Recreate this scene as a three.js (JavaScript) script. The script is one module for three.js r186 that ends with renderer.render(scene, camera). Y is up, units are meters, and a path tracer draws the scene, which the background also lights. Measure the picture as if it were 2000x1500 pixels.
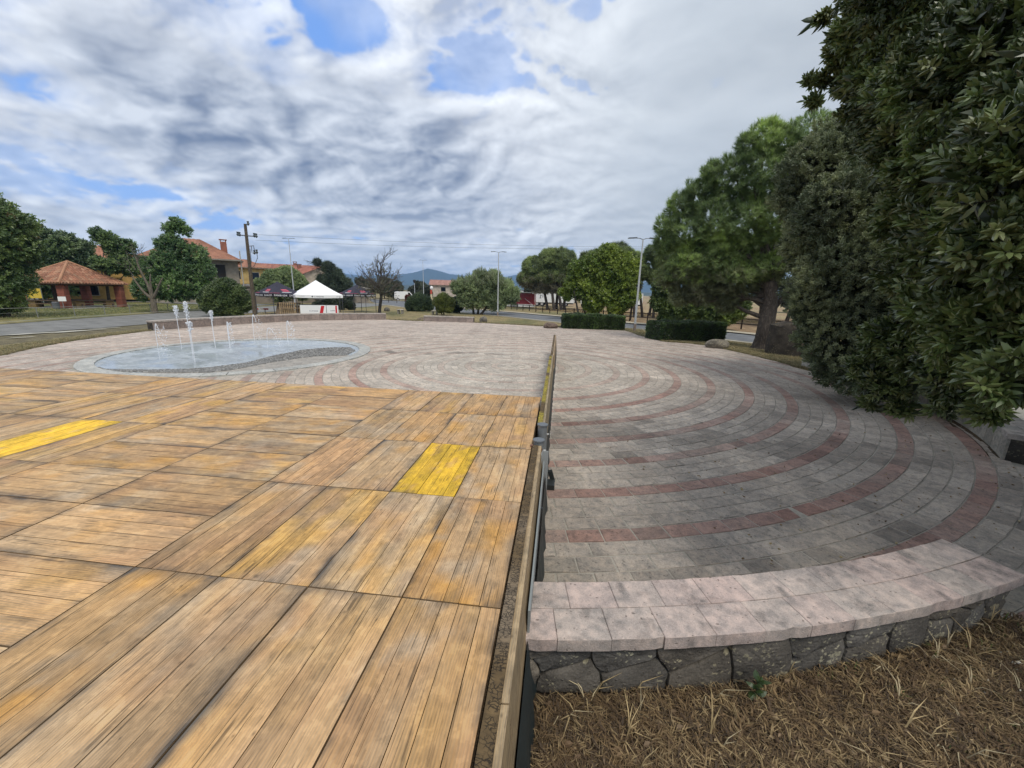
import * as THREE from 'three';
import { mergeGeometries, mergeVertices, toCreasedNormals } from 'three/addons/utils/BufferGeometryUtils.js';

// ------------------------------------------------------------------ camera, sky, sun, exposure
const RAD = Math.PI / 180;
const scene = new THREE.Scene();
const camera = new THREE.PerspectiveCamera(88.5, 4 / 3, 0.05, 12000);
camera.position.set(0, 2.2, 0);
camera.rotation.set(-13.2 * RAD, 0, 0);
camera.rotateZ(1.4 * RAD);
const renderer = new THREE.WebGLRenderer({ antialias: true });
renderer.setSize(1024, 768);
renderer.toneMapping = THREE.LinearToneMapping;
renderer.toneMappingExposure = 1.6;
renderer.shadowMap.enabled = true;
renderer.shadowMap.type = THREE.PCFSoftShadowMap;

// seeded random and smooth value noise
function rng(seed) { let a = seed >>> 0; return () => { a = (a + 0x6d2b79f5) | 0; let t = Math.imul(a ^ (a >>> 15), 1 | a); t = (t + Math.imul(t ^ (t >>> 7), 61 | t)) ^ t; return ((t ^ (t >>> 14)) >>> 0) / 4294967296; }; }
const HASH = new Float32Array(65536); { const r = rng(77); for (let i = 0; i < 65536; i++) HASH[i] = r(); }
function vn(x, y, per = 256, pery = per) {
  const xi = Math.floor(x), yi = Math.floor(y), fx = x - xi, fy = y - yi, sx = fx * fx * (3 - 2 * fx), sy = fy * fy * (3 - 2 * fy);
  const m = (v, p) => ((v % p) + p) % p, x0 = m(xi, per), x1 = m(xi + 1, per), y0 = m(yi, pery) * 256, y1 = m(yi + 1, pery) * 256;
  const a = HASH[x0 + y0], b = HASH[x1 + y0], c = HASH[x0 + y1], d = HASH[x1 + y1];
  return a + (b - a) * sx + (c - a) * sy + (a - b - c + d) * sx * sy;
}
function fbm(x, y, oct = 5, per = 256, gain = 0.5, pery = per) { let s = 0, a = 1, n = 0; for (let i = 0; i < oct; i++) { s += a * vn(x + (per === 256 ? i * 17.3 : 0), y, per, pery); n += a; a *= gain; x *= 2; y *= 2; per = Math.min(256, per * 2); pery = Math.min(256, pery * 2); } return s / n; }
const clamp = (x, a = 0, b = 1) => Math.min(b, Math.max(a, x));
const ss = (a, b, x) => { const t = clamp((x - a) / (b - a)); return t * t * (3 - 2 * t); };
const mix = (a, b, t) => a + (b - a) * t;
const mix3 = (a, b, t) => [mix(a[0], b[0], t), mix(a[1], b[1], t), mix(a[2], b[2], t)];

// broken cloud over blue: an equirectangular sky computed from a cloud sheet seen in perspective
const SUN = new THREE.Vector3(0.22, 0.88, 0.36).normalize();
{
  const W = 2560, Hh = 1280, data = new Float32Array(W * Hh * 4);
  // gaps in the cloud sheet and heavier patches: direction, width, amount
  const GAPS = [[-0.42, 0.475, -0.78, 0.045, 0.5], [-0.34, 0.475, -0.82, 0.04, 0.46], [-0.25, 0.47, -0.85, 0.035, 0.3], [-0.159, 0.425, -0.89, 0.04, 0.4], [-0.08, 0.41, -0.908, 0.035, 0.36], [-0.69, 0.37, -0.62, 0.04, 0.3],
    [-0.6, 0.11, -0.79, 0.09, 0.34], [-0.46, 0.125, -0.88, 0.07, 0.34], [-0.76, 0.16, -0.63, 0.06, 0.32], [-0.32, 0.1, -0.94, 0.07, 0.22], [-0.7, 0.235, -0.67, 0.04, 0.16]];
  const THICK = [[-0.6, 0.25, -0.76, 0.12, 0.2], [-0.46, 0.235, -0.86, 0.12, 0.2], [-0.3, 0.25, -0.92, 0.12, 0.18], [-0.16, 0.27, -0.95, 0.1, 0.2], [-0.4, 0.33, -0.85, 0.1, 0.14], [-0.66, 0.3, -0.69, 0.09, 0.16]];
  const bump = (L, x, y, z) => { let s = 0; for (const g of L) { const d = (x - g[0]) ** 2 + (y - g[1]) ** 2 + (z - g[2]) ** 2; s += g[4] * Math.exp(-d / (2 * g[3] * g[3])); } return s; };
  const billow = (x, y, oct) => { let s = 0, a = 1, n = 0; for (let i = 0; i < oct; i++) { s += a * Math.abs(vn(x + i * 13.7, y + i * 7.1) * 2 - 1); n += a; a *= 0.55; const t = x * 1.6 - y * 1.2; y = x * 1.2 + y * 1.6; x = t; } return 1 - s / n; };
  const sheet = (px, pz, oct) => { const u = px * 0.94 + pz * 0.34, v = (pz * 0.94 - px * 0.34) * 1.15, wx = fbm(u * 1.1 + 5.2, v * 1.1 + 1.3, 4) - 0.5, wz = fbm(u * 1.1 + 31.7, v * 1.1 + 8.1, 4) - 0.5, X = u + wx * 0.42 + 60, Z = v + wz * 0.42 + 90; return 0.46 * fbm(X * 1.3, Z * 1.3, 4) + 0.52 * billow(X * 2.6, Z * 2.6, oct) * 0.9; };
  for (let r = 0; r < Hh; r++) {
    const up = ((r + 0.5) / Hh - 0.5) * Math.PI, y = Math.sin(up), cu = Math.cos(up);
    for (let c = 0; c < W; c++) {
      const az = ((c + 0.5) / W - 0.5) * 2 * Math.PI, x = Math.cos(az) * cu, z = Math.sin(az) * cu, o = (r * W + c) * 4;
      let R, G, B;
      if (y < -0.01) { R = 0.16; G = 0.15; B = 0.125; } else {
        const yy = Math.max(0, y), h = Math.pow(yy, 0.55), hz = Math.exp(-yy * 14);
        R = mix(0.27, 0.055, h); G = mix(0.43, 0.17, h); B = mix(0.72, 0.50, h);
        const k = 1.25 / (yy + 0.2), px = x * k, pz = z * k;
        const n = sheet(px, pz, 6), big = fbm(px * 0.7 + 11, pz * 0.7 + 47, 3), thick = bump(THICK, x, y, z), gap = bump(GAPS, x, y, z);
        const d = (n - 0.5) * 1.5 + (big - 0.5) * 0.25 + 0.31 + thick * 0.3 - gap * (0.36 + 0.62 * fbm(px * 4 + 9, pz * 4 + 2, 3));
        const a = ss(-0.01, 0.11, d) * (0.8 + 0.2 * ss(0.1, 0.3, d));
        const wisp = 0.5 * ss(0.4, 0.72, fbm(px * 0.7 + pz * 1.2 + 3, px * 2.6 - pz * 0.8 + 9, 5));
        const relief = clamp((n - sheet(px - 0.05, pz + 0.09, 5)) * 1.15, -0.17, 0.2);
        const dark = clamp(ss(0.28, 0.75, d + thick * 0.9) * 0.7 + thick * 0.85);
        let wr = mix(0.50, 0.285, dark) + relief, wg = mix(0.53, 0.325, dark) + relief, wb = mix(0.58, 0.40, dark) + relief * 0.95;
        const veil = ss(-0.12, 0.4, x) * 0.86, vk = 1 + 0.5 * (fbm(px * 0.8 + 70, pz * 0.8 + 20, 4) - 0.5);   // the flat grey layer that comes in from the right
        wr = mix(wr, 0.355 * vk, veil); wg = mix(wg, 0.395 * vk, veil); wb = mix(wb, 0.44 * vk, veil);
        const t = clamp(Math.max(a, wisp * (1 - veil)) + veil);
        R = mix(R, wr, t); G = mix(G, wg, t); B = mix(B, wb, t);
        R = mix(R, 0.46, hz * 0.6); G = mix(G, 0.545, hz * 0.6); B = mix(B, 0.66, hz * 0.6);
      }
      data[o] = R; data[o + 1] = G; data[o + 2] = B; data[o + 3] = 1;
    }
  }
  const t = new THREE.DataTexture(data, W, Hh, THREE.RGBAFormat, THREE.FloatType);
  t.mapping = THREE.EquirectangularReflectionMapping; t.magFilter = THREE.LinearFilter; t.minFilter = THREE.LinearFilter; t.wrapS = THREE.RepeatWrapping; t.needsUpdate = true;
  scene.background = t; scene.environment = t;
}
const sun = new THREE.DirectionalLight(new THREE.Color(1.0, 0.94, 0.84), 1.5);
sun.name = 'sun'; sun.position.copy(SUN).multiplyScalar(120); sun.target.position.set(0, 0, -12);
sun.castShadow = true; sun.shadow.radius = 42; sun.shadow.mapSize.set(4096, 4096);
Object.assign(sun.shadow.camera, { left: -60, right: 60, top: 60, bottom: -60, near: 1, far: 300 });
scene.add(sun, sun.target);
scene.fog = new THREE.FogExp2(new THREE.Color(0.30, 0.56, 1.0), 0.00018);

// ------------------------------------------------------------------ textures and materials
function tex(w, h, f, srgb) {
  const d = new Uint8Array(w * h * 4);
  for (let y = 0; y < h; y++) for (let x = 0; x < w; x++) { const v = f(x / w, y / h, x, y), o = (y * w + x) * 4; d[o] = clamp(v[0]) * 255; d[o + 1] = clamp(v[1]) * 255; d[o + 2] = clamp(v[2]) * 255; d[o + 3] = 255; }
  const t = new THREE.DataTexture(d, w, h); t.wrapS = t.wrapT = THREE.RepeatWrapping; t.magFilter = THREE.LinearFilter; t.minFilter = THREE.LinearMipmapLinearFilter; t.generateMipmaps = true;
  if (srgb) t.colorSpace = THREE.SRGBColorSpace; t.needsUpdate = true; return t;
}
const rep = (t, x, y = x) => { t.repeat.set(1 / x, 1 / y); return t; };
const s2 = (v) => Math.pow(clamp(v), 1 / 2.2);               // linear value to an sRGB texel
// softwood: u runs along the grain; tile is 2 m x 1 m
const knots = []; { const r = rng(5); for (let i = 0; i < 24; i++) knots.push([r(), r(), 0.004 + r() * r() * 0.016]); }
function woodAt(u, v) {
  let bend = 0, kn = 0;
  for (const k of knots) { let dy = v - k[1]; dy -= Math.round(dy); if (dy > 0.06 || dy < -0.06) continue; let dx = u - k[0]; dx -= Math.round(dx); const a = dx * 2 / (k[2] * 4.5), b = dy / (k[2] * 1.6), e = Math.exp(-(a * a + b * b)); bend += e * dy * 0.55; const q = (dx * 2 / k[2]) ** 2 * 0.5 + (dy / k[2]) ** 2; kn = Math.max(kn, Math.exp(-q * 1.8)); }
  const vv = v - bend + 0.012 * (vn(u * 8, v * 8, 8) - 0.5);
  const ring = 0.5 + 0.5 * Math.sin(vv * 2 * Math.PI * 86 + 5 * vn(u * 4, vv * 32, 4, 32) * 1.7);
  const fine = vn(u * 44, vv * 256, 44, 256), fibre = vn(u * 110, vv * 160, 110, 160), streak = fbm(u * 9, vv * 64, 3, 9, 0.5, 64), scuff = fbm(u * 40, v * 20, 4, 40, 0.6, 20), patch = fbm(u * 8, v * 8, 4, 8);
  const crack = Math.max(Math.pow(ss(0.85, 0.97, vn(u * 8, vv * 110 + 7, 8, 110)), 1.3), 0.8 * ss(0.86, 0.95, vn(u * 9, vv * 210 + 3, 9, 210)));
  return { ring, fine, fibre, streak, patch, kn, crack, scuff };
}
const woodTex = rep(tex(1536, 1024, (u, v) => {
  const w = woodAt(u, v); let l = 0.67 + 0.12 * w.ring + 0.16 * (w.fine - 0.5) + 0.32 * (w.streak - 0.5) + 0.42 * (w.patch - 0.5) + 0.14 * (w.fibre - 0.5) + 0.2 * (w.scuff - 0.5) + 0.1 * ss(0.6, 0.66, w.scuff) - 0.04 * ss(0.4, 0.34, w.scuff);
  l *= 1 - 0.6 * w.crack; l *= 1 - 0.5 * w.kn;
  const warm = 0.12 * (w.patch - 0.5) + 0.06 * w.ring;
  return [s2(l * (1 + warm)), s2(l), s2(l * (1 - warm * 1.4))];
}, true), 2, 1);
const woodBump = rep(tex(1024, 512, (u, v) => { const w = woodAt(u, v), b = 0.55 + 0.25 * w.ring + 0.25 * (w.fine - 0.5) - 0.55 * w.crack - 0.1 * w.kn; return [b, b, b]; }), 2, 1);
// pitted volcanic stone, 1.5 m
const pits = []; { const r = rng(9); for (let i = 0; i < 900; i++) pits.push([r(), r(), 0.0016 + r() * r() * 0.006, r()]); }
const pitGrid = new Map(); for (const p of pits) { const k = Math.floor(p[0] * 40) + Math.floor(p[1] * 40) * 40; if (!pitGrid.has(k)) pitGrid.set(k, []); pitGrid.get(k).push(p); }
function pitAt(u, v) { let d = 0, b = 0; const cx = Math.floor(u * 40), cy = Math.floor(v * 40); for (let j = -1; j < 2; j++) for (let i = -1; i < 2; i++) { const L = pitGrid.get(((cx + i + 40) % 40) + ((cy + j + 40) % 40) * 40); if (L) for (const p of L) { let dx = u - p[0], dy = v - p[1]; dx -= Math.round(dx); dy -= Math.round(dy); const e = Math.exp(-(dx * dx + dy * dy) / (p[2] * p[2])); if (p[3] < 0.7) d = Math.max(d, e); else b = Math.max(b, e); } } return [d, b]; }
const stoneTex = rep(tex(1024, 1024, (u, v) => {
  const p = pitAt(u, v), a = fbm(u * 8, v * 8, 4, 8), g = vn(u * 256, v * 256, 256), m = fbm(u * 32, v * 32, 3, 32), f = vn(u * 128, v * 128 + 50, 128);
  let l = 0.76 + 0.36 * (a - 0.5) + 0.26 * (g - 0.5) + 0.4 * (m - 0.5) + 0.16 * (f - 0.5); l *= 1 - 0.55 * p[0]; l += 0.2 * p[1];
  const w = 0.1 * (m - 0.5); return [s2(l * (1 + w)), s2(l), s2(l * (1 - w))];
}, true), 1.5);
const stoneBump = rep(tex(512, 512, (u, v) => { const p = pitAt(u, v), g = vn(u * 128, v * 128, 128), m = fbm(u * 16, v * 16, 4, 16), b = 0.5 + 0.5 * (m - 0.5) + 0.3 * (g - 0.5) - 0.5 * p[0]; return [b, b, b]; }), 1.5);
// worn slab stone: coarse pale flecks, dark pores and lichen stains, 1 m
const flecks = []; { const r = rng(61); for (let i = 0; i < 420; i++) flecks.push([r(), r(), 0.002 + r() * r() * r() * 0.012, r(), 0.5 + r()]); }
const fleckRows = Array.from({ length: 48 }, (_, i) => flecks.filter((p) => { let d = (i + 0.5) / 48 - p[1]; d -= Math.round(d); return Math.abs(d) < 0.03; }));
const slabTex = rep(tex(896, 896, (u, v) => {
  let d = 0, b = 0; const jx = (vn(u * 128, v * 128, 128) - 0.5) * 0.006; for (const p of fleckRows[Math.floor(v * 48)]) { let x = u + jx - p[0], y = v - p[1]; x -= Math.round(x); y -= Math.round(y); const e = ss(p[2], p[2] * 0.5, Math.hypot(x * p[4], y / p[4])); if (p[3] < 0.55) d = Math.max(d, e); else b = Math.max(b, e); }
  const a = fbm(u * 6, v * 6, 4, 6), m = fbm(u * 24, v * 24, 4, 24, 0.6), g = vn(u * 256, v * 256, 256), st = ss(0.55, 0.72, fbm(u * 10 + 4, v * 10, 4, 10));
  let l = 0.74 + 0.34 * (a - 0.5) + 0.5 * (m - 0.5) + 0.24 * (g - 0.5) - 0.16 * st; l *= 1 - 0.55 * d; l += 0.2 * b; const w = 0.12 * (m - 0.5) + 0.05 * (a - 0.5); return [s2(l * (1 + w)), s2(l), s2(l * (1 - w * 0.6))];
}, true), 1);
// dry earth with straw, 3 m
const earthTex = rep(tex(1024, 1024, (u, v) => {
  const a = fbm(u * 8, v * 8, 5, 8), st1 = vn(u * 220, v * 60, 220, 60), g = vn(u * 256, v * 256, 256), s = Math.max(ss(0.72, 0.9, vn((u + v) * 128, (u - v) * 20 + 40, 128, 20)), ss(0.75, 0.92, vn((v - u) * 128, (u + v) * 22 + 9, 128, 22)));
  const l = 0.55 + 0.7 * (a - 0.5) + 0.35 * (g - 0.5) + 0.2 * (st1 - 0.5) + 0.42 * s; return [s2(l * (1 + 0.05 * s)), s2(l), s2(l * (1 - 0.12 * s))];
}, true), 3);
const earthBump = rep(tex(512, 512, (u, v) => { const b = fbm(u * 32, v * 32, 4, 32); return [b, b, b]; }), 3);
const grainTex = rep(tex(512, 512, (u, v) => { const a = fbm(u * 8, v * 8, 4, 8), g = vn(u * 256, v * 256, 256), c = Math.abs(fbm(u * 8 + 3, v * 8, 4, 8) - 0.5); const l = 0.72 + 0.45 * (a - 0.5) + 0.22 * (g - 0.5) - 0.12 * ss(0.02, 0, c); return [s2(l), s2(l), s2(l)]; }, true), 4);
// wood end: checked and split by the weather, 1 m x 0.5 m
const checkTex = rep(tex(1024, 512, (u, v) => {
  const jx = (fbm(u * 64, v * 32, 3, 64, 0.5, 32) - 0.5) * 1.1, jy = (fbm(u * 64 + 20, v * 32 + 11, 3, 64, 0.5, 32) - 0.5) * 1.1, gx = u * 64 + jx, gy = v * 24 + jy, ix = Math.floor(gx), iy = Math.floor(gy); let d1 = 9, d2 = 9;
  for (let a = -1; a < 2; a++) for (let b = -1; b < 2; b++) { const hx = ((ix + a) % 64 + 64) % 64, hy = ((iy + b) % 24 + 24) % 24, q = HASH[hx + hy * 256], q2 = HASH[hx + 100 + hy * 256], d = Math.hypot(ix + a + q - gx, (iy + b + q2 - gy) * 1.15); if (d < d1) { d2 = d1; d1 = d; } else if (d < d2) d2 = d; }
  const c1 = ss(0.22, 0.04, d2 - d1) * ss(0.15, 0.4, vn(u * 32 + 9, v * 16, 32, 16)), c2 = ss(0.80, 0.9, vn(u * 128, v * 10, 128, 10));
  let l = 0.58 + 0.5 * (fbm(u * 32, v * 16, 3, 32) - 0.5) + 0.15 * (HASH[Math.floor(u * 40) + 2560] - 0.5); l *= 1 - 0.8 * Math.max(c1, 0.7 * c2); return [s2(l), s2(l), s2(l)];
}, true), 1, 0.5);
// rubble stone with pale lichen, 1 m
const lich = []; { const r = rng(21); for (let i = 0; i < 70; i++) { const c = [r(), r()], big = r() * r(); for (let k = 0; k < 9; k++) lich.push([c[0] + (r() - 0.5) * 0.11, c[1] + (r() - 0.5) * 0.09, 0.003 + r() * r() * (0.008 + 0.02 * big)]); } }
const lichRows = Array.from({ length: 32 }, (_, i) => lich.filter((p) => { let d = (i + 0.5) / 32 - p[1]; d -= Math.round(d); return Math.abs(d) < 0.05; }));
const rubbleTex = rep(tex(768, 768, (u, v) => {
  let e = 0; const jx = (vn(u * 96, v * 96, 96) - 0.5) * 0.012, jy = (vn(u * 96 + 40, v * 96, 96) - 0.5) * 0.012;
  for (const p of lichRows[Math.floor(v * 32)]) { let dx = u + jx - p[0], dy = v + jy - p[1]; dx -= Math.round(dx); if (Math.abs(dx) > 0.03) continue; dy -= Math.round(dy); if (Math.abs(dy) > 0.03) continue; e = Math.max(e, ss(p[2], p[2] * 0.6, Math.hypot(dx, dy))); }
  const a = fbm(u * 8, v * 8, 5, 8), g = vn(u * 256, v * 256, 256); let l = 0.26 + 0.4 * (a - 0.5) + 0.16 * (g - 0.5); const t = e * (0.4 + 0.55 * g);
  return [s2(mix(l, 0.92, t)), s2(mix(l, 0.93, t)), s2(mix(l * 0.97, 0.72, t))];
}, true), 1);
const barkTex = rep(tex(512, 512, (u, v) => { const w = u + 0.03 * vn(u * 8, v * 8, 8), r = Math.abs(fbm(w * 16, v * 4, 4, 16) - 0.5) * 2, g = vn(u * 128, v * 128, 128); const l = 0.3 + 0.75 * r + 0.2 * (g - 0.5); return [s2(l), s2(l), s2(l)]; }, true), 0.8);
const barkBump = rep(tex(256, 256, (u, v) => { const w = u + 0.03 * vn(u * 8, v * 8, 8), r = Math.abs(fbm(w * 16, v * 4, 4, 16) - 0.5) * 2; return [r, r, r]; }), 0.8);
const wetRough = rep(tex(256, 256, (u, v) => { const a = fbm(u * 8, v * 8, 4, 8), l = clamp(0.16 + 0.5 * ss(0.45, 0.62, a)); return [l, l, l]; }), 4);

const std = (o) => new THREE.MeshStandardMaterial(Object.assign({ roughness: 0.9, vertexColors: true }, o));
const M = {
  wood: std({ map: woodTex, bumpMap: woodBump, bumpScale: 0.0016, roughness: 0.72 }),
  stone: std({ map: stoneTex, bumpMap: stoneBump, bumpScale: 0.004, roughness: 0.86 }),
  slab: std({ map: slabTex, bumpMap: slabTex, bumpScale: 0.004, roughness: 0.9 }),
  rubble: std({ map: rubbleTex, bumpMap: stoneBump, bumpScale: 0.01, roughness: 0.95 }),
  wet: new THREE.MeshPhysicalMaterial({ vertexColors: true, map: stoneTex, roughness: 0.6, clearcoat: 0.6, clearcoatRoughness: 0.6, clearcoatRoughnessMap: wetRough }),
  earth: std({ map: earthTex, bumpMap: earthBump, bumpScale: 0.03, roughness: 1 }),
  grain: std({ map: grainTex, roughness: 0.92 }),
  check: std({ map: checkTex, bumpMap: checkTex, bumpScale: 0.004, roughness: 0.9 }),
  bark: std({ map: barkTex, bumpMap: barkBump, bumpScale: 0.02, roughness: 0.95 }),
  plain: std({ roughness: 0.8 }),
  steel: std({ roughness: 0.5, metalness: 0.35 }),
  paint: new THREE.MeshPhysicalMaterial({ vertexColors: true, roughness: 0.4, clearcoat: 0.5, clearcoatRoughness: 0.2 }),
  glass: new THREE.MeshPhysicalMaterial({ color: 0x10151a, roughness: 0.08 }),
  tarp: std({ roughness: 0.55, map: grainTex }),
  leaf: new THREE.MeshPhysicalMaterial({ roughness: 0.4, transmission: 0.42, thickness: 0, side: THREE.DoubleSide }),
  leafDull: new THREE.MeshPhysicalMaterial({ roughness: 0.7, transmission: 0.45, thickness: 0, side: THREE.DoubleSide }),
  needle: new THREE.MeshPhysicalMaterial({ roughness: 0.7, transmission: 0.45, thickness: 0, side: THREE.DoubleSide }),
  straw: new THREE.MeshPhysicalMaterial({ roughness: 0.8, transmission: 0.2, thickness: 0, side: THREE.DoubleSide }),
  water: new THREE.MeshPhysicalMaterial({ color: 0xfafcff, roughness: 0.35, transmission: 0.45, thickness: 0 }),
  canvas: std({ roughness: 0.75, side: THREE.DoubleSide }),
};

// ------------------------------------------------------------------ geometry helpers
class MB {                                     // collects triangles with colour and uv in metres; build() makes ONE named mesh
  constructor(c = [1, 1, 1]) { this.p = []; this.c = []; this.u = []; this.col = c; }
  color(c) { this.col = c; return this; }
  tri(a, b, c, uv, cs) {
    this.p.push(...a, ...b, ...c);
    for (let k = 0; k < 3; k++) this.c.push(...(cs ? cs[k] : this.col));
    if (uv) this.u.push(...uv[0], ...uv[1], ...uv[2]);
    else {
      const ux = b[0] - a[0], uy = b[1] - a[1], uz = b[2] - a[2], vx = c[0] - a[0], vy = c[1] - a[1], vz = c[2] - a[2];
      const nx = Math.abs(uy * vz - uz * vy), ny = Math.abs(uz * vx - ux * vz), nz = Math.abs(ux * vy - uy * vx);
      for (const q of [a, b, c]) if (ny >= nx && ny >= nz) this.u.push(q[0], q[2]); else if (nx > nz) this.u.push(q[2], q[1]); else this.u.push(q[0], q[1]);
    }
    return this;
  }
  quad(a, b, c, d, uv, cs) { this.tri(a, b, c, uv && [uv[0], uv[1], uv[2]], cs && [cs[0], cs[1], cs[2]]); return this.tri(a, c, d, uv && [uv[0], uv[2], uv[3]], cs && [cs[0], cs[2], cs[3]]); }
  box(x, y, z, sx, sy, sz, ry = 0, rx = 0, rz = 0) {      // centred box turned by ry
    const e = new THREE.Euler(rx, ry, rz, 'YXZ'), P = [];
    for (let i = 0; i < 8; i++) { const v = new THREE.Vector3((i & 1 ? 0.5 : -0.5) * sx, (i & 2 ? 0.5 : -0.5) * sy, (i & 4 ? 0.5 : -0.5) * sz).applyEuler(e); P.push([v.x + x, v.y + y, v.z + z]); }
    for (const f of [[4, 5, 7, 6], [1, 0, 2, 3], [5, 1, 3, 7], [0, 4, 6, 2], [6, 7, 3, 2], [0, 1, 5, 4]]) this.quad(P[f[0]], P[f[1]], P[f[2]], P[f[3]]);
    return this;
  }
  prism(pts, y0, y1, bev = 0, top = y1) {                 // counter-clockwise (seen from above) outline, chamfered top
    const n = pts.length; let cx = 0, cz = 0; for (const q of pts) { cx += q[0] / n; cz += q[1] / n; }
    const inn = pts.map((q) => { const d = Math.hypot(q[0] - cx, q[1] - cz) || 1, k = bev ? Math.max(0, 1 - bev * 1.4 / d) : 1; return [cx + (q[0] - cx) * k, cz + (q[1] - cz) * k]; });
    const yb = y1 - bev;
    for (let i = 0; i < n; i++) { const a = pts[i], b = pts[(i + 1) % n], c = inn[i], d = inn[(i + 1) % n]; this.quad([a[0], y0, a[1]], [b[0], y0, b[1]], [b[0], yb, b[1]], [a[0], yb, a[1]]); if (bev) this.quad([a[0], yb, a[1]], [b[0], yb, b[1]], [d[0], y1, d[1]], [c[0], y1, c[1]]); }
    for (let i = 1; i < n - 1; i++) this.tri([inn[0][0], y1, inn[0][1]], [inn[i][0], y1, inn[i][1]], [inn[i + 1][0], y1, inn[i + 1][1]]);
    return this;
  }
  tube(pts, rad, seg = 8, cap = true) {                   // pts: Vector3 list, rad: number or list
    const n = pts.length, R = (i) => (Array.isArray(rad) ? rad[i] : rad), rings = [], up = new THREE.Vector3();
    let side = null, len = 0;
    for (let i = 0; i < n; i++) {
      const t = new THREE.Vector3().subVectors(pts[Math.min(n - 1, i + 1)], pts[Math.max(0, i - 1)]).normalize();
      if (!side) { side = new THREE.Vector3(1, 0, 0); if (Math.abs(t.x) > 0.9) side.set(0, 0, 1); }
      side.addScaledVector(t, -side.dot(t)).normalize(); up.crossVectors(t, side);
      if (i) len += pts[i].distanceTo(pts[i - 1]);
      const ring = []; for (let k = 0; k <= seg; k++) { const a = (k / seg) * 2 * Math.PI; ring.push([pts[i].x + R(i) * (Math.cos(a) * side.x + Math.sin(a) * up.x), pts[i].y + R(i) * (Math.cos(a) * side.y + Math.sin(a) * up.y), pts[i].z + R(i) * (Math.cos(a) * side.z + Math.sin(a) * up.z)]); }
      rings.push([ring, len, R(i)]);
    }
    for (let i = 0; i < n - 1; i++) for (let k = 0; k < seg; k++) {
      const [A, la, ra] = rings[i], [B, lb] = rings[i + 1], w = (2 * Math.PI * Math.max(ra, 0.02)) / seg;
      this.quad(A[k], A[k + 1], B[k + 1], B[k], [[k * w, la], [(k + 1) * w, la], [(k + 1) * w, lb], [k * w, lb]]);
    }
    if (cap) for (const [ring, flip] of [[rings[0][0], 1], [rings[n - 1][0], 0]]) for (let k = 1; k < seg - 1; k++) flip ? this.tri(ring[0], ring[k + 1], ring[k]) : this.tri(ring[0], ring[k], ring[k + 1]);
    return this;
  }
  cyl(x, y0, z, r0, y1, r1, seg = 12) { return this.tube([new THREE.Vector3(x, y0, z), new THREE.Vector3(x, y1, z)], [r0, r1], seg); }
  blob(x, y, z, rx, ry, rz, seed, rough = 0.2, det = 2) { // uneven boulder
    const g = new THREE.IcosahedronGeometry(1, det), q = g.attributes.position, P = [];
    for (let i = 0; i < q.count; i++) { const vx = q.getX(i), vy = q.getY(i), vz = q.getZ(i), k = 1 + rough * (fbm(vx * 1.3 + seed * 7.1 + 9, vy * 1.3 + vz * 1.7 + 20, 3) - 0.5) * 2; P.push([x + vx * rx * k, y + vy * ry * k, z + vz * rz * k]); }
    for (let i = 0; i < P.length; i += 3) this.tri(P[i], P[i + 1], P[i + 2]);
    return this;
  }
  geo(crease = 0) {
    let g = new THREE.BufferGeometry();
    g.setAttribute('position', new THREE.Float32BufferAttribute(this.p, 3)); g.setAttribute('color', new THREE.Float32BufferAttribute(this.c, 3)); g.setAttribute('uv', new THREE.Float32BufferAttribute(this.u, 2));
    g.computeVertexNormals(); if (crease) g = toCreasedNormals(g, crease);
    return g;
  }
  along() { this.u = []; for (let k = 0; k < this.p.length; k += 3) this.u.push(this.p[k + 2], this.p[k] + this.p[k + 1] + 0.3); return this; }   // grain runs along z
  build(name, mat, parent, crease = 0) { return put(name, this.geo(crease), mat, parent); }
}
const used = {};
function numbered(n) { const k = used[n] = (used[n] ?? -1) + 1; return k ? n + '_' + String(k).padStart(3, '0') : n; }
function put(name, g, mat, parent) { const m = new THREE.Mesh(g, mat); m.name = parent ? name : numbered(name); m.castShadow = m.receiveShadow = true; (parent || scene).add(m); return m; }
function thing(name, label, category, [x, y, z] = [0, 0, 0], ry = 0, group) { const o = new THREE.Group(); o.name = numbered(name); o.position.set(x, y, z); o.rotation.y = ry; scene.add(o); return tag(o, label, category, group); }
function tag(o, label, category, group) { o.userData.label = label; o.userData.category = category; if (group) o.userData.group = group; return o; }
function structure(o, label, category) { o.userData.kind = 'structure'; if (label) o.userData.label = label; if (category) o.userData.category = category; return o; }
const V = (x, y, z) => new THREE.Vector3(x, y, z);

// ------------------------------------------------------------------ the lie of the land
const CX = 0.069, CZ = -11.777;                            // middle of the round plaza
const OUT = [[-180, 10.1], [-150, 12.5], [-120, 14.2], [-91, 15.15], [-87, 15.8], [-81, 16.7], [-76, 17.35], [-71, 18], [-68, 18.46], [-57, 19.25], [-43, 20.1], [-29, 19.6], [-25, 18.4], [-21, 17.8], [-10, 16.6], [-1, 15.4], [13, 14.3], [28, 14.7], [31, 13.5], [34, 12.3], [44, 10.4], [53, 10.9], [59, 10.5], [71, 9.8], [84, 9.3], [100, 9.5], [133, 9.6], [134, 13.5], [158, 13.5], [160, 9.8], [180, 10.1]];
function edge(a) { for (let i = 1; i < OUT.length; i++) if (a <= OUT[i][0]) { const p = OUT[i - 1], q = OUT[i]; return mix(p[1], q[1], (a - p[0]) / (q[0] - p[0])); } return 10.1; }
const polar = (x, z) => [Math.hypot(x - CX, z - CZ), Math.atan2(x - CX, CZ - z) / RAD];
const unpolar = (r, a) => [CX + r * Math.sin(a * RAD), CZ - r * Math.cos(a * RAD)];
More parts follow.
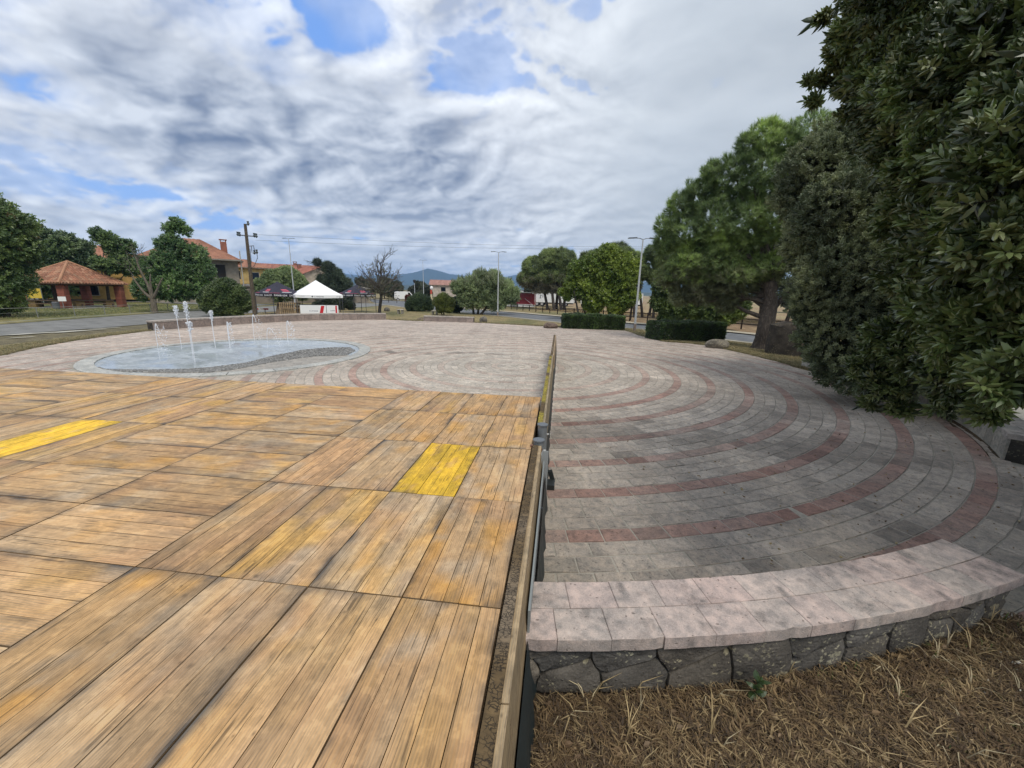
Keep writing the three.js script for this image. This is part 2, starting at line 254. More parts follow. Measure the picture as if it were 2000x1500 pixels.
function land(x, z) {
  const [r, a] = polar(x, z), d = r - edge(a), w = ss(-150, -105, a) * (1 - ss(75, 100, a));
  return -(0.62 - 0.37 * ss(-10, 35, a)) * w * ss(0, 6, d) + (1 - w) * 0.1 * ss(-0.2, 0.3, d) - 0.012;
}

// ------------------------------------------------------------------ ground, roads, hills
function groundColor(x, z) {
  const [r, a] = polar(x, z), d = r - edge(a), n = fbm(x * 0.22 + 40, z * 0.22 + 70, 4), m = fbm(x * 0.9 + 10, z * 0.9 + 30, 3);
  let c = mix3([0.40, 0.315, 0.15], [0.31, 0.255, 0.125], m);                                         // dry straw
  c = mix3(c, [0.16, 0.175, 0.06], 0.75 * ss(0.52, 0.68, n));                                         // greener patches
  const lawn = ss(-30, -35, x) * ss(-85, -55, z) * (1 - ss(-22, -14, z)); c = mix3(c, mix3([0.17, 0.19, 0.06], [0.34, 0.30, 0.12], ss(0.35, 0.65, fbm(x * 0.3, z * 0.3 + 9, 3))), lawn);
  const verge = ss(-110, -95, a) * (1 - ss(-60, -50, a)) * (1 - ss(10, 14, d)); c = mix3(c, mix3([0.17, 0.15, 0.085], [0.24, 0.2, 0.115], m), verge);
  const woods = ss(2, 12, x) * (1 - ss(-27, -20, z)) * ss(4, 10, d); c = mix3(c, mix3([0.42, 0.28, 0.17], [0.50, 0.40, 0.22], ss(0.4, 0.6, n)), woods * 0.85);
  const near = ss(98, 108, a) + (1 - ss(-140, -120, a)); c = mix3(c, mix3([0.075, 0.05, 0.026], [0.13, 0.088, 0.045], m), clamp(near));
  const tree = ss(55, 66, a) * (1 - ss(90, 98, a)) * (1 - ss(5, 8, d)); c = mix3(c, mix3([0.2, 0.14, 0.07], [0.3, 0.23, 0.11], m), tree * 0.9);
  if (r > 400) c = mix3(c, [0.10, 0.12, 0.06], ss(400, 1500, r));
  return c;
}
{
  const D = [-0.35, -0.1, 0.02, 0.1, 0.2, 0.35, 0.6, 1, 1.5, 2, 2.6, 3.2, 4, 5, 6, 7.5, 9, 11, 13, 16, 19, 23, 28, 34, 42, 52, 65, 82, 105, 140, 200, 320, 600, 1200, 2600, 4500, 6400], N = 300, g = new MB();
  for (let i = 0; i < N; i++) for (let k = 0; k < D.length - 1; k++) {
    const q = []; for (const [ii, kk] of [[i, k], [i + 1, k], [i + 1, k + 1], [i, k + 1]]) { const a = -180 + ((ii % N) / N) * 360, [x, z] = unpolar(edge(a) + D[kk], a); q.push([x, land(x, z), z]); }
    g.quad(q[0], q[1], q[2], q[3], q.map((p) => [p[0], p[2]]), q.map((p) => groundColor(p[0], p[2])));
  }
  structure(g.build('ground', M.earth, null, 1.2), 'dry straw and brown earth round the plaza, greener beyond the road');
}
function strip(name, label, A, B, up, mat, col, div = 14, sub = 4) {             // a road-like sheet between two edge lines
  const g = new MB(col), P = (L, t) => { const f = t * (L.length - 1), i = Math.min(L.length - 2, Math.floor(f)), u = f - i; return [mix(L[i][0], L[i + 1][0], u), mix(L[i][1], L[i + 1][1], u)]; };
  const n = (A.length - 1) * div, at = (i, j) => { const a = P(A, i / n), b = P(B, i / n), x = mix(a[0], b[0], j / sub), z = mix(a[1], b[1], j / sub); return [x, land(x, z) + up, z]; };
  for (let i = 0; i < n; i++) for (let j = 0; j < sub; j++) {
    const q = [at(i, j), at(i + 1, j), at(i + 1, j + 1), at(i, j + 1)];
    g.quad(q[0], q[1], q[2], q[3], q.map((p) => [p[0], p[2]]), q.map((p) => { const k = 0.86 + 0.28 * fbm(p[0] * 0.5 + 40, p[2] * 0.5 + 90, 3); return [col[0] * k, col[1] * k, col[2] * k]; }));
  }
  return structure(g.build(name, mat, null, 1), label);
}
const RN = [[-27, -78], [-17.35, -63.59], [-6.72, -52.81], [-0.18, -44.95], [4.4, -37.35], [7.9, -29.4], [9.9, -26.8], [12.4, -23.7], [13.6, -21.6], [14.9, -19.4], [15.6, -18], [17.2, -14], [19, -6], [21, 8]];
const RF = [[-40, -108], [-25.09, -92.11], [-7.82, -62.5], [-0.23, -53.71], [5.53, -44.58], [9.94, -34.97], [11.6, -32.2], [14.78, -27.9], [15.9, -25.9], [17.3, -23.4], [18.3, -21.6], [21, -16.5], [24, -7], [27, 8]];
const off = (L, d) => L.map((p, i) => { const a = L[Math.max(0, i - 1)], b = L[Math.min(L.length - 1, i + 1)], l = Math.hypot(b[0] - a[0], b[1] - a[1]); return [p[0] - ((b[1] - a[1]) / l) * d, p[1] + ((b[0] - a[0]) / l) * d]; });
strip('road', 'grey asphalt road curving behind the plaza, hedges and trees', RN, RF, 0.035, M.grain, [0.19, 0.2, 0.215]);
strip('road_edge', 'pale worn edge line between the asphalt and the dry verge', off(RN, 0.55), RN, 0.022, M.grain, [0.47, 0.44, 0.36], 14, 1);
strip('pavement', 'narrow pale pavement along the far side of the road by the wooden fence', RF, off(RF, -1.3), 0.09, M.grain, [0.55, 0.49, 0.37], 14, 1);
strip('kerb', 'low dark kerb along the far side of the road', off(RF, 0.12), RF, 0.10, M.grain, [0.2, 0.2, 0.2], 14, 1);
const LN = [[-26.5, 2], [-26.2, -10], [-25.99, -19.85], [-26.06, -22.18], [-25.58, -24.55], [-25.4, -28.5], [-26.71, -35], [-27.2, -42], [-25.5, -51], [-22.5, -60], [-22, -70]];
const LF = [[-33.5, 2], [-33, -12], [-32.72, -25.15], [-33.1, -28], [-33.5, -31.5], [-33.9, -35.41], [-34.18, -44.15], [-35.2, -51], [-34, -58], [-31.35, -65], [-29, -78]];
strip('street', 'grey asphalt street on the left between the plaza and the lawn', LN, LF, 0.03, M.grain, [0.25, 0.25, 0.24]);
strip('street_kerb', 'concrete kerb between the left street and the lawn', LF, off(LF, 0.3), 0.16, M.grain, [0.33, 0.32, 0.27], 14, 1);
strip('street_kerb', 'dark face of the kerb beside the left street', off(LF, -0.06), LF, 0.09, M.grain, [0.16, 0.155, 0.14], 14, 1);
strip('back_street', 'grey street rising past the houses behind the pavilion', [[-95, -52], [-70, -56], [-54.18, -58.4], [-36, -54.4]], [[-95, -60], [-72, -63.5], [-56, -64.5], [-36.5, -62]], 0.05, M.grain, [0.25, 0.25, 0.24]);
{ // bleached sand and gravel thrown on the verge beside the left street
  const g = new MB(), r = rng(4); for (const [x, z, sx, sz, t] of [[-25.6, -21.2, 1.7, 0.25, 0.3], [-24.9, -22.6, 1.3, 0.16, 0.2], [-25.1, -24.3, 0.9, 0.12, 0.3], [-24.4, -19.4, 0.5, 0.1, 0.4]]) { const q = []; for (let k = 0; k < 14; k++) { const a = (k / 14) * 6.283, R = 0.7 + 0.5 * r(); const lx = Math.cos(a) * sx * R, lz = Math.sin(a) * sz * R, px = x + lx * Math.sin(t) + lz * Math.cos(t), pz = z - lx * Math.cos(t) + lz * Math.sin(t); q.push([px, land(px, pz) + 0.045, pz]); } g.color([0.62, 0.6, 0.52]); for (let k = 1; k < 13; k++) g.tri(q[0], q[k + 1], q[k]); }
  structure(g.build('sand_patch', M.grain), 'bleached sand patches on the verge beside the left street');
}
{ // pale path behind the bench on the right
  const g = new MB([0.5, 0.5, 0.47]); for (let i = 0; i < 40; i++) for (let k = 0; k < 6; k++) { const q = [[i, k], [i + 1, k], [i + 1, k + 1], [i, k + 1]].map(([ii, kk]) => { const a = 98 + ii * 1.15, [x, z] = unpolar(10.35 + kk * 1.6, a); return [x, land(x, z) + 0.03, z]; }); g.quad(...q, q.map((p) => [p[0], p[2]])); }
  structure(g.build('side_path', M.grain, null, 1), 'pale concrete path behind the right hand stone bench');
}
// mountains: ridged terrain with real depth, kilometres away
function hills(name, label, dist, depth, az0, az1, prof, col, seed) {
  const g = new MB(col), n = 120, m = 12, at = (i, j) => { const a = mix(az0, az1, i / n), v = j / m, R = dist + depth * v, e = prof(a), bell = Math.sin(Math.PI * Math.min(1, v * 1.0)) , rough = 0.75 + 0.5 * fbm(a * 0.35 + seed, v * 4 + seed, 4); return [R * Math.sin(a * RAD), -2 + bell * rough * dist * 1.15 * Math.tan(e * RAD), -R * Math.cos(a * RAD)]; };
  for (let i = 0; i < n; i++) for (let j = 0; j < m; j++) { const q = [at(i, j), at(i + 1, j), at(i + 1, j + 1), at(i, j + 1)], k = 0.8 + 0.5 * fbm(i * 0.13 + seed, j * 0.9, 4); g.quad(...q, q.map((p) => [p[0] * 0.02, p[2] * 0.02]), q.map(() => col.map((c) => c * k))); }
  return structure(g.build(name, M.plain, null, 1.4), label);
}
const hump = (a, c, w, h) => h * Math.exp(-(((a - c) / w) ** 2));
hills('mountain_range', 'long blue mountain ridge far beyond the road', 3600, 1600, -60, 60, (a) => 0.9 + 1.0 * ss(-25, -19, a) * (1 - ss(-3, 2, a)) + hump(a, -11.2, 4.2, 0.85) + hump(a, 6, 6, 1.5) + hump(a, 22, 12, 0.9) + hump(a, -40, 9, 0.7), [0.045, 0.065, 0.05], 3.1);
hills('mountain_range', 'pale most distant mountain line behind the blue ridge', 5000, 1300, -60, 60, (a) => 1.0 + hump(a, -5, 3, 0.95) + hump(a, 1, 4, 1.0) + hump(a, -24, 4, 0.75) + hump(a, 14, 9, 0.7), [0.06, 0.075, 0.065], 8.3);
hills('hill', 'low dark wooded hill in front of the mountains', 1700, 600, -40, 50, (a) => 0.35 + hump(a, -10, 5, 0.65) + hump(a, 8, 8, 0.4) + hump(a, -26, 6, 0.3), [0.04, 0.055, 0.032], 5.7);

// ------------------------------------------------------------------ plaza of concentric stone courses
const FX = -8.9077, FZ = -13.0241, FR = 3.92;              // fountain circle let into it
const plaza = structure(thing('plaza', 'round plaza paved in grey stone with thin red rings', undefined), 'round plaza paved in rings of grey stone with thin red courses'); delete plaza.userData.category;
{
  const g = new MB([0.42, 0.39, 0.33]); const N = 180, RR = [0, 2, 4, 6, 8, 9.2];
  for (let i = 0; i < N; i++) { const a0 = -180 + (i / N) * 360, a1 = a0 + 360 / N; for (let k = 0; k < 6; k++) { const P = (a, kk) => { const r = kk < 6 ? RR[kk] : edge(a <= 180 ? a : a - 360) + 0.02, [x, z] = unpolar(r, a); return [x, -0.007, z]; }; g.quad(P(a0, k), P(a1, k), P(a1, k + 1), P(a0, k + 1)); } }
  g.build('mortar_bed', M.grain, plaza);
  const ROW = 0.19765, r = rng(31), near = [], rest = new MB(), S0 = Math.sin(6.5465 * RAD), C0 = Math.cos(6.5465 * RAD);
  for (let m = -42; m <= 62; m++) {
    const rc = 8.54 + ROW * m, red = ((m % 4) + 4) % 4 === 0; if (rc < 0.12) continue;
    const n = Math.max(5, Math.round((2 * Math.PI * rc) / 0.325)), sh = r() * 6.28;
    let edges = []; for (let k = 0; k < n; k++) edges.push(sh + ((k + (red ? 0.06 : 0.22) * (r() - 0.5)) / n) * 2 * Math.PI);
    for (let k = 0; k < n; k++) {
      let t0 = edges[k], t1 = k + 1 < n ? edges[k + 1] : edges[0] + 2 * Math.PI; const gap = 0.0045 + 0.002 * r(), ri = rc - ROW / 2 + gap, ro = rc + ROW / 2 - gap; t0 += gap / rc; t1 -= gap / rc;
      const tm = (t0 + t1) / 2; let a = (tm / RAD) % 360; if (a > 180) a -= 360; if (a < -180) a += 360; const rnd = [r(), r(), r(), r(), r(), r(), r(), r()];
      const [x, z] = unpolar(rc, a); if (rc > edge(a) - 0.02) continue;
      if (Math.hypot(x - FX, z - FZ) < FR + 0.02) continue;
      if (z > 0.6) continue;
      const dx = x + 2.013, dz = z + 1.838, si = dx * C0 + dz * S0, sj = dx * S0 - dz * C0; if (si < 1.6 && sj < 3.3 && si > -12) continue;      // under the dance floor
      // outline, slightly uneven, tilted by a few millimetres
      const jit = (v) => (v - 0.5) * 0.007, pts = [[ri + jit(rnd[0]), t0 + jit(rnd[1]) / rc], [ri + jit(rnd[2]), t1 + jit(rnd[3]) / rc], [ro + jit(rnd[4]), t1 + jit(rnd[5]) / rc], [ro + jit(rnd[6]), t0 + jit(rnd[7]) / rc]].map(([R, T]) => [CX + R * Math.sin(T), CZ - R * Math.cos(T)]);
      const big = fbm(x * 0.35 + 20, z * 0.35 + 50, 3), mid = fbm(x * 1.3 + 7, z * 1.3 + 3, 3), lum = 0.95 + 0.2 * (rnd[2] - 0.5) + 0.3 * (big - 0.5) + 0.3 * (mid - 0.5);
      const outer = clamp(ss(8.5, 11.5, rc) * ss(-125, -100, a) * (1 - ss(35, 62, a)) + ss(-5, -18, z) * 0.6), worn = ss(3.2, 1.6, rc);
      let c = red ? mix3([0.44, 0.262, 0.212], [0.53, 0.39, 0.325], clamp(0.1 + 0.9 * (mid - 0.4) + 0.55 * outer + 0.5 * rnd[4] * rnd[4])) : mix3(mix3([0.51, 0.445, 0.375], [0.58, 0.505, 0.425], rnd[5]), [0.60, 0.51, 0.44], clamp(0.12 * rnd[3] + 0.85 * outer));
      c = mix3(c, [0.55, 0.5, 0.43], 0.6 * ss(4.6, 2.2, rc));
      const moss = ss(0.5, 0.72, fbm(x * 0.8 + 70, z * 0.8 + 20, 3)) * ss(-4.5, -2, z) * 0.5; c = mix3(c, [0.17, 0.175, 0.12], red ? moss * 0.35 : moss);
      const damp = fbm(x * 0.55 + 90, z * 1.1 + 33, 4), dk = ss(0.58, 0.7, damp) * 0.35 * (1 - 0.6 * ss(-5, -9, z));
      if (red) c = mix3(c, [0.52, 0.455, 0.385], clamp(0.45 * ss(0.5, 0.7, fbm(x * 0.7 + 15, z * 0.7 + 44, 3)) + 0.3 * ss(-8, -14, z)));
      const trail = ss(0.34, 0.05, Math.abs(z + 13.75 - 0.35 * Math.sin(x * 1.3) - 0.09 * x)) * ss(-5.4, -4.6, x) * (1 - ss(-1.5, 0.8, x)) * ss(0.38, 0.6, fbm(x * 1.6 + 5, z * 3 + 60, 3));
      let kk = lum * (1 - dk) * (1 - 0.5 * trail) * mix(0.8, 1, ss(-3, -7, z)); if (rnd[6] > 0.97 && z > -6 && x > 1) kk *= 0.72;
      c = c.map((v) => v * kk);
      const y1 = -0.0005 + 0.0035 * (rnd[0] - 0.5) + (rnd[1] > 0.94 ? 0.005 : 0) - (rnd[7] > 0.95 ? 0.004 : 0);
      const px = 770 * ROW / Math.max(1, -z) , isNear = px > 10;
      // chamfered block, top tilted
      const P4 = pts, cx = (P4[0][0] + P4[2][0]) / 2, cz = (P4[0][1] + P4[2][1]) / 2, bev = 0.007, inn = P4.map((q) => { const d = Math.hypot(q[0] - cx, q[1] - cz); return [cx + (q[0] - cx) * (1 - bev * 1.3 / d), cz + (q[1] - cz) * (1 - bev * 1.3 / d)]; });
      const T = (q, y) => [q[0], y + (q[0] - cx) * 0.022 * (rnd[3] - 0.5) + (q[1] - cz) * 0.022 * (rnd[5] - 0.5), q[1]];
      const e = { mb: rest, d: -z, x, z }; const mb = isNear && z > -9 && x > -0.6 ? (e.mb = new MB()) : rest; mb.color(c);
      for (let i = 0; i < 4; i++) { const A = P4[i], B = P4[(i + 1) % 4], Ci = inn[i], Di = inn[(i + 1) % 4]; mb.quad([A[0], -0.03, A[1]], [B[0], -0.03, B[1]], T(B, y1 - bev), T(A, y1 - bev)); mb.quad(T(A, y1 - bev), T(B, y1 - bev), T(Di, y1), T(Ci, y1)); }
      mb.quad(T(inn[0], y1), T(inn[1], y1), T(inn[2], y1), T(inn[3], y1));
      if (mb !== rest) near.push(e);
    }
  }
  near.sort((a, b) => Math.hypot(a.x, a.z) - Math.hypot(b.x, b.z));
  near.forEach((e, i) => { if (i < 300) e.mb.build('paving_stone', M.stone, plaza); else { rest.p.push(...e.mb.p); rest.c.push(...e.mb.c); rest.u.push(...e.mb.u); } });
  const far = rest.build('paving_stones', M.stone, plaza); far.userData.kind = 'stuff';
}

// ------------------------------------------------------------------ fountain let into the paving
const fountain = thing('fountain', 'round ground fountain with wet blue grey floor, pebble band and water jets', 'fountain', [FX, 0, FZ]);
{
  const r = rng(12), w = new MB([0.3, 0.35, 0.38]);
  const ring = (mb, r0, r1, y, n, col) => { for (let i = 0; i < n; i++) { const a = (i / n) * 6.2832, b = ((i + 1) / n) * 6.2832; const q = [[r0, a], [r0, b], [r1, b], [r1, a]].map(([R, t]) => [Math.cos(t) * R, y, Math.sin(t) * R]); mb.quad(q[0], q[1], q[2], q[3], q.map((p) => [p[0], p[2]]), col && q.map((p) => col(p[0], p[2]))); } };
  const wetCol = (x, z) => { const n = fbm(x * 0.7 + 9, z * 0.7 + 3, 4); const k = 0.75 + 0.6 * (n - 0.3); return [0.50 * k, 0.55 * k, 0.58 * k]; };
  for (let k = 0; k < 9; k++) ring(w, k * 0.4, (k + 1) * 0.4, -0.003, 72, wetCol);
  w.build('wet_floor', M.wet, fountain);
  const n = 46; for (let i = 0; i < n; i++) { const a0 = (i / n) * 6.2832 + 0.0022, a1 = ((i + 1) / n) * 6.2832 - 0.0022, k = 0.9 + 0.2 * r(), mb = new MB([0.50 * k, 0.50 * k, 0.47 * k]); mb.prism([[3.915, a0], [3.915, (a0 + a1) / 2], [3.915, a1], [3.53, a1], [3.53, (a0 + a1) / 2], [3.53, a0]].reverse().map(([R, t]) => [Math.cos(t) * R, Math.sin(t) * R]), -0.04, 0.022, 0.008); mb.build('border_stone', M.stone, fountain); }
  // pebble band curving through the circle, and the dry paved crescent beside it
  const up = [[-11.0, -9.9], [-10.09, -9.9], [-9.49, -9.95], [-8.66, -10.15], [-8.17, -10.5], [-7.73, -11.24], [-7.7, -12.57], [-7.45, -13.9], [-6.87, -14.6], [-6.15, -14.75], [-5.65, -14.0]], lo = [[-11.0, -9.7], [-10.0, -9.66], [-8.56, -9.72], [-7.75, -9.85], [-7.45, -10.2], [-7.3, -10.7], [-7.1, -11.38], [-6.69, -12.28], [-6.3, -12.75], [-5.82, -12.85], [-5.55, -13.0]];
  const P = (L, t) => { const f = t * (L.length - 1), i = Math.min(L.length - 2, Math.floor(f)), u = f - i; return [mix(L[i][0], L[i + 1][0], u) - FX, mix(L[i][1], L[i + 1][1], u) - FZ]; };
  const inC = (p) => { const d = Math.hypot(p[0], p[1]); return d > 3.5 ? [p[0] * 3.5 / d, p[1] * 3.5 / d] : p; };
  const bed = new MB([0.15, 0.145, 0.135]), dry = new MB([0.40, 0.37, 0.33]);
  for (let i = 0; i < 60; i++) {
    const a = inC(P(up, i / 60)), b = inC(P(up, (i + 1) / 60)), c = inC(P(lo, (i + 1) / 60)), d = inC(P(lo, i / 60)), y = 0.002;
    bed.quad([a[0], y, a[1]], [b[0], y, b[1]], [c[0], y, c[1]], [d[0], y, d[1]]);
    const o = (p) => { const l = Math.hypot(p[0] + 0.0, p[1]) || 1; return [p[0] / l * 3.51, p[1] / l * 3.51]; }, e = o(c), f = o(d);
    if (i > 8) dry.quad([d[0], -0.0005, d[1]], [c[0], -0.0005, c[1]], [e[0], -0.0005, e[1]], [f[0], -0.0005, f[1]]);
  }
  bed.build('pebble_bed', M.grain, fountain); dry.build('dry_paving', M.stone, fountain);
  const pg = new THREE.IcosahedronGeometry(1, 1), N = 9000, inst = new THREE.InstancedMesh(pg, std({ vertexColors: false, roughness: 0.6 }), N), mt = new THREE.Matrix4(), q = new THREE.Quaternion(), col = new THREE.Color();
  for (let i = 0; i < N; i++) { const t = r(), s = r(), a = inC(P(up, t)), b = inC(P(lo, t)), x = mix(a[0], b[0], s), z = mix(a[1], b[1], s), R = 0.012 + 0.013 * r(); q.setFromAxisAngle(V(0, 1, 0), r() * 6); mt.compose(V(x, 0.004, z), q, V(R * 1.3, R * 0.8, R)); inst.setMatrixAt(i, mt); const k = 0.1 + 0.3 * r() * r(); inst.setColorAt(i, col.setRGB(k, k * 0.98, k * 0.93)); }
  inst.name = 'pebbles'; inst.userData.kind = 'stuff'; inst.castShadow = inst.receiveShadow = true; fountain.add(inst);
  // water jets: rise, slow down, fall back to one side as separate drops
  const drop = new THREE.IcosahedronGeometry(1, 1);
  for (const [x, z, h, side, thick, splash] of [[-10.2, -11.21, 1.07, 0.22, 0.016, 0], [-11.38, -13.41, 1.42, 0.05, 0.018, 1], [-9.66, -11.74, 1.64, 0.06, 0.02, 1], [-9.11, -11.11, 1.12, 0.05, 0.024, 1], [-10.69, -14.04, 1.25, 0.06, 0.03, 1], [-9.97, -13.77, 0.93, 0.1, 0.036, 0], [-9.91, -15.04, 1.11, 0.24, 0.02, 0], [-8.99, -14.34, 0.7, 0.42, 0.02, 0], [-8.67, -15.12, 0.9, 0.2, 0.026, 0]]) {
    const pts = [], rad = [], X = x - FX, Z = z - FZ, D = side;
    for (let i = 0; i <= 16; i++) { const t = i / 16, s = 1 - (1 - t) * (1 - t); pts.push(V(X + D * 0.3 * t * t, h * s, Z)); rad.push(0.55 * thick * (0.75 + 0.5 * t + 0.25 * (r() - 0.5))); }
    if (D > 0.15) for (let i = 1; i <= 9; i++) { const t = i / 9 * (D > 0.4 ? 1 : 0.5); pts.push(V(X + D * 0.3 + D * (0.5 * t + 0.3 * t), h * (1 - t * t * 0.98) - 0.0, Z + 0.02)); rad.push(0.55 * thick * (0.9 - 0.5 * t)); }
    const mb = new MB(); mb.tube(pts, rad, 7); const jet = mb.build('water_jet', M.water, fountain, 1.2);
    const dn = splash ? 260 : 90, parts = []; const m4 = new THREE.Matrix4();
    for (let i = 0; i < dn; i++) { const g = drop.clone(), s = 0.005 + 0.012 * r() * r(), up2 = splash ? h * (1.0 - 0.3 * r() * r()) + 0.05 * r() : h * (1 - r() * 0.9), sp = splash ? 0.09 : D * 0.5 + 0.03; g.applyMatrix4(m4.compose(V(X + D * 0.3 + (r() - (splash ? 0.5 : 0.1)) * sp * 2 * (splash ? r() : 1), up2, Z + (r() - 0.5) * sp), new THREE.Quaternion(), V(s, s * (1 + r()), s))); parts.push(g); }
    put('water_drops', mergeGeometries(parts), M.water, jet).userData.kind = 'stuff';
  }
}

// ------------------------------------------------------------------ raised wooden dance floor
const TH = 6.5465 * RAD, SY = 0.703;
const floorAt = (i, j) => [-2.013 + i * Math.cos(TH) + j * Math.sin(TH), -1.838 + i * Math.sin(TH) - j * Math.cos(TH)];   // metres across, metres away
const danceFloor = thing('dance_floor', 'large raised dance floor of weathered wooden panels, some painted yellow', 'dance floor', [-2.013, 0, -1.838], -TH);
// in the floor's own axes: x = across, -z = away
{
  const r = rng(91);
  const YEL = { '1,1': 1, '-3,1': 0.92 };            // panel column,row -> how much yellow paint is left
  function panel(x0, x1, j0, j1, along, key, fine) {
    const seed = r() * 50, tone = r(), yel = YEL[key] ?? (r() < 0.14 ? 0.18 + 0.14 * r() : r() < 0.35 ? 0.08 : 0.0), grey = yel > 0.3 ? 0.1 : r();
    const root = new MB([0.03, 0.025, 0.02]); root.box((x0 + x1) / 2, SY - 0.05, -(j0 + j1) / 2, x1 - x0 - 0.02, 0.04, j1 - j0 - 0.02);
    const pm = fine ? root.build('floor_panel', M.grain, danceFloor) : null, all = new MB();
    const n = r() < 0.6 ? 4 : 5, A0 = along ? x0 : j0, A1 = along ? x1 : j1; let cuts = [A0]; for (let k = 1; k < n; k++) cuts.push(A0 + (A1 - A0) * (k + 0.25 * (r() - 0.5)) / n); cuts.push(A1);
    const lift = 0.003 * (r() - 0.5), pk = 0.22 * (r() - 0.5);
    for (let k = 0; k < n; k++) {
      const g0 = k ? 0.0012 + 0.0018 * r() : 0.004, g1 = k < n - 1 ? 0.0012 : 0.004, a0 = cuts[k] + g0, a1 = cuts[k + 1] - g1, L0 = (along ? j0 : x0) + 0.0035, L1 = (along ? j1 : x1) - 0.0035;
      const mb = fine ? new MB() : all, du = r() * 2, dv = r(), kt = (r() - 0.5) * 0.26, y = SY + lift + 0.0022 * (r() - 0.5), NL = fine ? 18 : 6, NW = fine ? 3 : 2, flip = r() < 0.5 ? -1 : 1;
      const col = (x, j) => {
        const g = fbm(x * 1.1 + seed + 9, j * 1.1 + 40, 3), p = fbm(x * (along ? 6 : 3.4) + 3, j * (along ? 3.4 : 6) + seed + 9, 4), q = fbm(x * (along ? 7 : 4.5) + seed, j * (along ? 4.5 : 7) + 77, 4);
        let c = mix3([0.61, 0.39, 0.2], [0.52, 0.365, 0.21], clamp(grey * 0.9 + (g - 0.5) * 1.6)); c = mix3(c, [0.49, 0.285, 0.15], 0.5 * ss(0.5, 0.68, fbm(x * 2.2 + seed + 60, j * 2.2 + 13, 3)));
        c = mix3(c, [0.66, 0.36, 0.10], clamp((tone - 0.62) * 0.9 + ss(0.56, 0.74, p) * 0.6 + (key === '1b,0' ? 0.75 * ss(0.4, 0.56, p) : 0)));
        c = mix3(c, [0.58, 0.48, 0.36], 0.45 * ss(0.62, 0.72, fbm(x * 4 + seed * 3, j * 4 + 21, 4)));
        c = mix3(c, [0.5, 0.41, 0.30], ss(0.5, 0.72, q) * 0.5 * grey);
        const yy = yel > 0.85 ? clamp(yel + 0.05 - 0.12 * ss(0.54, 0.7, q) - 0.6 * ss(0.64, 0.74, fbm(x * 9 + 3, j * 9 + seed, 3))) : yel * 1.6 * ss(0.46, 0.66, p); c = mix3(c, yel > 0.85 ? [0.92, 0.58, 0.035] : [0.80, 0.48, 0.09], clamp(yy));
        const e = Math.min(x - x0, x1 - x, j - j0, j1 - j), eL = along ? Math.min(x - x0, x1 - x) : Math.min(j - j0, j1 - j);
        const mil = ss(0.03, 0.0, e) * ss(0.52, 0.6, fbm(x * 6 + seed * 2, j * 6 + 5, 3)) * 0.6 + ss(0.075, 0.015, eL) * ss(0.59, 0.66, fbm(x * (along ? 7 : 2.2) + 30, j * (along ? 2.2 : 7) + seed, 3)) * 0.6 * (yel > 0.85 ? 0.4 : 1);
        c = mix3(c, [0.10, 0.095, 0.09], clamp(mil));
        const k2 = 0.98 * (1 + kt + pk + 0.3 * (g - 0.5)); return c.map((v) => v * k2);
      };
      const pos = (s, t) => (along ? [mix(a0, a1, s), mix(L0, L1, t)] : [mix(L0, L1, t), mix(a0, a1, s)]);
      const uvOf = (s, t) => [du + flip * (L1 - L0) * t, dv + (a1 - a0) * s];
      for (let a = 0; a < NL; a++) for (let b = 0; b < NW; b++) {
        const c4 = [[b / NW, a / NL], [(b + 1) / NW, a / NL], [(b + 1) / NW, (a + 1) / NL], [b / NW, (a + 1) / NL]], p4 = c4.map(([s, t]) => pos(s, t));
        mb.quad(...p4.map((p) => [p[0], y, -p[1]]), c4.map(([s, t]) => uvOf(s, t)), p4.map((p) => col(p[0], p[1])));
      }
      const side = col(...pos(0.5, 0.5)).map((v) => v * 0.55), cn = [pos(0, 0), pos(1, 0), pos(1, 1), pos(0, 1)];
      for (let e = 0; e < 4; e++) { const p = cn[e], q = cn[(e + 1) % 4]; mb.quad([p[0], y - 0.027, -p[1]], [q[0], y - 0.027, -q[1]], [q[0], y, -q[1]], [p[0], y, -p[1]], [[0, 0], [0.5, 0], [0.5, 0.03], [0, 0.03]], [side, side, side, side]); }
      if (fine) mb.build('plank', M.wood, pm);
    }
    if (!fine) { all.color([0.03, 0.025, 0.02]); all.box((x0 + x1) / 2, SY - 0.05, -(j0 + j1) / 2, x1 - x0 - 0.02, 0.04, j1 - j0 - 0.02); all.build('floor_panel', M.wood, danceFloor); }
  }
  for (let j = -3; j < 4; j++) for (let i = -10; i < 2; i++) {
    const stripe = ((Math.floor(i / 2) % 2) + 2) % 2;      // two metres of panels laid away from us, then two metres laid across
    for (let h = 0; h < 2; h++) {
      const fine = i >= -3 && j <= 2 && j >= -2;
      if (stripe === 0) panel(i + h * 0.5, i + h * 0.5 + 0.5, j, j + 1, true, (h === (i === 1 ? 0 : 1) || i === 1 ? '' : '') + (i === 1 && h === 0 ? '1,' + j : i === 1 ? '1b,' + j : i === -3 && h === 0 ? '-3,' + j : 'x'), fine);
      else panel(i, i + 1, j + h * 0.5, j + h * 0.5 + 0.5, false, 'x', fine);
    }
  }
  // bearers and legs under the deck, seen at its far edge
  const b = new MB([0.2, 0.14, 0.085]); for (let i = -10; i <= 2; i++) b.box(i - (i === 2 ? 0.04 : 0), SY - 0.13, -0.5, 0.07, 0.12, 6.96); b.box(-4, SY - 0.1, -3.975, 11.96, 0.13, 0.045); b.build('bearer', M.wood, danceFloor);
  for (let i = -10; i <= 2; i += 2) { const l = new MB([0.17, 0.12, 0.08]); l.box(i - (i === 2 ? 0.06 : 0), 0.25, -3.85, 0.09, 0.5, 0.09); l.build('leg', M.wood, danceFloor); }
}

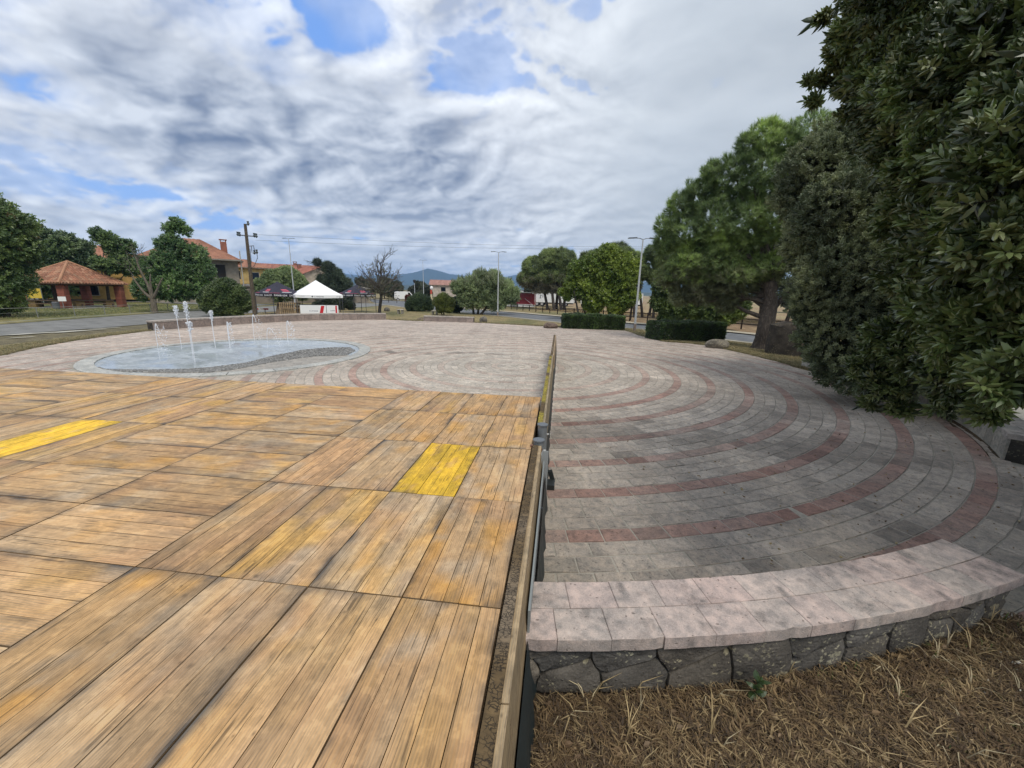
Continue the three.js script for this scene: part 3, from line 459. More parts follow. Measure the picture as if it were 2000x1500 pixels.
// ------------------------------------------------------------------ timber side boards along the right of the floor, on steel posts
function sideBoards(label, j0, j1, i0, kind) {
  const t = thing('side_board', label, 'side board', [-2.013, 0, -1.838], -TH, undefined), len = j1 - j0, r = rng(Math.round(j0 * 10) + 400);
  const TY = 0.718;
  { // weathered top timber, in lengths
    const cuts = kind === 'near' ? [j0, j0 + 2.0, j1] : kind === 'yellow' ? [j0, j0 + 2.7, j1] : [j0, j1];
    for (let k = 0; k < cuts.length - 1; k++) {
      const n = 40, g = new MB(), a = cuts[k] + 0.004, b = cuts[k + 1] - 0.004, x0 = i0 + 0.006, x1 = i0 + 0.062;
      const col = (j) => { const q = fbm(j * 1.7 + 3, 8, 3); let c = mix3([0.19, 0.125, 0.055], [0.29, 0.22, 0.145], ss(0.52, 0.68, q)); if (kind === 'yellow') c = mix3(c, [0.62, 0.50, 0.06], 0.9 * ss(0.3, 0.55, fbm(j * 2.3 + 50, 3, 3))); return c; };
      for (let i = 0; i < n; i++) {
        const p = mix(a, b, i / n), q = mix(a, b, (i + 1) / n), y = TY + 0.004 * (vn(p * 3, 2) - 0.5), y2 = TY + 0.004 * (vn(q * 3, 2) - 0.5), c = [col(p), col(q), col(q), col(p)];
        g.quad([x0, y, -p], [x0, y2, -q], [x1, y2, -q], [x1, y, -p], [[p, 0], [q, 0], [q, 0.056], [p, 0.056]], c);
        g.quad([x0, y - 0.09, -p], [x0, y2 - 0.09, -q], [x0, y2, -q], [x0, y, -p], [[p, 0.1], [q, 0.1], [q, 0.19], [p, 0.19]], c);
        g.quad([x1, y - 0.09, -p], [x1, y2 - 0.09, -q], [x1, y2, -q], [x1, y, -p], [[p, 0.2], [q, 0.2], [q, 0.29], [p, 0.29]], c);
      }
      g.build('top_timber', M.check, t);
    }
  }
  const light = kind === 'near' ? [0.44, 0.335, 0.205] : kind === 'yellow' ? [0.38, 0.31, 0.2] : [0.42, 0.31, 0.19], jm = (j0 + j1) / 2;
  const seg = Math.max(1, Math.round(len / 2.6));
  for (let k = 0; k < seg; k++) { const a = j0 + (len * k) / seg + 0.003, b = j0 + (len * (k + 1)) / seg - 0.003, m = (a + b) / 2, mb = new MB(light); const y = TY - 0.012 + 0.006 * r(); mb.box(i0 + 0.09, y - 0.16, -m, 0.03, 0.32, b - a, 0, 0, 0.08); mb.along().build('face_board', M.wood, t); }
  const lower = new MB(kind === 'near' ? [0.25, 0.10, 0.055] : [0.14, 0.11, 0.085]); lower.box(i0 + 0.1, 0.27, -jm, 0.02, 0.24, len - 0.02); lower.along().build('lower_board', M.wood, t);
  if (kind === 'near') { const e = new MB([0.4, 0.42, 0.42]); e.box(i0 + 0.098, 0.35, -(j1 - 0.06), 0.012, 0.62, 0.12); e.box(i0 + 0.13, 0.35, -(j1 - 0.004), 0.07, 0.62, 0.008); e.build('steel_angle', M.steel, t); const pr = new MB([0.30, 0.33, 0.335]); pr.box(i0 + 0.125, 0.47, -(j1 - 1.0), 0.012, 0.2, 1.9); pr.build('steel_profile', M.steel, t); }
  return t;
}
const sb1 = sideBoards('nearest timber side board with a cracked brown top edge, hung with dark tarpaulin', -3, 2.1, 2.004, 'near');
const sb2 = sideBoards('timber side board with traces of yellow paint on its top edge, beyond the steel posts', 2.72, 7.93, 2.012, 'yellow');
const sb3 = sideBoards('farthest timber side board, standing out onto the open plaza', 7.98, 12.7, 2.03, 'far');
function steelPost(parent, i, j, top) {
  const g = new MB([0.235, 0.25, 0.255]); g.cyl(i, 0, -j, 0.052, top, 0.052, 20); g.cyl(i, 0.0, -j, 0.085, 0.012, 0.085, 16); const p = g.build('steel_post', M.steel, parent, 0.9);
  const c = new MB([0.16, 0.175, 0.19]); c.cyl(i, top, -j, 0.060, top + 0.014, 0.060, 24); c.tube([V(i, top + 0.014, -j), V(i, top + 0.02, -j)], [0.060, 0.048], 24); c.build('post_cap', M.steel, p, 0.6);
  for (const d of [0.1, 0.4]) { const b = new MB([0.62, 0.62, 0.6]); b.tube([V(i + 0.05, top - d, -j), V(i + 0.075, top - d, -j)], 0.008, 8); b.build('bolt', M.steel, p); }
}
steelPost(sb1, 2.065, 2.17, 0.735); steelPost(sb2, 2.085, 2.58, 0.76);
for (const [x, y, z] of [[2.0, 0.7, -2.09], [2.09, 0.67, -2.08]]) { const b = new MB([0.23, 0.11, 0.07]); b.box(x, y, z, 0.03, 0.035, 0.03); b.build('rusty_bracket', M.steel, sb1); }
function tarp(parent, j0, j1, i0, bulge, seed, y0) {
  const g = new MB(), n = 70, m = 14; const at = (a, b) => { const j = mix(j0, j1, a / n), v = b / m, f = fbm(j * 2.4 + seed, v * 1.3 + 5, 3) - 0.5, fold = Math.sin(j * 21 + 3 * vn(j * 3, seed) + v * 2) * 0.012 * v; return [i0 + 0.005 + v * bulge * 0.55 + bulge * 1.3 * (f + 0.25) * Math.pow(v, 0.8) + fold, mix(y0, 0.03 + 0.03 * vn(j * 4, 8), v) + 0.015 * (vn(j * 5, v * 3) - 0.5), -j]; };
  for (let a = 0; a < n; a++) for (let b = 0; b < m; b++) { const q = [at(a, b), at(a + 1, b), at(a + 1, b + 1), at(a, b + 1)]; g.color([0.028, 0.042, 0.045]).quad(...q); }
  g.build('tarpaulin', M.tarp, parent, 1.3);
}
tarp(sb1, -3, 0.55, 2.125, 0.06, 3, 0.42); tarp(sb1, 0.5, 2.08, 2.145, 0.035, 9, 0.4); tarp(sb2, 2.72, 7.9, 2.108, 0.05, 14, 0.5); tarp(sb3, 8.0, 12.6, 2.13, 0.03, 22, 0.55);
{ const f = new MB([0.03, 0.035, 0.035]); f.box(2.2, 0.03, -2.62, 0.1, 0.06, 0.16); f.box(2.21, 0.09, -2.72, 0.05, 0.14, 0.05, 0, 0, 0.3); f.build('foot', M.steel, sb2); }

// ------------------------------------------------------------------ curved stone benches round the plaza
const half = (p, nx, nz, c) => { const o = []; for (let i = 0; i < p.length; i++) { const a = p[i], b = p[(i + 1) % p.length], da = a[0] * nx + a[1] * nz - c, db = b[0] * nx + b[1] * nz - c; if (da <= 0) o.push(a); if (da * db < 0) { const t = da / (da - db); o.push([mix(a[0], b[0], t), mix(a[1], b[1], t)]); } } return o; };
// a curved seat: list of [radius, angle] frames from bearing a0 to a1
function bench(label, curve, w, h, opt = {}) {              // curve(t) -> [x, z, outward nx, nz], t in metres
  const L = opt.length, t = thing('stone_bench', label, 'stone bench'), r = rng(opt.seed || 3), y0 = opt.y0 ?? 0, cap = 0.075, sl = opt.slab || 0.3, rows = opt.rows || 1;
  const at = (s, o, y) => { const q = curve(s); return [q[0] + q[2] * o, y, q[1] + q[3] * o]; };
  const n = Math.round(L / sl);
  for (let row = 0; row < rows; row++) for (let k = 0; k < n; k++) {
    const sh = row ? 0.35 * sl : 0, g0 = 0.0011, a = Math.max(0, (k * L) / n + (k ? sh : 0) + g0), b = Math.min(L, ((k + 1) * L) / n + (k < n - 1 ? sh : 0) - g0), o0 = -w / 2 + (w * row) / rows + 0.0012, o1 = -w / 2 + (w * (row + 1)) / rows - 0.0012;
    const kk = 0.95 + 0.11 * r(), pale = r(), c = mix3(opt.cap || [0.56, 0.445, 0.405], [0.54, 0.47, 0.42], pale).map((v) => v * kk), mb = new MB(c), q = [];
    const chip = () => (row === rows - 1 ? -0.006 * r() * r() - (r() < 0.06 ? 0.008 : 0) : 0), ne = 5; for (let e = 0; e <= ne; e++) { const p = at(mix(a, b, e / ne), o0 + (row ? 0 : 0.006 * r() * r()), 0); q.push([p[0], p[2]]); } for (let e = ne; e >= 0; e--) { const p = at(mix(a, b, e / ne), o1 + chip(), 0); q.push([p[0], p[2]]); }
    mb.prism(q, y0 + h - cap, y0 + h + (r() - 0.5) * 0.0024, 0.0032); mb.build('slab', M.slab, t);
  }
  const core = new MB(opt.core || [0.14, 0.13, 0.11]), m = Math.ceil(L / 0.25); // mortar core
  for (let k = 0; k < m; k++) { const a = (k * L) / m, b = ((k + 1) * L) / m, i = -w / 2 + 0.05, o = w / 2 - 0.06; core.quad(at(a, i, y0 - 0.1), at(b, i, y0 - 0.1), at(b, i, y0 + h - cap), at(a, i, y0 + h - cap)); core.quad(at(a, o, y0 - 0.1), at(b, o, y0 - 0.1), at(b, o, y0 + h - cap), at(a, o, y0 + h - cap)); }
  core.quad(at(0, -w / 2 + 0.05, y0 - 0.1), at(0, w / 2 - 0.06, y0 - 0.1), at(0, w / 2 - 0.06, y0 + h - cap), at(0, -w / 2 + 0.05, y0 + h - cap)); core.quad(at(L, -w / 2 + 0.05, y0 - 0.1), at(L, w / 2 - 0.06, y0 - 0.1), at(L, w / 2 - 0.06, y0 + h - cap), at(L, -w / 2 + 0.05, y0 + h - cap));
  core.build('core', M.rubble, t);
  // dressed blocks on the plaza side
  const bl = opt.block || 0.34, nb = Math.round(L / bl);
  for (let k = 0; k < nb; k++) { const a = (k * L) / nb + 0.005, b = ((k + 1) * L) / nb - 0.005, kk = 0.85 + 0.3 * r(), mb = new MB((opt.face || [0.36, 0.315, 0.285]).map((v) => v * kk)), A = at(a, -w / 2 + 0.02, 0), B = at(b, -w / 2 + 0.02, 0), C = at(b, -w / 2 + 0.06, 0), D = at(a, -w / 2 + 0.06, 0); mb.prism([[A[0], A[2]], [B[0], B[2]], [C[0], C[2]], [D[0], D[2]]], y0 - 0.02, y0 + h - cap - 0.004, 0.006); mb.build('block', M.stone, t); }
  // rough stones on the outside: cells of an irregular pattern, each bulging out
  if (opt.rubble) {
    const H0 = opt.rubbleY ?? 0, top = y0 + h - cap - 0.006, seeds = []; for (let s = 0.08; s < L + 0.1; s += 0.22 + 0.2 * r()) { const tall = r() < 0.5; seeds.push([s + 0.08 * (r() - 0.5), H0 + (top - H0) * (tall ? 0.45 : 0.16 + 0.26 * r())]); if (!tall) seeds.push([s + 0.05 + 0.12 * (r() - 0.5), H0 + (top - H0) * (0.66 + 0.3 * r())]); if (r() < 0.3) seeds.push([s + 0.12, H0 + (top - H0) * r()]); }
    seeds.forEach((c, i) => {
      let p = [[Math.max(0, c[0] - 0.3), H0], [Math.min(L, c[0] + 0.3), H0], [Math.min(L, c[0] + 0.3), top], [Math.max(0, c[0] - 0.3), top]];
      for (let k = 0; k < seeds.length; k++) if (k !== i && Math.abs(seeds[k][0] - c[0]) < 0.7) { const d = seeds[k], nx = d[0] - c[0], nz = d[1] - c[1]; p = half(p, nx, nz, nx * (c[0] + d[0]) / 2 + nz * (c[1] + d[1]) / 2); }
      if (p.length < 3) return;
      let mx = 0, my = 0; for (const q of p) { mx += q[0] / p.length; my += q[1] / p.length; }
      const out = 0.012 + 0.02 * r(), kk = 0.55 + 0.45 * r(), col = mix3([0.44, 0.42, 0.40], [0.56, 0.47, 0.37], r()).map((v) => v * kk), mb = new MB(col), P = (q, f, o) => at(mx + (q[0] - mx) * f, w / 2 - 0.065 + o, my + (q[1] - my) * f);
      const rr = []; for (let k = 0; k < p.length; k++) { const a = p[k], b = p[(k + 1) % p.length]; const cut = 0.07 + 0.1 * r(); rr.push([mix(a[0], b[0], cut), mix(a[1], b[1], cut)], [(a[0] + b[0]) / 2 + 0.022 * (r() - 0.5), (a[1] + b[1]) / 2 + 0.022 * (r() - 0.5)], [mix(a[0], b[0], 1 - cut), mix(a[1], b[1], 1 - cut)]); }
      const lv = [[0.985, 0], [0.965, out], [0.86, out + 0.008], [0.45, out + 0.011 + 0.008 * (r() - 0.5)]];
      const bump = rr.map(() => (r() - 0.5) * 0.012);
      for (let v = 0; v < lv.length - 1; v++) for (let k = 0; k < rr.length; k++) { const k2 = (k + 1) % rr.length, f = lv[v], g = lv[v + 1]; mb.quad(P(rr[k], f[0], f[1] + (v ? bump[k] : 0)), P(rr[k2], f[0], f[1] + (v ? bump[k2] : 0)), P(rr[k2], g[0], g[1] + bump[k2]), P(rr[k], g[0], g[1] + bump[k])); }
      const la = lv[3]; for (let k = 0; k < rr.length; k++) { const k2 = (k + 1) % rr.length; mb.tri(P(rr[k], la[0], la[1] + bump[k]), P(rr[k2], la[0], la[1] + bump[k2]), at(mx, w / 2 - 0.065 + la[1] + 0.004, my)); }
      mb.u = []; for (let k = 0; k < mb.p.length; k += 3) mb.u.push(mb.p[k] * 0.9 + mb.p[k + 2] * 0.43 + c[0] * 0.7, mb.p[k + 1] + c[1] * 3);
      mb.build('rubble_stone', M.rubble, t, 0.7);
    });
  }
  return t;
}
const arc = (R, a0, a1) => { const L = R * Math.abs(a1 - a0) * RAD, c = (s) => { const a = mix(a0, a1, s / L), [x, z] = unpolar(R, a); return [x, z, Math.sin(a * RAD), -Math.cos(a * RAD)]; }; return [c, L]; };
function path(P) { const D = [0]; const cr = new THREE.CatmullRomCurve3(P.map((p) => V(p[0], 0, p[1]))); const L = cr.getLength(); return [(s) => { const u = clamp(s / L), p = cr.getPointAt(u), t = cr.getTangentAt(u); return [p.x, p.z, t.z, -t.x]; }, L]; }
{
  const [c, L] = arc(9.86, 160.2, 179.9); bench('wide curved stone bench in the foreground, pinkish slabs over rough lichen spotted stones', c, 0.43, 0.43, { length: L, rows: 2, slab: 0.29, rubble: true, rubbleY: 0.02, seed: 5 });
  const [c2, L2] = arc(9.72, 100, 132.5); bench('curved stone bench half hidden under the big evergreen oak at the right', c2, 0.42, 0.4, { length: L2, rows: 2, slab: 0.32, rubble: true, rubbleY: 0.02, seed: 8, cap: [0.4, 0.38, 0.34], face: [0.36, 0.34, 0.29] });
  const [c3, L3] = path([[-17.2, -18.7], [-16.75, -20.5], [-16.1, -22.4], [-15.1, -24.4], [-13.75, -26.5], [-11.7, -28], [-9.3, -29.0]]); bench('long low stone bench wall curving behind the fountain', (s) => { const q = c3(s); return [q[0], q[1], q[2], q[3]]; }, 0.45, 0.48, { length: L3, slab: 0.5, block: 0.5, seed: 11, y0: -0.03, cap: [0.52, 0.47, 0.42], face: [0.36, 0.29, 0.255], core: [0.2, 0.17, 0.15] });
  const [c4, L4] = path([[-6.4, -28.5], [-4.6, -28.42], [-2.8, -28.2]]); bench('short low stone bench wall in front of the clipped shrubs', c4, 0.42, 0.42, { length: L4, slab: 0.5, block: 0.5, seed: 13, y0: -0.04, cap: [0.5, 0.46, 0.40], face: [0.37, 0.30, 0.265], core: [0.2, 0.17, 0.15] });
  const [c5, L5] = arc(9.62, 84, 91); bench('small pale stone bench end beside the standing rock and the oak leaves', c5, 0.42, 0.38, { length: L5, rows: 2, slab: 0.3, seed: 17, cap: [0.42, 0.41, 0.37], face: [0.38, 0.36, 0.31] });
}

// ------------------------------------------------------------------ rocks and stone blocks
function rock(label, x, z, sx, sy, sz, seed, col, ry = 0, name = 'boulder', rough = 0.22) { const t = new MB(col); t.blob(0, sy * 0.42, 0, sx / 2, sy * 0.6, sz / 2, seed, rough, 3); t.u = t.u.map((v) => v * 0.8); const m = t.build(name, M.rubble, null, 0.6); m.position.set(x, land(x, z) - 0.02, z); m.rotation.y = ry; return tag(m, label, 'rock'); }
rock('small rounded grey boulder at the right end of the second clipped hedge', 8.95, -17.3, 0.95, 0.42, 0.55, 2, [0.62, 0.55, 0.45], -0.3);
rock('flat brown boulder at the left end of the first clipped hedge', 2.35, -25.2, 0.9, 0.38, 0.6, 6, [0.5, 0.36, 0.3], 0.2);
rock('squat grey stone standing alone right of the short bench wall', -2.2, -29.2, 0.55, 0.5, 0.5, 9, [0.55, 0.5, 0.45]);
rock('low brown stone at the left end of the short bench wall', -7.6, -32.6, 0.75, 0.5, 0.5, 14, [0.55, 0.43, 0.33]);
rock('dark rounded stone on the dry grass right of the bare tree', -16.2, -51, 0.7, 0.5, 0.6, 19, [0.4, 0.37, 0.33]);
{ // tall leaning slab of rock against the pine
  const g = new MB([0.17, 0.145, 0.12]), P = [[-0.95, -0.1], [1.0, -0.1], [0.86, 0.35], [0.62, 0.85], [0.42, 1.22], [0.1, 1.36], [-0.5, 1.42], [-0.95, 1.3], [-1.0, 0.6]], n = 8, r = rng(8);
  const at = (k, j) => { const p = P[k % P.length], v = j / n, f = 1 - 0.3 * Math.pow(Math.abs(v - 0.5) * 2, 3), q = 0.09 * (fbm(p[0] * 2 + 9, p[1] * 2 + v * 5 + 3, 3) - 0.5); return [p[0] * f + q, p[1] * (0.85 + 0.15 * f) + q, (v - 0.5) * 0.75 + q]; };
  for (let j = 0; j < n; j++) for (let k = 0; k < P.length; k++) g.quad(at(k, j), at(k + 1, j), at(k + 1, j + 1), at(k, j + 1));
  for (const j of [0, n]) for (let k = 0; k < P.length; k++) g.tri(at(k, j), at(k + 1, j), [0, 0.6, (j ? 0.43 : -0.43)]);
  g.u = g.u.map((v) => v * 0.6); const m = g.build('standing_rock', M.rubble, null, 0.6); m.position.set(11.35, land(11.35, -15.9) - 0.05, -15.9); m.rotation.y = -0.35; tag(m, 'big dark leaning slab of rock right beside the pine trunk', 'rock');
}
function stoneBlock(label, x, z, w, h, d, col) { const t = thing('stone_block', label, 'stone block', [x, land(x, z), z]); const g = new MB(col.map((c) => c * 0.7)); g.box(-w * 0.33, h * 0.42, 0, w * 0.22, h * 0.84, d * 0.8); g.box(w * 0.33, h * 0.42, 0, w * 0.22, h * 0.84, d * 0.8); g.build('support', M.stone, t); const s = new MB(col); s.prism([[-w / 2, -d / 2], [w / 2, -d / 2], [w / 2, d / 2], [-w / 2, d / 2]], h * 0.84, h, 0.02); s.build('slab', M.stone, t); }
stoneBlock('small stone table block on the dry grass between the bare tree and the shrubs', -13.2, -46.6, 0.7, 0.5, 0.6, [0.56, 0.52, 0.46]);
stoneBlock('pale stone seat between the two round shrubs', -9.2, -46.6, 0.7, 0.45, 0.6, [0.6, 0.56, 0.48]);
{ const m = new MB([0.36, 0.22, 0.16]); m.tube([V(0, 0, 0), V(0, 0.05, 0), V(0, 0.24, 0), V(0, 0.32, 0)], [0.12, 0.125, 0.11, 0.075], 12); const o = m.build('bollard', M.stone, null, 0.8); o.position.set(8.3, land(8.3, -24) - 0.01, -24); tag(o, 'small reddish stone bollard between the two clipped hedges', 'bollard'); }

// ------------------------------------------------------------------ trees and shrubs
const TREES = {
  dark_left: { base: [-38.57, -0.63, -30.06], lobes: [[-37.98, 6.42, -30.8, 1.58], [-37.7, 5.94, -31.14, 1.45], [-38.75, 4.5, -29.83, 2.22], [-38.06, 4.25, -30.7, 1.76], [-37.63, 4.68, -31.22, 1.39], [-38.37, 2.01, -30.31, 1.54], [-38.91, 1.62, -29.62, 1.88], [-38.84, 6.22, -29.71, 2.18], [-37.89, 2.23, -30.91, 0.98], [-38.3, 0.51, -30.4, 0.86], [-39.33, 0.15, -29.05, 1.49]] },
  dark_left2: { base: [-59.33, -0.63, -50.42], lobes: [[-58.59, 5.13, -51.28, 2.56], [-57.66, 5.86, -52.32, 2.73], [-58.94, 6.89, -50.87, 2.2], [-59.47, 4.43, -50.26, 2.52], [-57.19, 4.66, -52.83, 2.31], [-58.57, 2.66, -51.3, 2.59], [-59.92, 3.78, -49.72, 2.5]] },
  carob: { base: [-46.0, -0.63, -45.48], lobes: [[-45.87, 7.31, -45.61, 0.79], [-45.5, 6.84, -45.97, 1.02], [-45.07, 6.25, -46.39, 1.15], [-44.57, 5.87, -46.87, 1.05], [-44.22, 6.35, -47.21, 0.7], [-44.87, 4.5, -46.59, 1.28], [-45.52, 3.89, -45.95, 1.04], [-44.31, 3.99, -47.12, 1.18], [-46.19, 4.27, -45.28, 0.79], [-46.63, 2.71, -44.83, 0.01]] },
  forked: { base: [-34.69, -0.63, -38.52], lobes: [[-33.9, 7.99, -41.83, 0.77], [-33.43, 7.43, -42.2, 0.67], [-34.4, 7.49, -41.41, 0.61], [-34.37, 6.34, -41.44, 0.92], [-34.92, 5.89, -40.98, 0.81], [-33.98, 5.65, -41.76, 1.14], [-34.82, 4.83, -41.06, 1.23], [-35.65, 3.79, -40.34, 1.21], [-34.34, 3.63, -41.47, 1.56], [-33.09, 4.99, -42.47, 1.37], [-32.91, 3.47, -42.61, 1.5], [-33.72, 1.89, -41.97, 1.59], [-34.97, 1.85, -40.93, 1.66], [-35.85, 1.82, -40.16, 1.32], [-36.46, 1.31, -39.61, 1.01], [-32.89, 1.91, -42.62, 0.97], [-36.52, 2.04, -39.55, 0.7]] },
  leaning: { base: [-32.62, -0.63, -73.31], lobes: [[-34.78, 6.42, -72.31, 0.81], [-33.35, 5.62, -72.98, 1.28], [-32.31, 4.08, -73.45, 1.85], [-33.9, 3.13, -72.73, 1.65], [-31.22, 2.77, -73.92, 1.68], [-33.03, 1.36, -73.13, 2.22], [-30.7, 0.96, -74.14, 1.32], [-35.16, 1.14, -72.13, 1.28]] },
  round: { base: [-35.99, -0.63, -62.08], lobes: [[-36.55, 3.18, -61.75, 1.71], [-35.04, 3.62, -62.62, 1.89], [-33.89, 2.75, -63.24, 1.6], [-37.78, 2.01, -61.0, 1.54], [-35.8, 1.69, -62.19, 2.05], [-33.39, 1.21, -63.51, 1.29], [-33.0, 2.16, -63.72, 0.97]] },
  olive: { base: [-4.59, -0.63, -48.86], lobes: [[-4.6, 2.66, -48.86, 1.6], [-2.76, 3.0, -49.0, 1.48], [-6.12, 2.32, -48.69, 1.23], [-1.21, 2.44, -49.06, 1.24], [-3.67, 1.47, -48.94, 1.61], [-5.52, 1.13, -48.76, 1.24], [-2.12, 1.21, -49.03, 1.49], [-0.38, 1.55, -49.07, 1.0], [-7.02, 2.6, -48.57, 0.61], [-3.99, 3.75, -48.91, 0.86], [-2.47, 3.9, -49.01, 0.74], [0.04, 2.17, -49.08, 0.62]] },
  pineA: { base: [5.48, -0.52, -64.59], lobes: [[3.18, 6.16, -64.74, 2.1], [5.53, 7.36, -64.58, 2.08], [7.53, 7.01, -64.38, 2.4], [2.03, 4.18, -64.79, 1.79], [4.46, 4.24, -64.66, 2.11], [6.87, 4.29, -64.45, 2.43], [9.18, 5.5, -64.16, 2.4], [1.22, 4.17, -64.81, 0.98], [4.12, 2.65, -64.69, 1.47], [6.57, 2.15, -64.48, 1.47], [10.08, 3.57, -64.03, 1.61]] },
  pineB: { base: [15.02, -0.32, -46.62], lobes: [[10.87, 6.46, -47.76, 1.42], [12.53, 6.46, -47.35, 1.29], [13.93, 5.91, -46.95, 1.17], [15.43, 6.73, -46.48, 1.15], [16.28, 5.91, -46.19, 1.15], [14.3, 4.79, -46.84, 1.29], [16.18, 4.24, -46.23, 1.27], [9.2, 5.88, -48.1, 1.19], [16.65, 7.26, -46.06, 1.13]] },
  green: { base: [8.64, -0.39, -40.32], lobes: [[9.15, 5.78, -40.2, 1.39], [10.38, 5.08, -39.9, 1.29], [7.78, 4.81, -40.49, 1.31], [6.34, 4.31, -40.74, 1.32], [9.06, 3.86, -40.22, 1.61], [10.73, 3.64, -39.81, 1.4], [7.18, 2.84, -40.6, 1.53], [5.91, 3.06, -40.8, 1.03], [9.43, 2.15, -40.14, 1.52], [11.1, 1.95, -39.71, 1.11], [8.02, 1.36, -40.44, 1.23], [10.24, 0.93, -39.94, 1.02], [4.84, 2.29, -40.95, 0.47], [11.32, 4.85, -39.65, 0.79], [5.38, 1.8, -40.88, 0.47]] },
  greenB: { base: [13.22, -0.26, -31.37], lobes: [[11.86, 2.85, -31.91, 0.96], [11.62, 1.66, -32.0, 0.89], [12.71, 1.31, -31.58, 1.13], [13.72, 1.35, -31.15, 1.19], [15.32, 1.41, -30.4, 1.08], [16.51, 1.47, -29.77, 0.95], [12.09, 0.48, -31.82, 0.65], [14.78, 0.62, -30.66, 0.86], [15.99, 0.88, -30.05, 0.77]] },
  pine: { base: [11.28, -0.1, -17.81], lobes: [[10.39, 8.69, -18.35, 0.89], [9.8, 8.46, -18.67, 0.65], [11.04, 8.35, -17.97, 0.75], [8.85, 7.26, -19.14, 1.0], [8.26, 6.68, -19.4, 0.84], [9.57, 7.29, -18.79, 0.98], [7.6, 6.28, -19.67, 0.71], [10.4, 7.29, -18.34, 1.08], [11.34, 7.16, -17.78, 1.05], [7.11, 5.41, -19.85, 0.58], [8.04, 5.04, -19.49, 1.0], [9.05, 5.55, -19.05, 1.15], [10.13, 5.48, -18.49, 1.23], [11.27, 5.4, -17.82, 1.3], [7.14, 4.61, -19.84, 0.63], [8.3, 3.56, -19.38, 1.06], [9.42, 4.0, -18.87, 1.17], [7.51, 3.09, -19.7, 0.74], [8.83, 2.4, -19.15, 0.82], [10.08, 2.99, -18.52, 1.02], [8.04, 2.14, -19.5, 0.59], [9.84, 1.96, -18.65, 0.61], [11.03, 3.54, -17.97, 0.89], [12.02, 6.3, -17.33, 1.24], [12.41, 4.32, -17.05, 1.26]] },
  pine2: { base: [32.9, -0.26, -36.75], lobes: [[27.35, 17.58, -41.06, 1.89], [28.98, 16.8, -39.92, 2.31], [28.65, 14.77, -40.16, 2.35], [30.81, 15.55, -38.53, 3.13], [27.09, 14.61, -41.22, 1.94], [32.63, 13.13, -37.0, 3.48]] },
  oakB: { base: [10.6, 0.1, -9.4], lobes: [[7.23, 5.23, -10.4, 0.86], [7.95, 5.61, -10.49, 1.1], [7.06, 4.57, -10.51, 0.69], [7.07, 4.0, -9.28, 1.01], [7.08, 3.43, -9.89, 0.79], [7.8, 4.03, -9.34, 1.24], [7.19, 2.69, -8.8, 1.1], [7.07, 2.36, -9.28, 0.7], [6.86, 2.02, -9.06, 0.63], [7.17, 1.39, -8.56, 0.83], [7.88, 1.85, -8.61, 1.32], [7.36, 0.81, -8.13, 0.64], [7.86, 2.9, -8.63, 1.28], [7.86, 1.07, -7.93, 0.83], [7.38, 0.66, -8.91, 0.47], [8.44, 5.17, -10.11, 1.43], [9.97, 4.2, -10.07, 2.06], [10.43, 1.6, -9.59, 1.85]] },
  oakA: { base: [6.6, 0.1, -3.6], lobes: [[2.94, 4.45, -3.94, 0.26], [3.01, 4.35, -3.63, 0.4], [3.14, 4.57, -3.52, 0.56], [2.97, 4.07, -3.92, 0.21], [3.03, 3.93, -3.62, 0.37], [2.95, 3.71, -3.15, 0.42], [2.83, 3.64, -2.71, 0.42], [3.1, 3.6, -3.69, 0.21], [2.92, 3.28, -3.18, 0.31], [2.81, 3.07, -2.73, 0.32], [2.21, 2.82, -1.91, 0.27], [3.0, 2.85, -3.11, 0.28], [2.72, 2.62, -2.54, 0.29], [2.25, 2.45, -1.85, 0.25], [3.11, 2.39, -3.14, 0.25], [2.89, 2.2, -2.64, 0.3], [2.57, 2.08, -2.1, 0.28], [3.16, 1.91, -3.23, 0.25], [3.14, 1.78, -2.97, 0.26], [2.83, 1.77, -2.41, 0.21], [3.15, 1.52, -3.24, 0.17], [2.3, 1.85, -1.79, 0.14], [2.95, 4.33, -4.18, 0.1], [2.85, 4.2, -4.25, 0.05], [2.89, 4.59, -4.23, 0.07], [3.17, 1.6, -3.5, 0.16], [2.81, 4.02, -4.28, 0.04], [2.87, 4.4, -4.24, 0.05], [2.79, 4.71, -4.29, 0.05], [2.97, 3.82, -4.04, 0.06], [2.8, 4.25, -4.4, 0.03], [2.99, 3.96, -4.03, 0.06], [2.95, 4.15, -4.18, 0.06], [3.23, 1.29, -3.44, 0.06], [3.23, 1.34, -3.16, 0.09], [3.1, 1.49, -2.71, 0.09], [2.75, 1.6, -2.2, 0.05], [2.54, 3.13, -2.14, 0.36], [2.54, 2.01, -1.81, 0.26], [2.63, 2.29, -2.34, 0.23], [2.41, 2.68, -2.14, 0.2]] },
  bushA: { base: [-26.01, -0.63, -36.33], lobes: [[-26.0, 1.78, -36.33, 1.11], [-26.65, 1.19, -35.85, 1.19], [-25.43, 1.21, -36.73, 1.22], [-26.11, 0.56, -36.25, 1.3], [-27.0, 0.56, -35.59, 0.91], [-25.17, 0.57, -36.91, 0.94], [-26.47, -0.07, -35.99, 0.83], [-25.7, -0.08, -36.54, 0.84], [-25.8, 2.19, -36.47, 0.65]] },
  bushB: { base: [-12.39, -0.63, -52.75], lobes: [[-12.47, 0.95, -52.73, 0.94], [-13.11, 0.55, -52.57, 1.0], [-11.71, 0.57, -52.9, 1.01], [-12.5, 0.03, -52.72, 1.14], [-13.51, 0.02, -52.47, 0.8], [-11.21, 0.05, -53.01, 0.68]] },
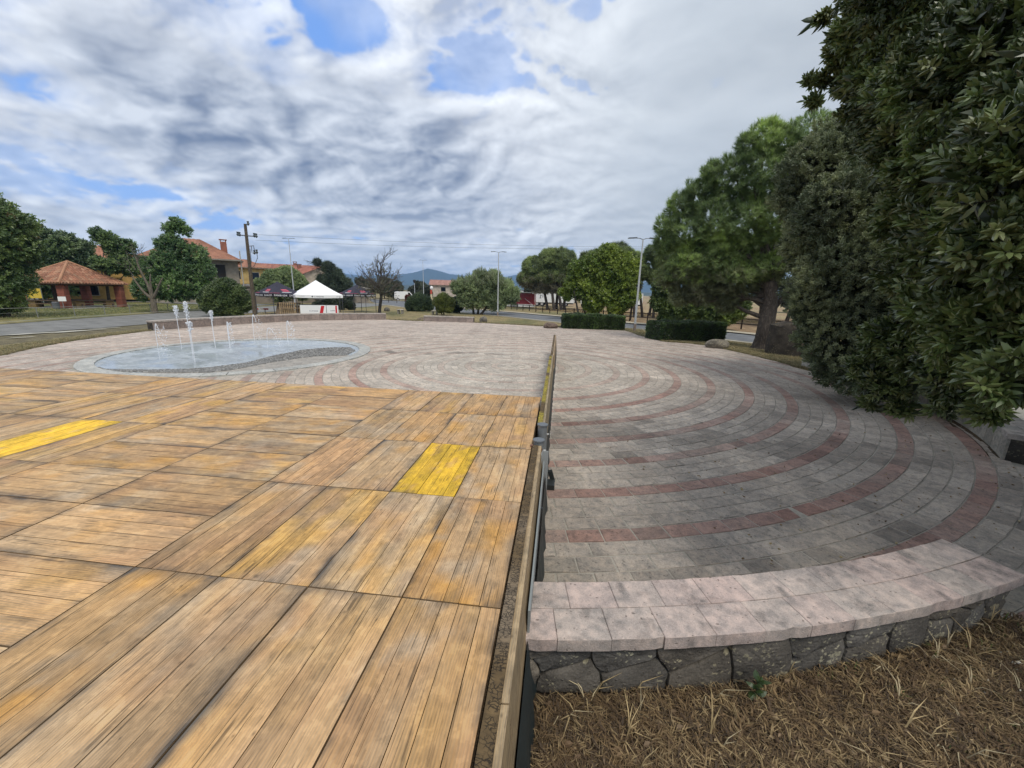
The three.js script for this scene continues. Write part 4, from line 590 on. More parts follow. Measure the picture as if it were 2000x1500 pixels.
  bushC: { base: [-8.05, -0.63, -45.37], lobes: [[-7.96, 1.25, -45.39, 0.75], [-8.53, 0.84, -45.28, 0.69], [-7.29, 0.87, -45.5, 0.7], [-7.86, 0.4, -45.4, 0.81], [-8.31, 0.17, -45.32, 0.58], [-7.41, 0.18, -45.48, 0.58]] },
  bushD: { base: [-7.13, -0.63, -51.34], lobes: [[-7.24, 0.91, -51.32, 0.65], [-7.12, 0.21, -51.34, 0.72], [-7.44, -0.05, -51.29, 0.66]] },
  redshrub: { base: [-15.97, -0.63, -60.47], lobes: [[-15.98, 1.03, -60.47, 0.38], [-16.0, 0.58, -60.46, 0.38]] },
  bushE: { base: [-22.98, -0.63, -51.5], lobes: [[-23.74, 0.2, -51.15, 0.91], [-22.37, 0.22, -51.77, 0.92], [-21.26, -0.1, -52.23, 0.67], [-24.82, -0.13, -50.63, 0.65]] },
};
// a spray of leaves about one unit long: twig along +y, leaves of given length and width
function spray(seed, count, len, wid, spread, fold = 0.25, pts6 = true) {
  const r = rng(seed), pos = [], add = (a, b, c) => pos.push(a.x, a.y, a.z, b.x, b.y, b.z, c.x, c.y, c.z);
  for (let i = 0; i < count; i++) {
    const t = (i + 0.5) / count, az = i * 2.4 + r() * 0.8, tilt = spread * (0.55 + 0.7 * r()) * (1.15 - 0.55 * t), l = len * (0.7 + 0.5 * r()), w = wid * (0.8 + 0.4 * r());
    const d = V(Math.cos(az) * Math.sin(tilt), Math.cos(tilt), Math.sin(az) * Math.sin(tilt)), s = V(-Math.sin(az) + 0.5 * (r() - 0.5), 0.6 * (r() - 0.5), Math.cos(az) + 0.5 * (r() - 0.5)); s.addScaledVector(d, -s.dot(d)).normalize(); const nn = V(0, 0, 0).crossVectors(d, s);
    const b = V(0, t * 1.0 - 0.5, 0), P = (u, v, k) => b.clone().addScaledVector(d, u * l).addScaledVector(s, v * w).addScaledVector(nn, k * w);
    if (pts6) { const m0 = P(0, 0, 0), tip = P(1, 0, 0.1), m1 = P(0.5, 0, -fold), l1 = P(0.35, 0.5, fold), l2 = P(0.72, 0.36, fold), r1 = P(0.35, -0.5, fold), r2 = P(0.72, -0.36, fold); add(m0, m1, l1); add(l1, m1, l2); add(l2, m1, tip); add(m0, r1, m1); add(r1, r2, m1); add(r2, tip, m1); }
    else { const m0 = P(0, 0, 0), tip = P(1, 0, 0), l1 = P(0.45, 0.5, fold), r1 = P(0.45, -0.5, fold); add(m0, r1, tip); add(m0, tip, l1); }
  }
  const g = new THREE.BufferGeometry(); g.setAttribute('position', new THREE.Float32BufferAttribute(pos, 3)); g.computeVertexNormals(); return g;
}
function tuft(seed, count, len, wid, cone) {               // needles fanned round a tip
  const r = rng(seed), pos = [];
  for (let i = 0; i < count; i++) { const az = r() * 6.283, tl = cone * Math.sqrt(r()), d = V(Math.cos(az) * Math.sin(tl), Math.cos(tl), Math.sin(az) * Math.sin(tl)), s = V(-Math.sin(az), 0.3 * (r() - 0.5), Math.cos(az)).normalize(), l = len * (0.6 + 0.5 * r()), b = V(0, -0.35 + 0.5 * r(), 0), p = (u, v) => b.clone().addScaledVector(d, u * l).addScaledVector(s, v * wid); const A = p(0, -0.5), B = p(0, 0.5), C = p(1, 0); pos.push(A.x, A.y, A.z, B.x, B.y, B.z, C.x, C.y, C.z); }
  const g = new THREE.BufferGeometry(); g.setAttribute('position', new THREE.Float32BufferAttribute(pos, 3)); g.computeVertexNormals(); return g;
}
const LEAF = {
  oak: spray(1, 14, 0.64, 0.2, 1.0, 0.35), oak2: spray(2, 11, 0.62, 0.22, 1.15), oak3: spray(12, 17, 0.44, 0.14, 1.1, 0.45), small: spray(3, 14, 0.42, 0.2, 1.2, 0.2, false), broad: spray(4, 12, 0.5, 0.3, 1.2, 0.2, false),
  thin: spray(5, 16, 0.5, 0.09, 0.8, 0.1, false), box: spray(6, 14, 0.36, 0.22, 1.3, 0.2, false), tuft: tuft(7, 34, 0.95, 0.045, 1.15), tuft2: tuft(8, 26, 1.0, 0.07, 1.35),
};
function crown(parent, name, lobes, o) {
  const r = rng(o.seed), W = lobes.map((l) => l[3] * l[3] * (l[4] ?? 1)), sum = W.reduce((a, b) => a + b, 0), n = Math.round(o.n), inst = new THREE.InstancedMesh(o.geo, o.mat, n);
  const m = new THREE.Matrix4(), q = new THREE.Quaternion(), col = new THREE.Color(), up = V(0, 1, 0), d = V(0, 0, 0), spin = new THREE.Quaternion(), p = V(0, 0, 0);
  let i = 0, guard = 0; const depth = o.depth ?? 0.45, flat = o.flat ?? 0.9;
  while (i < n && guard++ < n * 8) {
    let k = 0; if (o.box) { const [bx, by, bz] = o.box, A = [by * bz, by * bz, bx * bz, bx * by, bx * by], tot = A.reduce((a, b) => a + b, 0); let f = 0, q2 = r() * tot; while ((q2 -= A[f]) > 0 && f < 4) f++; const u = r() - 0.5, v = r() - 0.5, e = 0.5 - Math.pow(r(), 2) * depth * 0.5; d.set(0, 0, 0); if (f < 2) { d.x = f ? 1 : -1; p.set(d.x * bx * e, by * (v + 0.5), bz * u); } else if (f === 2) { d.y = 1; p.set(bx * u, by * (0.5 + e), bz * v); } else { d.z = f === 3 ? 1 : -1; p.set(bx * u, by * (v + 0.5), d.z * bz * e); } const w = (o.lump ?? 0.1) * (fbm(p.x * 2.3 + 9, p.y * 2.3 + p.z * 2.3 + 30, 3) - 0.5) * 2; p.addScaledVector(d, w); p.y = Math.max(0.01, p.y); } else {
    let pick = r() * sum; k = 0; while ((pick -= W[k]) > 0 && k < W.length - 1) k++;
    const L = lobes[k]; d.set(r() * 2 - 1, r() * 2 - 1, r() * 2 - 1); const dl = d.length(); if (dl > 1 || dl < 0.05) continue; d.divideScalar(dl);
    const lump = 1 + (o.lump ?? 0.3) * (fbm(d.x * 2.3 + k * 3.7 + 20, d.y * 2.3 + d.z * 1.9 + 40, 3) - 0.5) * 2, rr = Math.max(L[3] * 0.55, L[3] - o.size * 0.45) * lump * (1 - depth * r() * r());
    p.set(L[0] + d.x * rr, L[1] + d.y * rr * flat, L[2] + d.z * rr); }
    if (o.low !== undefined && p.y < o.low + 0.25 * r()) continue;
    if (o.keep && !o.keep(p)) continue;
    let deep = false; if (!o.box) for (let j = 0; j < lobes.length; j++) if (j !== k) { const Q = lobes[j], dd = Math.hypot(p.x - Q[0], (p.y - Q[1]) / flat, p.z - Q[2]); if (dd < Q[3] * (o.inner ?? 0.62)) { deep = true; break; } }
    if (deep && r() > (o.fill ?? 0.2)) continue;
    const g = V(d.x + (r() - 0.5) * (o.mess ?? 0.9), d.y + (o.rise ?? 0.35) + (r() - 0.5) * (o.mess ?? 0.9), d.z + (r() - 0.5) * (o.mess ?? 0.9)).normalize();
    q.setFromUnitVectors(up, g); spin.setFromAxisAngle(up, r() * 6.283); q.multiply(spin);
    const s = o.size * (0.7 + 0.6 * r()); m.compose(p, q, V(s, s, s)); inst.setMatrixAt(i, m);
    const cl = fbm(p.x * (o.clump ?? 1.2) + 30, p.y * (o.clump ?? 1.2) + p.z * (o.clump ?? 1.2) + 60, 3), t = clamp((cl - 0.3) * 1.9 + 0.45 * (r() - 0.5)), c = mix3(o.c0, o.c1, t); if (o.odd && r() < o.odd[0]) { const z = o.odd[1]; c[0] = z[0]; c[1] = z[1]; c[2] = z[2]; }
    const v = 0.8 + 0.4 * r(); inst.setColorAt(i, col.setRGB(c[0] * v, c[1] * v, c[2] * v)); i++;
  }
  inst.count = i; inst.name = name; inst.userData.kind = 'stuff'; inst.castShadow = inst.receiveShadow = true; parent.add(inst); return inst;
}
function limb(mb, a, b, ra, rb, r, bend = 0.1, seg = 7) { const L = a.distanceTo(b), n = 6, pts = [], rad = []; const o1 = V(r() - 0.5, r() - 0.5, r() - 0.5).multiplyScalar(L * bend), o2 = V(r() - 0.5, r() - 0.5, r() - 0.5).multiplyScalar(L * bend); for (let i = 0; i <= n; i++) { const t = i / n, p = a.clone().lerp(b, t).addScaledVector(o1, Math.sin(t * Math.PI)).addScaledVector(o2, Math.sin(t * 2 * Math.PI) * 0.6); pts.push(p); rad.push(mix(ra, rb, Math.pow(t, 0.8))); } mb.tube(pts, rad, seg); return pts; }
function twigs(mb, a, dir, len, rad, lev, r, droop = 0) { const end = a.clone().addScaledVector(dir, len); const pts = limb(mb, a, end, rad, rad * 0.55, r, 0.12, lev > 1 ? 6 : 4); if (lev <= 0) return; const n = 3 + Math.floor(r() * 2); for (let i = 0; i < n; i++) { const t = 0.35 + 0.65 * (i + r() * 0.6) / n, s = pts[Math.min(6, Math.round(t * 6))], d = dir.clone().add(V(r() - 0.5, (r() - 0.5) + 0.15 - droop, r() - 0.5).multiplyScalar(1.7)).normalize(); twigs(mb, s, d, len * (0.5 + 0.25 * r()), rad * 0.55, lev - 1, r, droop); } }
function trunkOf(t, B, lobes, o) {
  const r = rng(o.seed + 5), mb = new MB(o.bark), top = V(...(o.top || [0, 2, 0])).add(V(...B)), base = V(B[0], B[1] - 0.1, B[2]), R = o.radius;
  const foot = new MB(o.bark), pts = [], rad = []; for (let i = 0; i <= 10; i++) { const u = i / 10, p = base.clone().lerp(top, u); p.x += (vn(u * 3 + o.seed, 3) - 0.5) * R * 0.8 * Math.min(1, u * 4); p.z += (vn(u * 3 + o.seed, 9) - 0.5) * R * 0.8 * Math.min(1, u * 4); pts.push(p); rad.push(R * (1 + 0.55 * Math.exp(-u * 9)) * mix(1, 0.7, u)); }
  foot.tube(pts, rad, 14); const trunk = foot.build('trunk', M.bark, t, 1.2);
  const tipp = pts[10]; lobes.forEach((L, i) => { if (L[3] < (o.minLobe ?? 0.3)) return; const from = pts[5 + (i % 6)]; limb(mb, from, V(L[0], L[1] - L[3] * 0.15, L[2]), Math.min(R * 0.5, R * 0.22 + 0.05 * L[3]), 0.02 + R * 0.05, r, 0.12); });
  mb.build('limbs', M.bark, t, 1.2); return trunk;
}
function rel(T) { return T.lobes.map((l) => [l[0] - T.base[0], l[1] - T.base[1], l[2] - T.base[2], l[3]]); }
function plant(key, name, label, category, o) {
  const T = TREES[key], lobes = rel(T).concat(o.more || []), t = thing(name, label, category, T.base, 0, o.group);
  if (o.trunk) trunkOf(t, [0, 0, 0], lobes, Object.assign({ seed: o.seed, bark: [0.2, 0.165, 0.13] }, o.trunk));
  for (const c of o.crowns) crown(t, c.name || 'crown', (c.pick ? c.pick(lobes) : lobes), Object.assign({ seed: o.seed + 11 }, c));
  return t;
}
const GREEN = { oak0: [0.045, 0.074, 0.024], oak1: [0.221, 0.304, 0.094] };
// the big evergreen oak whose leaves hang in from the right, and its neighbour behind
{
  const t = plant('oakA', 'evergreen_oak', 'big dark evergreen oak hanging in close at the right edge of the plaza', 'tree', { seed: 3,
    more: [[0.4, 4.6, 0.4, 2.2], [1.8, 3.8, 0.8, 2.2], [-0.6, 5.6, 0.2, 2.0], [1.2, 5.8, -0.6, 2.2], [0.2, 2.9, 1.4, 1.6], [-1.3, 3.9, 2.4, 1.5], [-0.7, 3.2, 4.0, 1.7]],
    trunk: { radius: 0.3, top: [-0.3, 2.2, 0.1], bark: [0.12, 0.1, 0.08] },
    crowns: [
      { name: 'outer_foliage', geo: LEAF.oak3, mat: M.leaf, n: 15000, size: 0.125, seed: 9, c0: [0.053, 0.083, 0.025], c1: [0.207, 0.276, 0.086], lump: 0.75, depth: 0.4, inner: 0.75, fill: 0.05, mess: 1.4, rise: 0.3, clump: 2.2 },
      { geo: LEAF.oak, mat: M.leaf, n: 46000, size: 0.092, c0: GREEN.oak0, c1: GREEN.oak1, lump: 0.6, depth: 0.55, inner: 0.72, fill: 0.08, mess: 1.0, rise: 0.15, clump: 2.6, odd: [0.07, [0.17, 0.2, 0.075]] },
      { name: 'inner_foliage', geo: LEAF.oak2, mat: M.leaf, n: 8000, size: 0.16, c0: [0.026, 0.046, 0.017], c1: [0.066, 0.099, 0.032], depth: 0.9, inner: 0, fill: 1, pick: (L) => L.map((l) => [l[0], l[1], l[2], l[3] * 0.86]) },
    ] });
  // single twigs with large leaves that stand out in front of the crown
  const r = rng(71), twig = new MB([0.11, 0.1, 0.06]); twig.tube([V(0, -0.75, 0), V(0.02, -0.1, 0.01), V(0, 0.5, 0)], [0.03, 0.022, 0.01], 5);
  const tg = twig.geo(1), lg = [spray(31, 15, 0.6, 0.18, 0.95, 0.35), spray(32, 13, 0.64, 0.19, 1.05, 0.4), spray(33, 17, 0.56, 0.17, 0.85, 0.35)];
  const mats = [[0.18, 0.235, 0.075], [0.13, 0.18, 0.058], [0.23, 0.265, 0.105]].map((c) => { const m = M.leaf.clone(); m.color.setRGB(...c); return m; });
  const L = rel(TREES.oakA); let k = 0;
  for (const l of L) for (let i = 0; i < 5; i++) { const T = TREES.oakA.base, cam = V(-T[0] - l[0], 2.2 - T[1] - l[1], -T[2] - l[2]).normalize(), d = V(cam.x + (r() - 0.5) * 1.5, cam.y + (r() - 0.5) * 1.5, cam.z + (r() - 0.5) * 1.5).normalize(), p = V(l[0], l[1], l[2]).addScaledVector(d, l[3] * (0.96 + 0.16 * r())), g = V(d.x - 0.7 + (r() - 0.5), d.y * 0.6 + (r() - 0.4) * 0.7, d.z + (r() - 0.5)).normalize(); const s = 0.1 + 0.035 * r(), tw = new THREE.Mesh(tg, M.bark); tw.name = 'twig'; tw.position.copy(p); tw.quaternion.setFromUnitVectors(V(0, 1, 0), g); tw.scale.setScalar(s); tw.castShadow = true; t.add(tw); const lv = new THREE.Mesh(lg[k % 3], mats[(k * 7) % 3]); lv.name = 'leaf_spray'; lv.castShadow = true; tw.add(lv); k++; }
}
plant('oakB', 'evergreen_oak', 'grey green evergreen oak behind the big one, with smaller leaves', 'tree', { seed: 23, more: [[1.4, 4.5, 0.5, 2.4], [2.2, 3.2, -0.4, 2.2], [0.4, 5.4, -0.6, 2.0]], trunk: { radius: 0.26, top: [-0.2, 2.0, 0], bark: [0.13, 0.11, 0.09] },
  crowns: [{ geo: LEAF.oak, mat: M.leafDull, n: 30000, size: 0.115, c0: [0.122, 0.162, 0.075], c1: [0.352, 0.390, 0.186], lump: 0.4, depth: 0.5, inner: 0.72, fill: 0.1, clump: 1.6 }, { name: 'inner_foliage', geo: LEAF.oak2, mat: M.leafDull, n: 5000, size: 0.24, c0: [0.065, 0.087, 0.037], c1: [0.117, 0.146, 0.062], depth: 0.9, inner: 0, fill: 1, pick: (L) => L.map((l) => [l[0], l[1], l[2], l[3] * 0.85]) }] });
// umbrella pines
{
  const t = plant('pine', 'stone_pine', 'tall pine with a thick trunk, beside the dark slab of rock at the plaza edge', 'tree', { seed: 41, trunk: { radius: 0.36, top: [-0.25, 3.0, 0.2], bark: [0.17, 0.14, 0.115], minLobe: 0.4 },
    crowns: [
      { geo: LEAF.tuft, mat: M.needle, n: 13000, size: 0.26, c0: [0.143, 0.226, 0.062], c1: [0.432, 0.568, 0.144], lump: 0.65, depth: 0.5, inner: 0.7, fill: 0.1, rise: 0.8, mess: 0.7, clump: 0.9, keep: (p) => p.y > 2.9 },
      { name: 'lower_foliage', geo: LEAF.tuft2, mat: M.needle, n: 3600, size: 0.24, c0: [0.155, 0.177, 0.085], c1: [0.289, 0.329, 0.144], lump: 0.5, depth: 0.6, inner: 0.5, fill: 0.4, rise: 0.2, clump: 1.1, keep: (p) => p.y < 3.6 && p.y > 1.2 },
    ] });
  const r = rng(6), mb = new MB([0.27, 0.23, 0.185]); for (const l of rel(TREES.pine)) if (l[1] < 5.2) for (let k = 0; k < 2; k++) twigs(mb, V(l[0] * 0.45 + (r() - 0.5) * 0.3, 1.6 + l[1] * 0.4, l[2] * 0.45), V(l[0] + (r() - 0.5) * 2.4, (l[1] - 2.4) * 0.5 + (r() - 0.6) * 1.2, l[2] + (r() - 0.5) * 2.4).normalize(), 1.1, 0.022, 2, r, 0.12); mb.build('dead_twigs', M.bark, t);
}
plant('pine2', 'stone_pine', 'pine whose bright green top rises between the thick trunked pine and the oaks', 'tree', { seed: 43, trunk: { radius: 0.3, top: [0, 3.6, 0] }, crowns: [{ geo: LEAF.tuft, mat: M.needle, n: 9000, size: 0.32, c0: [0.166, 0.261, 0.066], c1: [0.474, 0.617, 0.154], lump: 0.35, depth: 0.5, inner: 0.7, rise: 0.7, mess: 0.7 }] });
const trunks = (list, R, col) => (t, r) => { for (const [x, z, tx, ty, tz] of list) { const mb = new MB(col); limb(mb, V(x, -0.1, z), V(tx, ty, tz), R, R * 0.55, r, 0.05, 9); mb.build('trunk', M.bark, t, 1.2); } };
{
  const t = plant('pineA', 'umbrella_pines', 'clump of leaning umbrella pines beyond the wooden fence, left of the bright green tree', 'tree', { seed: 51, crowns: [{ geo: LEAF.tuft, mat: M.needle, n: 9000, size: 0.5, c0: [0.160, 0.217, 0.077], c1: [0.395, 0.485, 0.168], lump: 0.3, depth: 0.4, inner: 0.72, rise: 0.8, mess: 0.6, flat: 0.8, keep: (p) => p.y > 4.2 }, { name: 'dry_underside', geo: LEAF.tuft2, mat: M.needle, n: 3500, size: 0.5, c0: [0.229, 0.217, 0.143], c1: [0.316, 0.306, 0.198], depth: 0.7, inner: 0.3, fill: 0.6, keep: (p) => p.y < 5.4 && p.y > 2.6 }] });
  trunks([[0, 0, -1.6, 6, -0.2], [0.9, 1.4, -0.2, 6.4, 0.4], [1.5, -1.2, 1.4, 6.2, 0], [2.6, 0.3, 2.7, 6.5, 0], [2.0, 1.5, 1.1, 5.5, 1]], 0.26, [0.15, 0.125, 0.11])(t, rng(5));
}
{
  const t = plant('pineB', 'umbrella_pines', 'umbrella pines beyond the fence behind the right hand street lamp', 'tree', { seed: 57, crowns: [{ geo: LEAF.tuft, mat: M.needle, n: 9000, size: 0.42, c0: [0.149, 0.210, 0.070], c1: [0.395, 0.494, 0.158], lump: 0.35, depth: 0.4, inner: 0.72, rise: 0.8, mess: 0.6, flat: 0.85, keep: (p) => p.y > 3.6 }] });
  trunks([[0, 0, -1.0, 6, 0.2], [0.7, 1.6, 1.2, 6.2, 0.6], [-2.2, -0.6, -2.8, 6, 0], [2.2, 0.2, 2.4, 5.6, 0.2], [-1.2, 1.0, -1.4, 5.8, 0], [1.6, -2.4, 1.7, 6, -1]], 0.17, [0.14, 0.115, 0.1])(t, rng(8));
}
{ // more bare pine trunks in the wood beyond the fence
  const r = rng(15); const spots = [[19.5, -42, 6.5], [21.5, -39, 6], [23, -44, 7], [17.8, -38.5, 6], [25.5, -37.5, 6.5], [28, -41, 7], [24.5, -33.5, 6], [30, -35, 6.5], [27, -30.5, 6], [33, -38, 7], [36, -33, 7], [20.5, -50, 8], [29.5, -48, 8], [14, -55, 8], [11, -60, 8], [31, -29, 6.5], [34, -26.5, 7], [29.5, -24.5, 6]];
  spots.forEach(([x, z, h], i) => {
    const t = thing('pine_tree', 'umbrella pine with a thin dark trunk in the wood beyond the wooden fence', 'tree', [x, land(x, z), z], 0, 'pines in the wood beyond the fence'), tx = (r() - 0.5) * 1.6, tz = (r() - 0.5) * 1.2; trunks([[0, 0, tx, h, tz]], 0.15 + 0.06 * r(), [0.13, 0.105, 0.09])(t, r);
    const lobes = []; for (let k = 0; k < 6; k++) lobes.push([tx + (r() - 0.5) * 3.4, h - 0.6 + (r() - 0.3) * 1.6, tz + (r() - 0.5) * 3.4, 1.0 + 0.7 * r()]);
    crown(t, 'crown', lobes, { seed: 200 + i, geo: LEAF.tuft2, mat: M.needle, n: 1500, size: 0.55, c0: [0.077, 0.110, 0.042], c1: [0.189, 0.239, 0.082], depth: 0.5, inner: 0.6, rise: 0.7, flat: 0.7 });
  });
}
{
  const t = plant('green', 'broadleaf_tree', 'bright yellow green broadleaf tree behind the first clipped hedge', 'tree', { seed: 61, crowns: [{ geo: LEAF.broad, mat: M.leaf, n: 12000, size: 0.3, c0: [0.143, 0.222, 0.029], c1: [0.366, 0.451, 0.067], lump: 0.55, depth: 0.55, inner: 0.66, fill: 0.12, rise: 0.4, mess: 1.0, clump: 0.9 }] });
  trunks([[0, 0, -0.6, 4.6, 0], [0.9, 0.6, 1.5, 4.2, 0.2], [-1.2, -0.5, -2.2, 3.6, 0], [2.2, 0.2, 2.6, 3.4, 0], [1.5, -0.8, 0.9, 4.4, -0.4], [3.0, 0.4, 3.1, 3.2, 0.3], [-2.0, 0.5, -2.8, 2.8, 0.5]], 0.12, [0.12, 0.1, 0.075])(t, rng(9));
}
{
  const t = plant('greenB', 'broadleaf_tree', 'dark leafy shrubby tree behind the second clipped hedge, under the pine', 'tree', { seed: 67, crowns: [{ geo: LEAF.broad, mat: M.leaf, n: 6500, size: 0.26, c0: [0.077, 0.124, 0.026], c1: [0.247, 0.329, 0.066], lump: 0.5, depth: 0.6, inner: 0.6, fill: 0.2 }] });
  trunks([[0.2, 0, -0.3, 2.4, 0], [1.0, 0.3, 1.6, 2.6, 0], [1.4, 0, 2.4, 2.4, 0], [0.7, -0.4, 0.6, 2.6, 0], [2.0, 0, 3.4, 2.2, 0], [-0.6, 0, -1.0, 2.6, 0]], 0.08, [0.11, 0.095, 0.075])(t, rng(3));
}
plant('dark_left', 'broadleaf_tree', 'dense dark green tree at the left edge hanging over the pavilion', 'tree', { seed: 71, trunk: { radius: 0.24, top: [0.2, 2.6, 0] }, crowns: [{ geo: LEAF.broad, mat: M.leaf, n: 5600, size: 0.34, c0: [0.092, 0.160, 0.050], c1: [0.277, 0.366, 0.108], lump: 0.6, depth: 0.5, inner: 0.66, odd: [0.03, [0.2, 0.17, 0.07]] }] });
plant('dark_left2', 'broadleaf_tree', 'dark rounded tree rising behind the pavilion roof', 'tree', { seed: 73, trunk: { radius: 0.3, top: [0, 3.4, 0] }, crowns: [{ geo: LEAF.broad, mat: M.leaf, n: 7500, size: 0.5, c0: [0.080, 0.137, 0.060], c1: [0.198, 0.277, 0.098], lump: 0.5, depth: 0.5 }] });
plant('carob', 'broadleaf_tree', 'sparse tree with clumped dark leaves in front of the yellow house', 'tree', { seed: 75, trunk: { radius: 0.16, top: [0.2, 4.0, 0], minLobe: 0.3 }, crowns: [{ geo: LEAF.broad, mat: M.leaf, n: 2600, size: 0.36, c0: [0.092, 0.170, 0.060], c1: [0.277, 0.376, 0.128], lump: 0.6, depth: 0.8, inner: 0.3 }] });
{
  const t = plant('forked', 'forked_tree', 'pale forked tree, half bare and half dark leaved, standing on the lawn', 'tree', { seed: 77, crowns: [{ geo: LEAF.broad, mat: M.leaf, n: 5400, size: 0.3, c0: [0.080, 0.160, 0.060], c1: [0.258, 0.395, 0.128], lump: 0.5, depth: 0.6, inner: 0.6, fill: 0.15 }] });
  const mb = new MB([0.34, 0.29, 0.22]), r = rng(17), f = V(0, 1.3, 0); limb(mb, V(0, -0.1, 0), f, 0.26, 0.22, r, 0.02, 10); for (const e of [[-0.9, 5.2, 0], [0.3, 3.6, 0.1], [1.3, 3.3, 0], [-1.4, 3.4, 0.2]]) limb(mb, f, V(...e), 0.15, 0.05, r, 0.08, 8); mb.build('trunk', M.bark, t, 1.2);
  const b = new MB([0.25, 0.22, 0.19]); for (const [x, y, dx, dy] of [[-0.9, 5.0, -0.25, 1], [-0.85, 4.2, 0.1, 1], [-1.1, 4.0, -0.5, 0.9], [-1.4, 3.4, -0.6, 0.8], [-0.7, 4.8, 0.3, 1]]) twigs(b, V(x, y, 0), V(dx, dy, 0.1).normalize(), 1.1, 0.04, 2, r); b.build('bare_branches', M.bark, t);
}
plant('round', 'round_tree', 'rounded grey green tree in front of the red tiled roofs', 'tree', { seed: 79, trunk: { radius: 0.16, top: [0, 1.8, 0] }, crowns: [{ geo: LEAF.small, mat: M.leafDull, n: 5000, size: 0.5, c0: [0.160, 0.229, 0.082], c1: [0.376, 0.464, 0.198], lump: 0.35, depth: 0.4 }] });
{
  const t = plant('leaning', 'conifer_tree', 'dark windswept conifer leaning left behind the white tent', 'tree', { seed: 81, trunk: { radius: 0.2, top: [-0.8, 3.2, 0] }, crowns: [{ geo: LEAF.tuft2, mat: M.needle, n: 4500, size: 0.55, c0: [0.047, 0.077, 0.042], c1: [0.115, 0.165, 0.082], lump: 0.5, depth: 0.5, rise: -0.1 }] });
  const b = new MB([0.1, 0.085, 0.075]), r = rng(4); for (let k = 0; k < 7; k++) twigs(b, V(-0.4 - k * 0.35, 4 + k * 0.45, 0), V(-1, 0.35, (r() - 0.5)).normalize(), 1.5, 0.05, 2, r, 0.35); b.build('bare_branches', M.bark, t);
}
{
  const t = plant('olive', 'olive_tree', 'grey green olive like tree with two leaning trunks beyond the short bench wall', 'tree', { seed: 83, crowns: [{ geo: LEAF.thin, mat: M.leafDull, n: 8500, size: 0.48, c0: [0.229, 0.298, 0.149], c1: [0.533, 0.632, 0.335], lump: 0.55, depth: 0.6, inner: 0.6, rise: 0.7, mess: 0.7, clump: 0.9 }, { name: 'wispy_shoots', geo: LEAF.thin, mat: M.leafDull, n: 420, size: 0.8, c0: [0.229, 0.274, 0.160], c1: [0.376, 0.415, 0.258], depth: -0.25, rise: 1.6, mess: 0.4, keep: (p) => p.y > 3.2 }] });
  trunks([[0.2, 0, 0.5, 2.6, 0], [0.5, 0.3, 2.2, 2.6, 0], [-0.3, 0, -0.8, 2.8, 0]], 0.16, [0.13, 0.11, 0.09])(t, rng(21));
}
{ // the bare tree
  const t = thing('bare_tree', 'almost leafless grey tree behind the right end of the long bench wall', 'tree', [-14.96, land(-14.96, -44.44), -44.44]), r = rng(33), tr = new MB([0.11, 0.1, 0.09]), b = new MB([0.22, 0.195, 0.175]); limb(tr, V(0, -0.1, 0), V(0.35, 2.5, 0), 0.2, 0.15, r, 0.03, 10); tr.build('trunk', M.bark, t, 1.2);
  for (let k = 0; k < 10; k++) { const a = k * 2.4 + r(), e = 0.5 + 0.5 * (k % 3); twigs(b, V(0.3, 2.0 + 0.13 * k, 0), V(Math.cos(a), 0.25 + 0.4 * e, Math.sin(a)).normalize(), 2.0, 0.075, 3, r); } twigs(b, V(0.35, 2.4, 0), V(0.05, 1, 0), 2.5, 0.1, 3, r); b.build('branches', M.bark, t);
  crown(t, 'sparse_leaves', [[-1.2, 2.6, 0, 1.3], [1.2, 2.6, 0, 1.3], [0, 3.0, 0.4, 1.4], [0.2, 4.6, 0, 1.6]], { seed: 4, geo: LEAF.small, mat: M.leafDull, n: 420, size: 0.22, c0: [0.114, 0.114, 0.067], c1: [0.231, 0.215, 0.123], depth: 0.8, inner: 0 });
}
// clipped shrubs and hedges
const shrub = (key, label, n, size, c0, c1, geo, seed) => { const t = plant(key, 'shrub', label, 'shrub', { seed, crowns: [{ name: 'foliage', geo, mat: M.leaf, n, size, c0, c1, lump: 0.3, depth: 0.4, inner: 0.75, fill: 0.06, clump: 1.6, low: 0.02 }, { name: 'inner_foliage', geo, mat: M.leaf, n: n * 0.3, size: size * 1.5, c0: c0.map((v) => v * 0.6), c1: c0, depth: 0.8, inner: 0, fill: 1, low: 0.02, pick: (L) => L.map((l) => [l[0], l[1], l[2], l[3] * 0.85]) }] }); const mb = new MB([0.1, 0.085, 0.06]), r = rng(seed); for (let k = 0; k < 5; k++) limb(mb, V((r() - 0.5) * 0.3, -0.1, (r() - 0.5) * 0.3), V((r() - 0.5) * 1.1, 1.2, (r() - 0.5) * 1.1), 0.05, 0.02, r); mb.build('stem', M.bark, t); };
shrub('bushA', 'large bright green rounded bush beside the left street, behind the fountain jets', 8500, 0.25, [0.06, 0.11, 0.028], [0.299, 0.377, 0.130], LEAF.small, 101);
shrub('bushB', 'big bluish green clipped round shrub, left of the yellow green one', 5000, 0.3, [0.042, 0.078, 0.034], [0.163, 0.234, 0.098], LEAF.box, 103);
shrub('bushC', 'yellow green clipped round shrub behind the short bench wall', 4500, 0.25, [0.075, 0.11, 0.02], [0.27, 0.31, 0.06], LEAF.box, 105);
shrub('bushD', 'dark green clipped shrub right behind the yellow green one', 3500, 0.25, [0.02, 0.036, 0.015], [0.072, 0.104, 0.039], LEAF.box, 107);
shrub('bushE', 'dark bushes behind the white tent', 3500, 0.3, [0.022, 0.036, 0.018], [0.078, 0.111, 0.046], LEAF.box, 109);
shrub('redshrub', 'small red leaved shrub peeping out left of the bluish round shrub', 700, 0.3, [0.15, 0.035, 0.02], [0.28, 0.08, 0.04], LEAF.box, 111);
